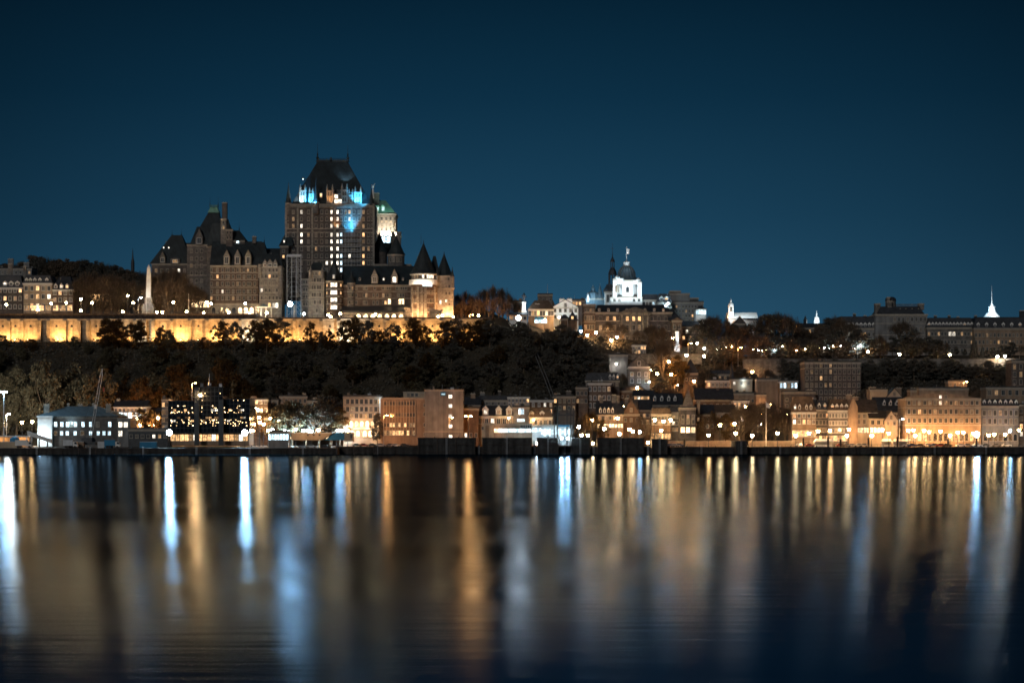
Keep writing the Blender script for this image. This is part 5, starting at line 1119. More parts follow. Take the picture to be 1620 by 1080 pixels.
place('window', win_mesh(1.0,2.6,'lit_blue','wtrim'), c.r, (c.lx(822.5),-.02,c.lz(655))); place('window', win_mesh(1.0,2.6,'lit_blue','wtrim'), c.r, (c.lx(827),-.02,c.lz(655)))
for q in (820,824,828): place('window', win_mesh(.9,1.1,'lit_blue','wtrim'), c.r, (c.lx(q),-.02,c.lz(666.5)))
H('townhouse', 'row house with two pale pointed dormers behind the bluish terminal', 837, 874, 660, 700, 942, 12, 'tan', 'mansard', 646, 'rbrown', 5, (668,), 1.2, 2.0, .3, dorm=[841,857.5], dpy=658.5, dw=2.2, trim='wtrim')
# ferry terminal
c = Bld('ferry_terminal', 'long low white ferry terminal with ribbon of bright windows and cream entrance tower', 'terminal', 805, 908, 698)
w = c.wall(762, 781, 669, 704, 'cream', dep=10, cor=.15, name='entrance_tower'); c.wins(w, [763.5], [677], .8, 1.4, lit=0); 
g = G(); g.box(c.lx(768),c.lx(774),-.1,0,c.lz(698),c.lz(673)); g.build('recess_panel', M['tan'], w)
w = c.wall(781, 842, 670, 704, 'tan', dep=12, cor=.2, name='hall')
for i in range(17): place('ribbon_window', win_mesh(.84,1.5,'lit_shopb' if i > 1 else 'lit_shop','wtrim'), w, (c.lx(783.5+i*3.45),0,c.lz(683.5)))
for i in range(6): place('louvre', win_mesh(.6,1.7,'pglass','gmetal'), w, (c.lx(824.5+i*2.9),0,c.lz(676.5)))
light('soft', 1500, c.r, (c.lx(775),-3.5,c.lz(695)), .4); light('soft', 300, c.r, (c.lx(788),-2,c.lz(680)), .4); light('cold', 500, c.r, (c.lx(800),-3,c.lz(692)), .4); light('cold', 500, c.r, (c.lx(825),-3,c.lz(692)), .4)
w = c.wall(842, 856, 673, 704, 'white', dep=10, cor=.2, name='glazed_link'); 
for i in range(4): place('ribbon_window', win_mesh(.9,1.7,'lit_shopb','wtrim'), w, (c.lx(844+i*3.4),0,c.lz(683)))
w = c.wall(856, 905, 672, 704, 'white', dep=10, cor=.2, name='boarding_hall')
for i in range(12): place('hall_window', win_mesh(.8,2.2+.8*(i % 2),'lit_shopb' if i % 3 else 'lit_blue','wtrim'), w, (c.lx(858+i*4.0),0,c.lz(687+ (i%2)*2)))
for q in (848,862,878,893): light('blue', 260, c.r, (c.lx(q),-4,c.lz(685)), .5)
c.done()
c = Bld('ferry_gantry', 'dark steel gantry with four masts holding the ferry ramp in front of the terminal', 'gantry', 890, 897, 706)
for q, t in ((877,652),(882,634),(897,634),(903,645),(907,645)):
    g = G(); g.box(c.lx(q)-.25,c.lx(q)+.25,-.25,.25,-1,c.lz(t)); g.build('mast', M['timber'], c.r)
g = G(); g.box(c.lx(873),c.lx(909),-.5,.5,c.lz(657.5),c.lz(655)); g.build('crossbeam', M['timber'], c.r)
for q in (882,899): g = G(); g.box(c.lx(q)-.9,c.lx(q)+.9,-.6,.6,c.lz(655),c.lz(652)); g.build('winch_house', M['timber'], c.r)
g = G(); g.box(c.lx(883),c.lx(901),-.4,.4,c.lz(674.5),c.lz(672)); g.build('lower_beam', M['bluepaint'], c.r)
g = G(); g.box(c.lx(884),c.lx(902),-9,0,c.lz(704),c.lz(703)); g.box(c.lx(884),c.lx(884.8),-9,-8.6,c.lz(704),c.lz(691)); g.box(c.lx(901.2),c.lx(902),-9,-8.6,c.lz(704),c.lz(691)); g.build('ramp', M['white'], c.r)
spot('blue', 14000, c.r, (c.lx(888),-6.6,c.lz(693)), (0,-1,-.1), 150); spot('blue', 14000, c.r, (c.lx(898),-6.6,c.lz(693)), (0,-1,-.1), 150); light('blue', 500, c.r, (c.lx(893),-4,c.lz(690)))
for q in (888,898): g = G(); g.lathe(0,0,[(.2,-.5),(.5,0),(.2,.5)],8); g.build('ramp_lamp', M['glow_blue'], c.r, (c.lx(q),-6,c.lz(693)))
# moored barge-like landing building with portholes
c = Bld('landing_barge', 'pale hull-shaped landing stage with three dark portholes on the left pier', 'barge', 495, 893, 700)
g = G(); g.prism([(c.lx(461),c.lz(696)),(c.lx(509),c.lz(696)),(c.lx(526),c.lz(685)),(c.lx(461),c.lz(685))], 0, 8); g.build('hull', M['cream'], c.r)
g = G(); g.box(c.lx(460),c.lx(527),-.15,8.2,c.lz(685),c.lz(684)); g.build('deck_edge', M['wtrim'], c.r)
for q in (487,496.5,505.5): g = G(); g.box(c.lx(q)-.3,c.lx(q)+.3,-.05,.1,c.lz(689),c.lz(686.5)); g.build('porthole', M['pglass'], c.r)
g = G(); g.prism([(c.lx(513),c.lz(696)),(c.lx(545),c.lz(696)),(c.lx(545),c.lz(685)),(c.lx(527),c.lz(685))], 1, 8); g.build('aft_wall', M['bluepaint'], c.r)
w = c.wall(545, 558, 684, 698, 'cream', dep=8, cor=.1, name='cabin'); place('window', win_mesh(.8,1.6,'pglass','trim'), w, (c.lx(556),0,c.lz(693)))
light('soft', 900, c.r, (c.lx(480),-6,c.lz(684)), .4); light('soft', 700, c.r, (c.lx(510),-6,c.lz(684)), .4)
H('quay_kiosk', 'low brilliantly white lit quay building left of the pale landing stage', 425, 456, 683, 700, 900, 8, 'grey', 'flat', None, 'slate', 7, ((691,2.4,1.2,.9),), 1.2, 2.4, .9, cat='kiosk', blue=True, vents=1)
# ================================================================= street lamps
GK = {'warm':'glow_warm','soft':'glow_soft','white':'glow_white','blue':'glow_blue','orange':'glow_warm'}
LM = {}
def lamp_mesh(style, gk, h):
    h = max(2.0, round(h*2)/2); k = (style, gk, h)
    if k in LM: return LM[k]
    p = G(); 
    if style == 'small':
        p.lathe(0,0,[(.2,0),(.08,.4),(.06,h-.3)],6); l = G(); l.ball((0,0,h),.24,n=6); cap = G(); cap.lathe(0,0,[(.25,h+.16),(.05,h+.4)],6); off = (0,0,h)
    elif style == 'globe':
        p.lathe(0,0,[(.28,0),(.28,.3),(.14,.5),(.09,h-.6),(.16,h-.5),(.1,h-.35)],6)
        l = G(); l.ball((0,0,h),.56,n=8); cap = G(); cap.lathe(0,0,[(.3,h+.34),(.34,h+.38),(.08,h+.6),(.03,h+.8)],6); off = (0,0,h)
    elif style == 'lantern':
        p.lathe(0,0,[(.3,0),(.3,.35),(.15,.6),(.09,h-.7),(.2,h-.55),(.22,h-.45)],6)
        l = G(); l.lathe(0,0,[(.36,h-.6),(.68,h+.32),(.5,h+.42)],6); cap = G(); cap.lathe(0,0,[(.74,h+.38),(.66,h+.46),(.12,h+.75),(.04,h+1)],6); off = (0,0,h)
    elif style == 'arm':
        p.tube((0,0,0),(0,0,h+.3),.14,.09,6); p.tube((0,0,h+.3),(1.3,-.3,h+.5),.06,.05)
        l = G(); l.frus((1.0,1.9,-.55,-.05),h+.28,(1.05,1.85,-.5,-.1),h+.42); cap = G(); cap.frus((.95,1.95,-.6,0),h+.42,(1.15,1.75,-.45,-.15),h+.62); off = (1.4,-.3,h+.05)
    elif style == 'mast':
        p.lathe(0,0,[(.4,0),(.4,.4),(.26,.5),(.12,h-.2)],8); p.box(-1.3,1.3,-.1,.1,h-.35,h-.2)
        l = G()
        for x in (-1.1,0,1.1): l.box(x-.4,x+.4,-.5,-.42,h-.3,h+.35)
        cap = G()
        for x in (-1.1,0,1.1): cap.box(x-.45,x+.45,-.42,-.1,h-.35,h+.4)
        off = (0,-1.1,h)
    elif style == 'flood':
        p.lathe(0,0,[(.3,0),(.3,.3),(.14,.4),(.12,h-.6)],6); p.box(-1.2,1.2,.1,.3,h-.1,h+.1); l = G(); cap = G()
        fr = [(1.15*cos(2*pi*i/12), h+1.15*sin(2*pi*i/12)) for i in range(12)]; l.prism(fr, -.35, -.28); cap.prism([(x*1.06, h+(z-h)*1.06) for x, z in fr], -.27, .1)
        off = (0,-.9,h)
    elif style == 'twin':
        p.lathe(0,0,[(.3,0),(.22,.5),(.11,h+.1)],6); p.tube((-1.1,0,h+.25),(1.1,0,h+.25),.06)
        l = G(); cap = G()
        for x in (-1.1,1.1): l.frus((x-.5,x+.5,-.3,.3),h-.1,(x-.45,x+.45,-.28,.28),h+.12); cap.frus((x-.55,x+.55,-.33,.33),h+.12,(x-.3,x+.3,-.2,.2),h+.35)
        off = (0,-.1,h-.35)
    elif style == 'wall':
        p.box(-.1,.1,-.9,0,.2,.3)
        h = 0; l = G(); l.lathe(0,-.8,[(.2,-.4),(.36,0),(.2,.25)],6); cap = G(); cap.lathe(0,-.8,[(.4,.2),(.1,.45)],6); off = (0,-.8,0)
    LM[k] = (p.mesh('pole', M['dmetal'] if style not in ('mast','arm') else M['gmetal']), l.mesh('lamp_glass', M[GK[gk]]), cap.mesh('cap', M['dmetal']), off, h); return LM[k]
NLAMP = 0
def lamp(px, py, D, kind, watts, style, label, group=None, zb=None, r=.4, name='street_lamp'):
    global NLAMP; NLAMP += 1
    x, z = X(px,D), Z(py,D); gz = ground_z(x, D) if zb is None else zb
    h = z - gz
    if style != 'wall': h = max(2.2, min(h, 26)); 
    p, l, c, off, hh = lamp_mesh(style, kind, h if style != 'wall' else 0)
    o = thing(name, label, 'street lamp' if style != 'wall' else 'wall lamp', (x-(off[0] if style == 'arm' else 0), D, z-hh), 0, group)
    place('pole' if style != 'wall' else 'bracket', p, o); place('lamp_glass', l, o); place('cap', c, o)
    if style == 'flood': spot(kind, watts, o, off, (0,-1,-.12), 165, r); return o
    light(kind, watts*((.17 if py > 686 else .15) if (py > 640 and px > 1420) else .40 if (py > 640 and px > 900) else (.7 if py > 640 else .8)), o, off, r); return o
def row(pts, D, kind, watts, style, fmt, group, zb=None):
    for i, q in enumerate(pts):
        d = q[2] if len(q) > 2 and q[2] else D; k = q[3] if len(q) > 3 else kind; w = q[4] if len(q) > 4 else watts
        lamp(q[0], q[1], d, k, w, style, fmt % ORD[i], group, zb)
# lamps of the upper town
row([(10,482),(60,490),(81,480,0,'soft',1600),(105,479),(128,473),(128,491),(146,479,0,'soft',2600),(194,493),(202,468,1090),(211,479,0,'soft',2600),(248,494),(257,494),(274,478,0,'soft',2600),(295,493),(322,495),(327,478),(334,480),(362,494,0,'white',1900),(395,495),(388,480),(422,495),(481,496,0,'blue',1700),(519,498),(523,501),(538,496),(594,497),(700,499),(693,501),(717,502)],
    1076, 'soft', 1000, 'globe', 'warm white globe lamp on the castle terrace boardwalk, %s from the left', 'globe lamps along the castle terrace', 67.2)
lamp(223,472,1082,'blue',2600,'arm','bluish lamp just left of the obelisk',zb=66)
lamp(459,481,1080,'blue',9000,'flood','most brilliant white floodlight on the castle terrace, beside the construction hoist',zb=66.2,r=.6)
lamp(747,499,1074,'warm',30000,'arm','brilliant orange lamp right of the castle at the end of the floodlit wall')
lamp(757,499,1080,'soft',2600,'globe','warm white lamp just right of the brilliant orange one by the castle')
lamp(820,503,1068,'white',2200,'flood','most brilliant white light above the dark cliff, below the cliff railway station',r=.6)
lamp(862,506,1082,'soft',700,'globe','small warm lamp beside the blue awnings of the corner hotel')
lamp(885,502,1086,'soft',900,'globe','warm lamp in front of the white gabled hall')
lamp(919,524,1085,'white',500,'globe','small white lamp at the left corner of the palace garden')
lamp(943,526,1100,'soft',3200,'lantern','bright warm lamp in front of the left palace wing')
lamp(967,538,1098,'soft',3600,'lantern','brightest warm lamp among the trees in front of the palace')
lamp(976,533,1100,'warm',1500,'lantern','warm lamp just right of the brightest palace lamp')
lamp(929,530,1108,'warm',2500,'lantern','lamp glowing on the orange end wing of the palace')
lamp(1057,480,1140,'blue',2200,'globe','bluish roof terrace lamp right of the dome',zb=74)
lamp(1064,535,1095,'soft',900,'lantern','small lamp beside the bluish statue pedestal')
lamp(1093,544,1080,'warm',6000,'arm','brilliant orange street lamp below the grey college')
lamp(1103,543,1085,'soft',700,'globe','small white lamp right of the brilliant orange lamp below the college')
lamp(1086,562,1066,'soft',2800,'lantern','warm white lamp at the bend below the brilliant orange college lamp')
lamp(1114,563,1066,'soft',900,'lantern','smaller warm lamp right of the lamp at the bend')
lamp(1114,551,1080,'white',700,'globe','white lamp up the path left of the garden trees')
lamp(1172,551,1078,'warm',6000,'arm','brilliant orange street lamp among the rampart trees')
lamp(1361,547,1090,'blue',5000,'arm','brilliant bluish white lamp under the seminary trees')
lamp(1373,556,1084,'soft',1100,'globe','warm lamp right of the brilliant bluish lamp under the seminary')
lamp(1423,560,1084,'soft',1500,'lantern','double warm lantern on the rampart walk below the seminary centre block')
lamp(1502.5,561,1084,'soft',1500,'lantern','single lantern on the rampart walk below the two lit seminary windows')
lamp(1578,564,1080,'soft',1600,'lantern','left one of two lamps on the rampart walk near the right edge')
lamp(1590,563,1078,'white',3600,'lantern','right and brighter one of two lamps on the rampart walk near the right edge')
lamp(1529,605,1030,'orange',4500,'arm','brilliant orange street lamp above the peaked warehouse')
rg = random.Random(11)
for i, q in enumerate([1135,1142,1149,1158,1192,1200,1206,1212,1238,1245,1252,1260,1274,1288,1296,1304,1312,1318,1330,1340,1352]):
    lamp(q, 549+rg.uniform(-2,9), 1088+rg.uniform(-4,8), rg.choice(['warm','soft','soft','white']) if q < 1270 else rg.choice(['white','blue','soft']), 330, 'small',
         'small park lamp twinkling between the rampart tree trunks, %s from the left' % ORD[i], 'park lamps between the rampart trees')
lamp(1226,553,1092,'blue',2600,'globe','bluish lamp behind the trunks of the biggest rampart tree')
# hillside streets
lamp(975,575,1057,'white',420,'wall','white wall lamp on the plain grey box house')
lamp(1027,604,1043,'blue',450,'wall','bluish lamp at the foot of the narrow stone gable house')
lamp(1030,585,1060,'soft',1800,'wall','warm light in the lane beside the narrow stone gable house')
lamp(1040,591,1046,'soft',2600,'lantern','warm street lamp right of the narrow stone gable house')
lamp(1072,610,1035,'warm',7000,'arm','brilliant orange lamp lighting a square wall patch on the hillside')
lamp(1058,572,1056,'warm',2200,'lantern','lamp under the big bare tree on the hillside stairs')
lamp(309,607,925,'orange',24000,'arm','orange lamp rising above the left pillar of the glass office', zb=2.9)
lamp(316.5,625,900,'soft',600,'globe','small warm lamp on the upper left bay of the glass office', zb=20)
for i, (q, r_, d_) in enumerate([(985,643,986),(1008,613,1030),(1090,577,1062),(1062,592,1052),(1098,603,1040),(1128,627,1030),(1110,643,1005),(1180,643,990),(1206,655,975),(1246,655,950),(956,600,1034),(1150,590,1064),(1190,588,1064),(1218,640,1000),(1370,640,985),(1432,650,960)]):
    lamp(q, r_, d_, 'warm', 1900, 'lantern', 'warm lane lamp among the stacked hillside houses, %s of the scattered ones' % ORD[i], 'lane lamps on the hillside')
# lower town streets
lamp(6,620,908,'blue',26000,'mast','tall high mast with brilliant blue-white floodlights at the left edge',r=.7)
lamp(15,656,952,'white',80000,'arm','shorter curved lamp post right of the tall blue-white mast')
lamp(35,668,925,'orange',4500,'lantern','brilliant orange lamp left of the harbour house')
lamp(51,667,935,'orange',2600,'lantern','smaller orange lamp nearest the lit end wall of the harbour house')
lamp(268,684,886,'blue',90000,'flood','brilliant blue-white pier light below the left bay of the glass office',r=.6,zb=Z(708.5,880))
lamp(387.5,684,886,'blue',90000,'flood','brilliant blue-white pier light below the right bay of the glass office',r=.6,zb=Z(708.5,880))
lamp(612,658,912,'warm',12000,'arm','tall sodium lamp in front of the finned office block')
lamp(741,658,908,'warm',13000,'twin','tall twin-headed sodium lamp in front of the dark brown narrow building')
lamp(715.5,662,912,'warm',1100,'arm','small warm lamp in front of the grey concrete office')
lamp(550,681,925,'warm',4500,'lantern','brilliant orange lamp at the left corner of the beige hotel')
lamp(532,679,940,'soft',2600,'lantern','bright warm lamp left of the brilliant hotel corner lamp')
row([(431,680),(450,681),(457,682),(468,679,0,'soft'),(480,681),(487,681),(492,682),(504,680,0,'soft'),(535,681),(541,681)], 935, 'blue', 3200, 'globe', 'white globe lamp behind the pale landing stage, %s from the left', 'white lamps behind the landing stage')
row([(398,654,935,'warm',1600),(402,646),(408,648),(411,668,0,'warm',1600),(417,671,0,'warm',2600),(428,662),(440,664),(410,660),(424,681),(445,679)], 942, 'soft', 700, 'lantern', 'warm lamp among the houses right of the glass office, %s in the cluster', 'lamps right of the glass office')
row([(207,672,0,'warm',5000),(214,669),(222,672),(232,664,972,'warm',50000),(236,672),(244,671,0,'warm',6000),(250,661),(216,662)], 945, 'soft', 1100, 'globe', 'warm lamp in the lit square behind the harbour sheds, %s in the cluster', 'lamps behind the harbour sheds')
lamp(805,661,930,'soft',1100,'wall','warm wall lamp under the right white dormer'); lamp(844,664,938,'soft',2600,'wall','warm wall lamp on the row house with two pale dormers')
row([(956,678,0,'soft',3000),(977,661,950),(980,686,0,'soft',2600),(1001,682,0,'soft',4500),(996,679,940,'warm',1400)], 920, 'warm', 3200, 'lantern', 'warm lamp on the square before the steep-roofed stone house, %s in order', 'lamps on the square before the stone house')
lamp(1012,683,925,'blue',900,'globe','round bluish sign light right of the lamps on the square')
row([(920,688),(930,688),(937,664,950),(916,675,930,'white',900),(1046,681,0,'warm',3600),(1036,664,950),(1050,666,955,'soft',1200),(1061,664,955,'soft',1200)], 925, 'soft', 900, 'lantern', 'warm lamp between the ferry gantry and the triangular gable, %s in order', 'lamps in the old streets by the ferry')
row([(1121,688),(1139,672,930,'soft',3800),(1162,670,940,'soft',3200),(1164,685,0,'soft',3600),(1190,689,0,'soft',3600),(1230,685,0,'soft',3600),(1259,689,0,'soft',3400),(1280,685,0,'soft',4000),(1294,682,925,'warm',2200),(1313,681,925,'warm',6500),(1343,679,925,'soft',6500),(1340,689,0,'soft',3000),(1379,689),(1396,680,925),(1406,685),(1437,681,918,'warm',4500),(1445,680,918),(1448,689),(1462,681,918,'warm',5000),(1470,683,918),(1488,682,918,'warm',5000),(1503,689),(1515,684,918,'warm',4500),(1524,684,918),(1540,685,918,'warm',3500),(1564,688),(1573,687),(1590,687),(1612,680)],
    912, 'warm', 2600, 'lantern', 'warm lantern on the right promenade, %s counted from the left', 'lanterns along the right promenade')
lamp(1428,664,922,'white',3000,'arm','tall white street lamp between the cream gable and the long warehouse')
lamp(1545,687,912,'blue',9000,'flood','blue-white lamp at the corner of the long warehouse')
lamp(1598,681,914,'blue',900,'globe','small blue lamp on the darker warehouse'); 
lamp(1204,670,955,'white',500,'globe','small white lamp behind the bare promenade trees')
lamp(870,695,899,'soft',1200,'globe','small lamp in the opening left of the ferry ramp'); lamp(766,702,897,'white',900,'globe','small lamp at the stair opening left of the ferry terminal'); lamp(850,701,897,'white',1300,'globe','white lamp low in the opening right of the ferry terminal')
lamp(938,701,897,'soft',900,'globe','warm lamp low in the opening left of the stone square'); lamp(1025,700,897,'soft',1100,'globe','warm lamp low in the opening before the promenade')

# ================================================================= trees
def leafy(seed, n=3400, H=12.0, ls=.30, full=1.0):
    """trunk, limbs and a crown of many leaf-sized faces gathered in clumps inside an uneven egg"""
    r = random.Random(seed); g = G(); cl = []
    lob = [(r.uniform(0,2*pi), r.uniform(.3,.9), r.uniform(.75,1.15)) for _ in range(6)]
    for i in range(62):
        a = r.uniform(0, 2*pi); zz = r.uniform(.0,1.0); t = r.random()**.45
        prof = (sin(pi*min(1,zz*.90+.08)))**.75
        rad = prof*4.3*full
        for la, lz, lk in lob:
            da = abs((a-la+pi) % (2*pi)-pi)
            if da < .9 and abs(zz-lz) < .35: rad *= lk
        cl.append((cos(a)*rad*t, sin(a)*rad*t, H*(.24+.70*zz), r.uniform(.6,1.35)))
    for i in range(n):
        c = cl[int(r.random()*len(cl))]; d = [r.gauss(0,1) for _ in range(3)]; l = sqrt(sum(q*q for q in d)) or 1; k = c[3]*(.35+.75*r.random())/l
        p = (c[0]+d[0]*k, c[1]+d[1]*k, c[2]+d[2]*k*.7)
        u = [r.gauss(0,1) for _ in range(3)]; v = [r.gauss(0,1) for _ in range(3)]
        lu = sqrt(sum(q*q for q in u)); lv = sqrt(sum(q*q for q in v)); s1 = ls*r.uniform(.6,1.4)/lu; s2 = ls*r.uniform(.4,.9)/lv
        g.face([(p[0]-u[0]*s1,p[1]-u[1]*s1,p[2]-u[2]*s1),(p[0]+v[0]*s2,p[1]+v[1]*s2,p[2]+v[2]*s2),(p[0]+u[0]*s1,p[1]+u[1]*s1,p[2]+u[2]*s1),(p[0]-v[0]*s2,p[1]-v[1]*s2,p[2]-v[2]*s2)])
    t = G(); t.tube((0,0,-1.5),(.1,0,H*.4),.32,.2,6)
    for i in range(12):
        c = cl[i*5]; b = (.1*r.random(),0,H*r.uniform(.15,.45)); t.tube(b,(c[0]*.9,c[1]*.9,c[2]),.12,.04,4)
    return g, t
def bare(seed, H=12.0, spread=1.0, dome=1.0):
    """leafless crown: limbs, branches and thousands of fine twigs fanning out to a rounded outline"""
    r = random.Random(seed); t = G(); g = G()
    t.tube((0,0,-1.5),(0,0,H*.26),.36,.26,6); nb = 9; tips = []
    def sliver(p, q, w):
        a = r.uniform(0,pi); ux, uy = cos(a)*w, sin(a)*w
        g.face([(p[0]-ux,p[1]-uy,p[2]),(p[0]+ux,p[1]+uy,p[2]),(q[0]+ux*.35,q[1]+uy*.35,q[2]),(q[0]-ux*.35,q[1]-uy*.35,q[2])])
    R = 5.0*spread
    for i in range(nb):
        a = 2*pi*i/nb + r.uniform(-.3,.3); el = r.uniform(.35,1.45); k = r.uniform(.5,.62)
        p0 = (0,0,H*r.uniform(.14,.30)); m = (cos(a)*R*cos(el)*k, sin(a)*R*cos(el)*k, H*.32+H*.60*sin(el)*k)
        t.tube(p0, m, .17, .09, 5)
        for j in range(7):
            a2 = a + r.gauss(0,.42); el2 = max(.0, min(1.55, el + r.gauss(0,.33))); k2 = r.uniform(.72,.9)
            q = (cos(a2)*R*cos(el2)*k2, sin(a2)*R*cos(el2)*k2, H*.30+H*.66*sin(el2)*k2); t.tube(m, q, .075, .035, 3)
            for l in range(7):
                s_ = r.uniform(.2,1.0); b_ = tuple(m[c]+(q[c]-m[c])*s_ for c in range(3))
                a3 = a2 + r.gauss(0,.25); el3 = max(-.12, min(1.57, el2 + r.gauss(0,.22))); k3 = r.uniform(.85,1.03)
                e = (cos(a3)*R*cos(el3)*k3, sin(a3)*R*cos(el3)*k3, H*.30+H*.70*sin(el3)*k3)
                e = tuple(b_[c]+(e[c]-b_[c])*r.uniform(.5,1) for c in range(3)); sliver(b_, e, .045)
                for m_ in range(8):
                    s2 = r.uniform(.15,1); f = tuple(b_[c]+(e[c]-b_[c])*s2 for c in range(3)); sliver(f, (f[0]+r.gauss(0,.42)+e[0]*.05, f[1]+r.gauss(0,.42)+e[1]*.05, f[2]+r.gauss(.22,.40)), .030)
    return g, t
TV = {}
for i in range(6):
    g, t = leafy(100+i); TV['l%d'%i] = [(g, None), t]
for nm, sd, n_, ls_ in (('d0',200,3600,.32),('d1',201,3600,.32),('d2',202,3400,.34)): g, t = leafy(sd, n_, ls=ls_, full=1.15); TV[nm] = [(g,None), t]
for i in range(4): g, t = bare(300+i, 12, .92 + .08*i); TV['b%d'%i] = [(g,None), t]
TM = {}
def tree_mesh(v, mk):
    k = (v, mk)
    if k not in TM:
        if ('t', v) not in TM: TM[('t', v)] = TV[v][1].mesh('trunk', M['bark'])
        TM[k] = TV[v][0][0].mesh('crown', M[mk])
    return TM[k], TM[('t', v)]
def tree(v, mk, x, y, z, hgt, label, group, rz=0, wide=1.0, name='tree', cat='tree'):
    c, t = tree_mesh(v, mk); s = hgt/12.0
    o = thing(name, label, cat, (x,y,z), rz, group); o.scale = (s*wide, s*wide, s)
    place('crown', c, o); place('trunk', t, o); return o
rt = random.Random(42)
LIT = ('l0','l1','l2','l3','l4','l5')
import numpy as np
def wood(name, label, specs):
    """a wood that reads as one mass: many crowns and trunks joined into one object"""
    parts = {}
    for v, mk, x, y, z, h, rz, wd in specs:
        for key, gg, mm in (('c'+mk, TV[v][0][0], mk), ('t', TV[v][1], 'bark')):
            co = np.array(gg.v, dtype=np.float32); s_ = h/12.0; c_, n_ = cos(rz), sin(rz)
            co = np.stack([(co[:,0]*c_-co[:,1]*n_)*s_*wd+x, (co[:,0]*n_+co[:,1]*c_)*s_*wd+y, co[:,2]*s_+z], 1)
            parts.setdefault('all', []).append((co, gg.f, mm))
    V_, F_, MI, mats, base = [], [], [], [], 0
    for co, f, mm in parts['all']:
        if mm not in mats: mats.append(mm)
        V_.append(co); F_ += [tuple(base+k for k in q) for q in f]; MI += [mats.index(mm)]*len(f); base += len(co)
    me = bpy.data.meshes.new(name); me.from_pydata(np.concatenate(V_).tolist(), [], F_)
    for mm in mats: me.materials.append(M[mm])
    me.polygons.foreach_set('material_index', MI); me.update()
    return tag(place(name, me, kind='stuff'), label, 'wood')
def cliff_tree(px, D, h, mk, label, group, v=None, wide=None):
    x = X(px, D); tree(v or rt.choice(LIT), mk, x, D, ground_z(x, D)-.5, h, label, group, rt.uniform(0,6), wide or rt.uniform(.95,1.3))
mid, rightw = [], []; n1 = n2 = 0
for i in range(160):
    px = -40 + 990*(i+rt.random())/160.0
    D = rt.choice([1008,1014,1020,1026,1032,1038,1044,1050]) + rt.uniform(-3,3)
    if px > 840: D = max(D, 1020)
    x = X(px, D); zt = 9+(684-548)/3374*D; h = min(rt.uniform(8,14.5), max(4, zt-ground_z(x,D)+rt.uniform(0,2.5)))
    if px > 780: h = min(h, 11)
    lv = 'lower' if D < 1020 else ('middle' if D < 1038 else 'upper')
    if px < 225: cliff_tree(px, D, h, 'leaf_olive', 'pale green cliff tree on the %s slope above the harbour house, %s from the left' % (lv, ORD[n1]), 'lit cliff trees above the harbour house'); n1 += 1
    elif px < 400: cliff_tree(px, D, h, rt.choice(['leaf_rust','leaf_olive']), 'brownish autumn tree on the %s cliff slope behind the glass office, %s from the left' % (lv, ORD[n2]), 'autumn cliff trees behind the glass office'); n2 += 1
    elif px < 800: mid.append((rt.choice(LIT), rt.choice(['leaf_dark','leaf_olive','leaf_rust']), x, D, ground_z(x,D)-.5, h, rt.uniform(0,6), rt.uniform(1,1.3)))
    else: rightw.append((rt.choice(LIT), 'leaf_dark', x, D, ground_z(x,D)-.5, h, rt.uniform(0,6), rt.uniform(1,1.3)))
for i in range(16):
    px = rt.uniform(762, 850); D = rt.uniform(1054,1064); x = X(px,D); rightw.append((rt.choice(LIT), 'leaf_dark', x, D, ground_z(x,D)-2.5, rt.uniform(6,8), i, 1.3))
wood('cliff_wood', 'dark wood covering the cliff below the castle', mid)
wood('slope_wood', 'very dark wood on the steep slope below the white street light', rightw)
for i, (px, t) in enumerate([(4,588),(26,578),(48,590),(68,566),(92,585),(118,572),(140,590),(160,578),(196,600),(226,592)]):
    D = 992 + (i%3)*6; x = X(px,D); tree(LIT[(i*2)%6], 'leaf_olive' if i < 8 else 'leaf_rust', x, D, 2.8, Z(t,D)-2.8, 'tall lamp-lit tree right behind the harbour house and sheds, %s from the left' % ORD[i], 'tall trees behind the harbour house', i, .62)
for i, (px, t) in enumerate([(262,598),(284,572),(303,590),(352,566),(372,588),(388,600),(246,588),(330,600)]):
    D = 1004; x = X(px,D); tree(LIT[i%6], 'leaf_rust' if i%2 else 'leaf_olive', x, D, 3.0, Z(t,D)-3, 'big round autumn tree rising behind the glass office, %s in order' % ORD[i], 'big trees rising behind the glass office', i, .75)
# row of trees standing against the floodlit wall
for i, (px, h, mk, wd) in enumerate([(3,4.8,'leaf_olive',1.0),(50,4,'leaf_rust',1.0),(118,3,'leaf_olive',.9),(168,13.5,'leaf_rust',.95),(186,13,'leaf_rust',.9),(208,11.5,'leaf_rust',.85),(222,12.5,'leaf_rust',.6),(255,10,'leaf_rust',.7),(268,8.5,'leaf_olive',.8),(322,4,'leaf_rust',.9),(352,11,'leaf_rust',.9),(372,12.5,'leaf_dark',.7),(403,13.5,'leaf_rust',.8),(422,14.5,'leaf_rust',.8),(443,12.5,'leaf_dark',.8),(492,12,'leaf_rust',.55),(508,6,'leaf_dark',.7),(521,8.5,'leaf_rust',.7),(548,13.5,'leaf_rust',.75),(562,13,'leaf_rust',.7),(583,12.5,'leaf_dark',.85),(602,9,'leaf_rust',.8),(622,11.5,'leaf_dark',.9),(655,12.5,'leaf_rust',.9),(672,10,'leaf_rust',.8),(706,12.5,'leaf_rust',.95),(722,13.5,'leaf_dark',.9),(742,12,'leaf_rust',.9),(760,12,'leaf_rust',1.0),(775,11,'leaf_dark',1.0)]):
    D = 1054 - 4*rt.random(); x = X(px, D); z = ground_z(x, D)-2.2
    tree(rt.choice(LIT), mk, x, D, z, h*1.0+4.6, 'tree against the floodlit terrace wall, %s from the left' % ORD[i], 'trees standing against the floodlit wall', rt.uniform(0,6), wd*1.15)
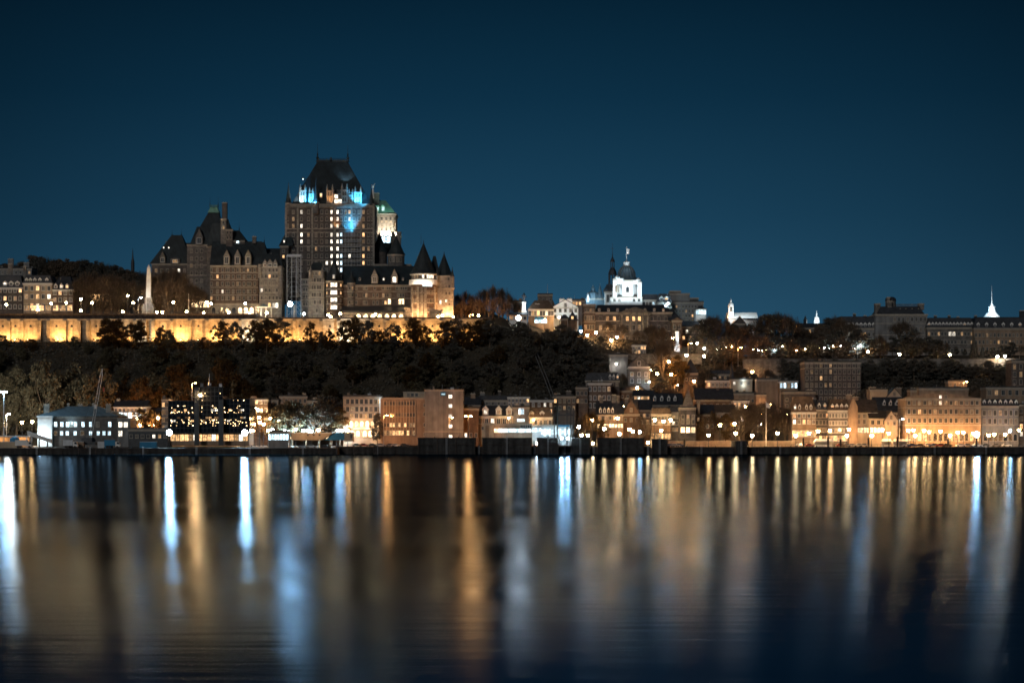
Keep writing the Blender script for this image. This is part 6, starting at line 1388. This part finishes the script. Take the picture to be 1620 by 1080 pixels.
# understorey as one mass
g = G(); ru = random.Random(9)
for i in range(26000):
    px = ru.uniform(-80, 960) if ru.random() < .62 else ru.uniform(860, 1700)
    D = ru.uniform(1006, 1057) if px < 900 else ru.uniform(1030, 1100)
    if 930 < px < 1110 and D < 1070: continue
    x = X(px, D); z = ground_z(x, D) + ru.random()**2*3.2
    if px > 1100 and D < 1045 and ru.random() < .6: continue
    s = ru.uniform(.3,.8); a = ru.uniform(0,pi); b_ = ru.uniform(-.6,.6)
    g.face([(x-cos(a)*s,D-sin(a)*s,z),(x+cos(a)*s*.3,D+sin(a)*s*.3,z-s*.6+b_*.3),(x+cos(a)*s,D+sin(a)*s,z+b_),(x,D+b_,z+s*.7)])
o = g.build('undergrowth', M['leaf_dark'], kind='stuff'); tag(o, 'low scrub and undergrowth covering the steep hillside', 'undergrowth')
# park and hill trees, upper left
for i in range(50):
    px = -25 + 330*((i*0.618) % 1.0); D = 1165 + 120*((i*0.381+.07) % 1.0); x = X(px, D); gz = ground_z(x, D)
    top = (408 if px < 50 else 399 if px < 170 else 405+(px-170)*.12) + (1290-D)*.16 + rt.uniform(-2,5); h = max(9, min(Z(top, D)-gz, 19))
    tree(rt.choice(['b0','b2','d0','d1','d2']), 'twig' if rt.random() < .6 else 'leaf_dark', x, D, gz-4, h+3.5, 'dark tree on the wooded hill behind the terrace mansions, %s in order' % (ORD[i] if i < 50 else ORD[i-50]+' of the back rank'), 'trees on the hill left of the castle', rt.uniform(0,6), 1.15)
for i, (px, t, b) in enumerate([(122,440,480),(134,428,480),(150,425,480),(163,432,480),(176,430,480),(188,436,480),(200,440,480),(214,440,480),(247,436,498),(257,424,498),(268,421,498),(280,421,498),(262,440,498),(276,440,498),(290,442,498),(304,446,498),(318,455,498),(244,452,498),(252,430,498)]):
    D = 1112 if px < 225 else 1099; x = X(px,D); gz = ground_z(x,D)
    tree('b%d' % (i%4), 'twig', x, D, gz-.5, Z(t,D)-gz, 'bare park tree %s from the left in the row beside the obelisk' % ORD[i], 'bare park trees by the obelisk', i*1.3, .95)
# wooded knoll right of the castle
for i, (px, t, D) in enumerate([(724,462,1108),(737,458,1112),(750,463,1106),(765,454,1112),(780,449,1110),(795,453,1112),(808,463,1108),(729,474,1096),(758,470,1098),(773,466,1100),(789,466,1098),(803,474,1096)]):
    x = X(px,D); gz = ground_z(x,D); tree('b%d' % (i%4), 'twig', x, D, gz-.5, Z(t,D)-gz, 'bare rounded tree on the warm-lit knoll right of the castle, %s in order' % ORD[i], 'trees on the knoll right of the castle', i*1.7, .95)
# garden trees before the palace and round the corner house
for i, (px, t, b, D, v, mk, wd) in enumerate([(962,508,552,1104,'b0','twig',1.1),(985,512,556,1102,'b1','twig',1.2),(950,530,560,1092,'d0','leaf_dark',1.1),(1010,520,560,1100,'b2','twig',1.1),(1030,512,572,1096,'b3','twig',1.2),(1046,516,580,1090,'b1','twig',1.3),(1062,530,580,1088,'b2','twig',1.0),(1048,540,592,1060,'b0','twig',1.0),(1072,560,600,1056,'d1','leaf_rust',.9),(890,512,560,1072,'d1','leaf_dark',1.3),(905,520,575,1066,'d2','leaf_dark',1.2),(868,520,570,1064,'d0','leaf_dark',1.3),(922,540,590,1062,'d0','leaf_dark',1.2),(848,524,580,1058,'d2','leaf_dark',1.3),(940,556,600,1050,'d1','leaf_dark',1.2),(895,560,620,1040,'d2','leaf_dark',1.3),(915,575,625,1034,'d1','leaf_dark',1.2)]):
    x = X(px,D); gz = ground_z(x,D)-.5; tree(v, mk, x, D, gz, max(5,Z(t,D)-gz), ('bare' if mk == 'twig' else 'dark leafy')+' garden tree around the palace slope, %s in order from the steeple side' % ORD[i], 'garden trees round the palace', i*1.1, wd)
# rampart trees right
RT = [(1112,505),(1124,498),(1136,496),(1148,505),(1160,512),(1174,515),(1188,508),(1202,500),(1216,495),(1228,492),(1240,494),(1252,500),(1264,514),(1276,520),(1286,524),(1298,512),(1310,502),(1322,498),(1334,500),(1346,508),(1356,520)]
for i, (px, t) in enumerate(RT):
    D = 1104 + 14*((i*7)%5)/5.0; x = X(px,D); gz = ground_z(x,D)-.5
    tree('b%d' % ((i*3)%4) if i % 4 else 'd%d' % (i%3), 'twig' if i % 4 else 'leaf_dark', x, D, gz, Z(t,D)-gz, 'big tree on the ramparts between college and seminary, %s from the left' % ORD[i], 'tall trees on the ramparts', i*1.9, 1.15)
low = []
for i in range(26):
    px = 1105 + 275*(i+rt.random())/26; D = 1096+rt.uniform(-8,6); x = X(px,D); gz = ground_z(x,D)-.5; t = rt.uniform(526,545)
    low.append((rt.choice(['d0','d1','b1','b2','l3']), rt.choice(['leaf_dark','twig']), x, D, gz, max(4,Z(t,D)-gz), i, 1.2))
for i in range(34):
    px = 1236 + 430*(i+rt.random())/34; D = 1074+rt.uniform(-4,4); x = X(px,D); gz = ground_z(x,D)-.5; t = rt.uniform(563,576)
    low.append((rt.choice(['d0','d1','l3']), 'leaf_dark', x, D, gz, max(4,Z(t,D)-gz), i, 1.3))
wood('rampart_thicket', 'dark thicket of lower trees along the ramparts under the seminary', low)
for i, (px, t, wd) in enumerate([(1385,548,1.1),(1398,538,1.1),(1412,532,1.1),(1428,506,1.35),(1444,520,1.2),(1440,536,1.2),(1456,534,1.2),(1470,532,1.2),(1484,536,1.2),(1497,541,1.1),(1512,548,1.1),(1526,551,1.0),(1392,528,1.0),(1378,536,1.0),(1420,536,1.1),(1561,553,1.0),(1584,546,1.2),(1600,540,1.2),(1615,545,1.1),(1630,540,1.1),(1570,549,1.0)]):
    D = 1100+6*((i*5)%4); x = X(px,D); gz = ground_z(x,D)-.5
    tree('d%d' % (i%3) if i % 3 else 'b%d' % (i%4), 'leaf_dark' if i % 3 else 'twig', x, D, gz, Z(t,D)-gz, 'dark bushy tree in front of the seminary ranges, %s in order' % ORD[i], 'trees in front of the seminary', i*1.3, wd)
# pointed fir
def fir(px, t, D, label):
    x = X(px,D); gz = ground_z(x,D)-.5; h = Z(t,D)-gz; r = random.Random(3); g = G()
    for i in range(1500):
        zz = r.random()**.8; a = r.uniform(0,2*pi); rad = (1-zz)*h*.20*r.uniform(.5,1); z0 = h*(.1+.9*zz)
        p = (cos(a)*rad, sin(a)*rad, z0); g.face([p,(p[0]*1.35-sin(a)*.2,p[1]*1.35+cos(a)*.2,z0-.5),(p[0]*1.5,p[1]*1.5,z0-.75),(p[0]*1.35+sin(a)*.2,p[1]*1.35-cos(a)*.2,z0-.5)])
    o = thing('fir_tree', label, 'fir tree', (x,D,gz)); g.build('crown', M['leaf_dark'], o); g = G(); g.tube((0,0,0),(0,0,h*.97),.25,.04); g.build('trunk', M['bark'], o)
fir(1541, 528, 1098, 'pointed dark fir tree between the two seminary wings'); fir(1554, 545, 1098, 'shorter pointed fir right of the taller fir')
for i in range(40):
    px = 1110 + 560*(i+rt.random())/40; D = rt.uniform(1042, 1076); x = X(px,D); gz = ground_z(x,D)-.5
    if 1265 < px < 1370 and D < 1050: D = 1060
    tree(rt.choice(['d0','d1','d2','l4']), 'leaf_dark', x, D, gz, rt.uniform(6,8) + max(0,(D-1055))*.18, 'very dark shrubby tree on the slope below the ramparts, %s from the left' % ORD[i], 'dark shrubby trees on the right slope', i, 1.25)
# lower town trees
LT = [(404,648,960,'leaf_rust','d0',1.0),(416,650,950,'leaf_rust','l1',1.0),(440,640,945,'leaf_olive','d1',1.1),(462,632,945,'leaf_olive','d2',1.2),(484,640,944,'leaf_olive','l2',1.0),(505,626,942,'leaf_dark','d0',1.2),(524,625,942,'leaf_dark','d1',1.2),(538,642,940,'leaf_rust','l3',.9),(597,652,930,'leaf_dark','d2',.6),(222,645,944,'leaf_rust','l2',1.0),(240,648,944,'leaf_rust','l4',1.0),(256,650,946,'leaf_rust','l0',.9),(935,650,950,'leaf_rust','b0',1.1),(952,662,945,'leaf_rust','l1',.8),(925,655,955,'twig','b1',1.1),(1125,648,950,'leaf_rust','b2',1.0),(1148,654,945,'leaf_rust','l5',.9),(1172,640,950,'twig','b3',1.2),(1190,634,952,'twig','b0',1.2),(1208,636,950,'twig','b1',1.2),(1226,632,952,'twig','b2',1.2),(1242,642,948,'twig','b3',1.1),(1425,672,935,'leaf_rust','l0',.7),(1014,655,955,'twig','b2',1.0)]
for i, (px, t, D, mk, v, wd) in enumerate(LT):
    x = X(px,D); tree(v, mk, x, D, 2.8, Z(t,D)-2.8, ('bare' if mk == 'twig' else 'leafy')+' street tree in the lower town, %s from the left' % ORD[i], 'street trees of the lower town', i*1.7, wd)

for i, (px, t, D, mk, v, wd) in enumerate([(962,604,1034,'leaf_dark','d0',1.1),(985,590,1052,'twig','b1',1.1),(1046,596,1038,'leaf_dark','d1',1.1),(1062,612,1022,'twig','b0',1.1),(1092,600,1040,'twig','b2',1.0),(1116,578,1058,'leaf_dark','d2',1.2),(1140,572,1066,'twig','b3',1.2),(1168,578,1062,'leaf_dark','d0',1.2),(1192,590,1052,'leaf_dark','d1',1.1),(1215,582,1058,'twig','b0',1.2),(1245,580,1056,'leaf_dark','d2',1.2),(1262,590,1044,'leaf_dark','d0',1.0),(1105,636,1000,'twig','b1',1.0),(1196,650,985,'twig','b2',1.0),(1366,615,1012,'leaf_dark','d1',1.0),(1376,600,1030,'leaf_dark','d2',1.1)]):
    x = X(px,D); gz = ground_z(x,D)-.5; tree(v, mk, x, D, gz, max(5,Z(t,D)-gz), ('bare' if mk == 'twig' else 'dark leafy')+' tree between the stacked hillside houses, %s in order' % ORD[i], 'trees between the hillside houses', i*1.4, wd)
# ================================================================= monuments and flagpoles
D = 1092; o = thing('obelisk', 'tall pale stone obelisk on a stepped pedestal above the terrace', 'obelisk', (X(235.5,D), D, 65.8))
zz = lambda p: Z(p,D)-65.8; s = S(D)
g = G(); g.frus((-4*s,4*s,-1.3,1.3),zz(471),(-2.6*s,2.6*s,-.8,.8),zz(424)); g.frus((-2.6*s,2.6*s,-.8,.8),zz(424),(-.1,.1,-.1,.1),zz(418.5)); g.build('shaft', M['wtrim'], o)
spot('white', 2600, o, (-1.5,-7,1.5), (.15,.62,1), 70); g = G(); g.box(-5.5*s,5.5*s,-1.8,1.8,zz(481),zz(471)); g.build('pedestal', M['lstone'], o); g = G(); g.box(-8*s,8*s,-2.6,2.6,zz(486),zz(481)); g.box(-9.5*s,9.5*s,-3.2,3.2,-1,zz(486)); g.build('steps', M['stone'], o)
def pole(px, t, b, D, label, m='wtrim', name='flagpole', flag=False):
    z0 = Z(b,D); h = Z(t,D)-z0; o = thing(name, label, 'flagpole', (X(px,D), D, z0)); g = G(); g.tube((0,0,0),(0,0,h),.16,.07,6); g.build('pole', M[m], o); g = G(); g.ball((0,0,h+.1),.18); g.build('finial', M[m], o)
    g = G(); g.lathe(0,0,[(.4,-.6),(.4,.1),(.2,.2)],6); g.build('base', M['stone'], o)
    if flag: g = G(); g.hexa([(.1,0,h-2.2),(1.7,-.2,h-2.7),(1.7,-.15,h-2.7),(.1,.05,h-2.2),(.1,0,h-.3),(1.9,-.3,h-.8),(1.9,-.25,h-.8),(.1,.05,h-.3)]); g.build('flag', M['wtrim'], o)
pole(231.5,468,504,1064,'thin white flagpole on the boardwalk left of the obelisk'); pole(298.5,466,498,1075,'thin flagpole in front of the castle left wing')
pole(1212,636,706,918,'tall pale flagpole standing among the bare promenade trees', flag=True); pole(1150,605,640,1040,'thin pole on the hillside next to the long pale building','gmetal')
def statue(px, t, b, pt, D, label, m='white', pm='white'):
    z0 = Z(b,D); o = thing('monument', label, 'monument', (X(px,D), D, z0)); h = Z(pt,D)-z0; H_ = Z(t,D)-z0
    g = G(); g.frus((-1.5,1.5,-1.5,1.5),-2,(-1.3,1.3,-1.3,1.3),h*.25); g.frus((-.95,.95,-.95,.95),h*.25,(-.75,.75,-.75,.75),h*.9); g.box(-1,1,-1,1,h*.9,h); g.build('pedestal', M[pm], o)
    k = H_-h; g = G(); g.lathe(0,0,[(.45*k*.35,h),(.30*k*.35,h+k*.3),(.42*k*.35,h+k*.55),(.52*k*.35,h+k*.72),(.2*k*.35,h+k*.82)],8); g.ball((0,0,h+k*.9),k*.09)
    g.tube((k*.15,0,h+k*.72),(k*.26,-.1,h+k*.45),.09*k*.5,.05*k*.5); g.tube((-k*.15,0,h+k*.72),(-k*.30,-.1,h+k*.62),.09*k*.5,.05*k*.5); g.build('statue', M[m], o); return o
o = statue(829,463,496,478,1090,'white-lit monument with dark figure on a tall pedestal behind the white street light','dmetal'); light('cold',1300,o,(0,-3.5,5),.3)
o = statue(1071,514,552,524,1104,'bluish-lit monument with dark figure beside the palace end wing','dmetal'); light('blue',1600,o,(0,-4,3),.3)
# bandstand tent on the terrace
D=1084; o = thing('terrace_kiosk', 'white flat canopy kiosk with pointed top on the castle terrace', 'kiosk', (X(417,D), D, 66.2)); g = G(); g.box(-4.2,4.2,-2,2,Z(486.5,D)-66.2,Z(485.3,D)-66.2); g.build('canopy', M['white'], o)
g = G(); g.frus((-2.6,2.6,-1.4,1.4),Z(485.3,D)-66.2,(-.2,.2,-.2,.2),Z(480,D)-66.2); g.build('roof', M['broof'], o)
g = G(); g.box(-.1,.1,-.1,.1,-1,Z(486.5,D)-66.2); me = g.mesh('post', M['white'])
for q in (-3.9,-1.3,1.3,3.9): place('post', me, o, (q,-1.7,0)); place('post', me, o, (q,1.7,0))
light('white',700,o,(0,-3,3.2),.3)
# cliff railway track
o = thing('cliff_railway', 'steep cliff railway track running down the dark slope from the station', 'railway', (X(848,1055),1055,30))
def gp(px,py,D): return (X(px,D)-o.location.x, D-1055, Z(py,D)-30)
for dx in (0,4.5):
    g = G(); pts = [(832,512,1072),(838,540,1060),(852,575,1040),(862,600,1024),(872,628,1008)]
    for a,b in zip(pts,pts[1:]): g.tube(gp(a[0]+dx,a[1],a[2]),gp(b[0]+dx,b[1],b[2]),.16)
    g.build('rail', M['gmetal'], o)
# ================================================================= crane, vehicles and things on the pier
zp = 2.95
D=893; o = thing('crawler_crane', 'crawler crane with long lattice boom raised in front of the harbour house', 'crane', (X(141,D),D,Z(703,D)))
L = lambda px,py: (X(px,D)-X(141,D), Z(py,D)-Z(703,D))
g = G()
for y_ in (-1.6,.9): g.prism([(-2.8,0),(2.8,0),(3.1,.5),(2.8,1.0),(-2.8,1.0),(-3.1,.5)], y_, y_+.7)
g.build('crawler_track', M['dmetal'], o)
g = G(); g.box(-2.6,1.4,-1.3,1.3,1.1,2.9); g.box(-3.1,-2.4,-1.2,1.2,1.2,2.7); g.build('engine_house', M['dmetal'], o)
g = G(); g.prism([(1.4,1.1),(2.8,1.1),(2.9,2.1),(2.3,3.0),(1.4,3.0)], -1.3,-.2); g.build('cab', M['tglass'], o)
(x0,z0),(x1,z1) = L(143,694),L(162,583)
for dx,dy in ((-.45,-.45),(.45,-.45),(-.45,.45),(.45,.45)):
    g = G(); g.tube((x0+dx*.4,dy*.4,z0),(x0+(x1-x0)*.1+dx,dy,z0+(z1-z0)*.1),.08); g.tube((x0+(x1-x0)*.1+dx,dy,z0+(z1-z0)*.1),(x0+(x1-x0)*.9+dx,dy,z0+(z1-z0)*.9),.08); g.tube((x0+(x1-x0)*.9+dx,dy,z0+(z1-z0)*.9),(x1,0,z1),.08); g.build('boom_chord', M['gmetal'], o)
g = G()
for i in range(22):
    a, b_ = i/22., (i+1)/22.; k=(-.45 if i%2 else .45); g.tube((x0+(x1-x0)*a+k,-.45,z0+(z1-z0)*a),(x0+(x1-x0)*b_-k,-.45,z0+(z1-z0)*b_),.045,n=4)
g.build('boom_lattice', M['dmetal'], o)
g = G(); g.tube((-2,0,2.9),(-3.4,0,6.5),.1); g.tube((-3.4,0,6.5),(x1,0,z1),.05); g.tube((x1,0,z1),(x1+.5,0,z1-8),.04); g.build('cable', M['dmetal'], o)
g = G(); g.frus((x1+.2,x1+.9,-.25,.25),z1-9.6,(x1+.3,x1+.8,-.2,.2),z1-7.9); g.build('hook_block', M['red'], o)
g = G(); g.box(x0+1.6,x0+2.6,-.5,.3,z0+12.6,z0+14.2); g.build('boom_marker', M['white'], o)
# cars
def car_proto():
    b = G(); b.prism([(-2.1,.3),(2.1,.3),(2.15,.75),(1.5,.92),(-1.9,.95),(-2.15,.8)], -.85,.85); b.hexa([(-1.6,-.8,.93),(1.0,-.8,.93),(1.0,.8,.93),(-1.6,.8,.93),(-1.1,-.62,1.45),(.35,-.62,1.45),(.35,.62,1.45),(-1.1,.62,1.45)])
    w = G(); w.hexa([(-1.5,-.83,.98),(.92,-.83,.98),(.92,.83,.98),(-1.5,.83,.98),(-1.08,-.66,1.38),(.36,-.66,1.38),(.36,.66,1.38),(-1.08,.66,1.38)])
    k = G(); a = [(.32*cos(2*pi*i/8),.32*sin(2*pi*i/8)) for i in range(8)]; k.prism(a,-.1,.1)
    hl = G(); hl.box(2.08,2.17,-.7,-.4,.6,.78); hl.box(2.08,2.17,.4,.7,.6,.78)
    return b, w, k, hl
cb, cw, ck, chl = car_proto()
CM = {nm: cb.mesh('body', mat('car_paint_'+nm, col, rough=.3, noise=.03, spec=.6)) for nm, col in (('white',(.7,.7,.7)),('silver',(.35,.36,.38)),('black',(.03,.03,.035)),('red',(.30,.03,.02)),('blue',(.04,.08,.2)),('grey',(.12,.12,.13)))}
cwm = cw.mesh('windows', M['pglass']); ckm = ck.mesh('wheel', M['timber']); chm = chl.mesh('headlight', M['lstone'])
def car(px, D, nm, label, rz=0, z=2.93, group='cars parked along the right promenade'):
    o = thing('parked_car', label, 'car', (X(px,D),D,z), rz, group); place('body', CM[nm], o); place('windows', cwm, o); place('headlight', chm, o)
    for x in (-1.35,1.3):
        for y in (-.8,.8): place('wheel', ckm, o, (x,y,.33))
rc = random.Random(4); k = 0; names = list(CM); pos = [1266,1282,1330,1338,1348,1357,1366,1434,1444,1455,1466,1477,1487,1498,1520,1532,1546,1558,1576,1592]
cnt = {}
for q in pos:
    nm = rc.choice(names); car(q+rc.uniform(-1,1), rc.choice([911,914,917]), nm, '%s car parked on the right promenade, %s parked car from the left' % (nm, ORD[k]), rc.choice([0,0,pi,.15])); k += 1
for i, (q, nm) in enumerate([(1054,'blue'),(1061,'silver'),(1068,'white'),(1075,'blue')]): car(q, 915, nm, '%s car in the short row at the start of the promenade, %s from the left' % (nm, ORD[i]), 0, group='cars at the start of the promenade')
for i, (q, nm) in enumerate([(565,'grey'),(576,'red'),(590,'black'),(603,'silver'),(618,'grey'),(626,'white'),(640,'black')]): car(q, 914, nm, '%s car parked below the beige hotel and finned office, %s from the left' % (nm, ORD[i]), 0, group='cars below the beige hotel')
for i, (q, nm) in enumerate([(480,'silver'),(493,'white'),(515,'black')]): car(q, 884, nm, '%s car on the pier in front of the pale landing stage' % nm, 0, z=Z(708.5,880), group='cars on the pier')
# trucks and containers on the left pier
zq = Z(708.5,880)
def truck(px, D, label, col='white', L_=7.0, lit=False):
    o = thing('truck', label, 'truck', (X(px,D),D,zq)); g = G(); g.box(-L_/2,L_/2-2,-1.1,1.1,1.0,3.3); g.build('cargo_box', M[col], o)
    g = G(); g.prism([(L_/2-1.9,.6),(L_/2,.6),(L_/2,1.5),(L_/2-.4,2.6),(L_/2-1.9,2.7)],-1.1,1.1); g.build('cab', M['wtrim'], o); g = G(); g.prism([(L_/2-1.3,1.6),(L_/2-.1,1.6),(L_/2-.45,2.45),(L_/2-1.3,2.5)],-1.13,1.13); g.build('cab_window', M['pglass'], o)
    for x in (-L_/2+1.1,-L_/2+2.2,L_/2-1.1):
        for y in (-1.0,1.0): w = place('wheel', ckm, o, (x,y,.5)); w.scale = (1.5,1.5,1.5)
truck(38, 886, 'white flatbed lorry parked at the left end of the pier'); truck(112, 884, 'small blue-lit tanker lorry left of the crane', 'gmetal', 6); truck(178, 886, 'dark lorry right of the crane on the pier', 'bluepaint', 6.5)
def container(px, w, D, label, m): 
    o = thing('container', label, 'container', (X(px,D),D,zq)); g = G(); g.box(-w/2,w/2,-1.2,1.2,0,2.6); g.build('shell', M[m], o); n_=int(w/.5); g=G(); g.box(-.08,.08,-.06,.0,0,2.5); me=g.mesh('rib',M[m])
    for i in range(n_): place('rib', me, o, (-w/2+.25+i*.5,-1.2,0))
    g=G(); g.box(-w/2-.05,w/2+.05,-1.27,1.25,2.5,2.65); g.build('top_rail', M['gmetal'], o)
container(121, 6.5, 889, 'brown site container left of the crane', 'tan'); container(163, 4, 889, 'grey site container under the lit sign', 'gmetal'); container(172, 3, 888, 'dark site container right of the grey one', 'bluepaint'); container(13, 8, 890, 'long pale container at the left edge of the pier', 'cream'); container(235, 7, 890, 'dark blue container in front of the harbour shed', 'bluepaint')
o = thing('sloping_gangway', 'white covered gangway sloping down from the harbour house', 'gangway', (X(68,890),890,zq)); l2 = lambda px,py:(X(px,890)-X(68,890), Z(py,890)-zq)
a=l2(44,684); b_=l2(82,697); g=G(); g.prism([(a[0],a[1]-1.0),(b_[0],b_[1]-1.0),(b_[0],b_[1]+.6),(a[0],a[1]+.6)],-1,1); g.build('tube', M['white'], o)
for q in (50,62,75): xx,zz_ = l2(q,697); g=G(); g.box(xx-.15,xx+.15,-.8,.8,0,(a[1]-1.0)+(b_[1]-a[1])*(xx-a[0])/(b_[0]-a[0])); g.build('support', M['gmetal'], o)
g=G(); 
o = thing('blue_tank', 'squat blue round tank beside the pale container', 'tank', (X(23,896),896,2.9)); g=G(); g.lathe(0,0,[(2,0),(2,3.4),(1.7,3.9),(.3,4.3)],14); g.build('shell', M['bluepaint'], o); g=G(); g.lathe(0,0,[(2.06,1.6),(2.06,1.8)],14); g.build('band', M['gmetal'], o)
o = thing('harbour_canopy', 'flat white-edged canopy over lit stalls left of the white gangway', 'canopy', (X(15,900),900,2.9)); g=G(); g.box(-7,8,-2,3,4.3,4.8); g.build('roof', M['wtrim'], o); g=G(); g.box(-.15,.15,-.15,.15,0,4.3); me=g.mesh('post',M['gmetal'])
for q in (-6.5,-2,2.5,7.5): place('post', me, o, (q,-1.5,0))
g=G(); g.box(-6.8,7.8,2.7,2.9,0,4.2); g.build('back_wall', M['cream'], o); light('soft',900,o,(5,-.5,3.2),.3); light('soft',600,o,(-4,-.5,3.2),.3)
light('blue',2500,o,(20,-12,8),.4) if False else None
# mooring dolphins and posts in front of the promenade
for i, q in enumerate([533,560,592,596]):
    o = thing('mooring_post', 'dark timber mooring post in the water by the quay, %s from the left' % ORD[i], 'mooring post', (X(q,877),877,-2), 0, 'mooring posts at the quay'); g=G(); g.lathe(0,0,[(.3,0),(.28,5.2),(.34,5.3),(.2,5.6)],8); g.build('pile', M['timber'], o); g=G(); g.lathe(0,0,[(.33,4.2),(.33,4.5)],8); g.build('iron_band', M['dmetal'], o)
for i, q in enumerate([1083,1271,1310,1330,1374,1420,1500,1545]):
    o = thing('advertising_column', 'dark slender kiosk column on the right promenade, %s from the left' % ORD[i], 'column', (X(q,909),909,2.9), 0, 'dark columns on the promenade'); hh = 3.2+(i%3)*.5
    g=G(); g.lathe(0,0,[(.55,0),(.45,.2),(.45,hh-.3),(.6,hh-.2),(.2,hh+.2)],10); g.build('drum', M['timber'], o); g=G(); g.lathe(0,0,[(.48,hh*.5),(.48,hh*.5+.15)],10); g.build('band', M['dmetal'], o)
# white tents on the promenade
for (a,b,lbl) in ((1288,1318,'long white market tent on the promenade below the peaked-dormer house'),(1395,1410,'small white tent below the cream gable'),(1413,1438,'bright white tent left of the long warehouse')):
    D=914; o = thing('market_tent', lbl, 'tent', (X((a+b)/2,D),D,2.93)); w=(X(b,D)-X(a,D))/2; g=G(); g.frus((-w,w,-1.5,1.5),2.4,(-w*.85,w*.85,-.2,.2),3.4); g.box(-w,w,-1.5,1.5,2.1,2.4); g.build('roof', M['white'], o); g=G(); g.box(-.05,.05,-.05,.05,0,2.1); me=g.mesh('post',M['gmetal'])
    n_=max(2,int(w/1.6))
    for i in range(n_+1): place('post', me, o, (-w+.1+(2*w-.2)*i/n_,-1.45,0))
    g=G(); g.box(-w+.1,w-.1,1.3,1.4,0,2.1); g.build('back_sheet', M['wtrim'], o)
# small quay huts
print('LAMPS', NLAMP, 'OBJECTS', len(bpy.data.objects))
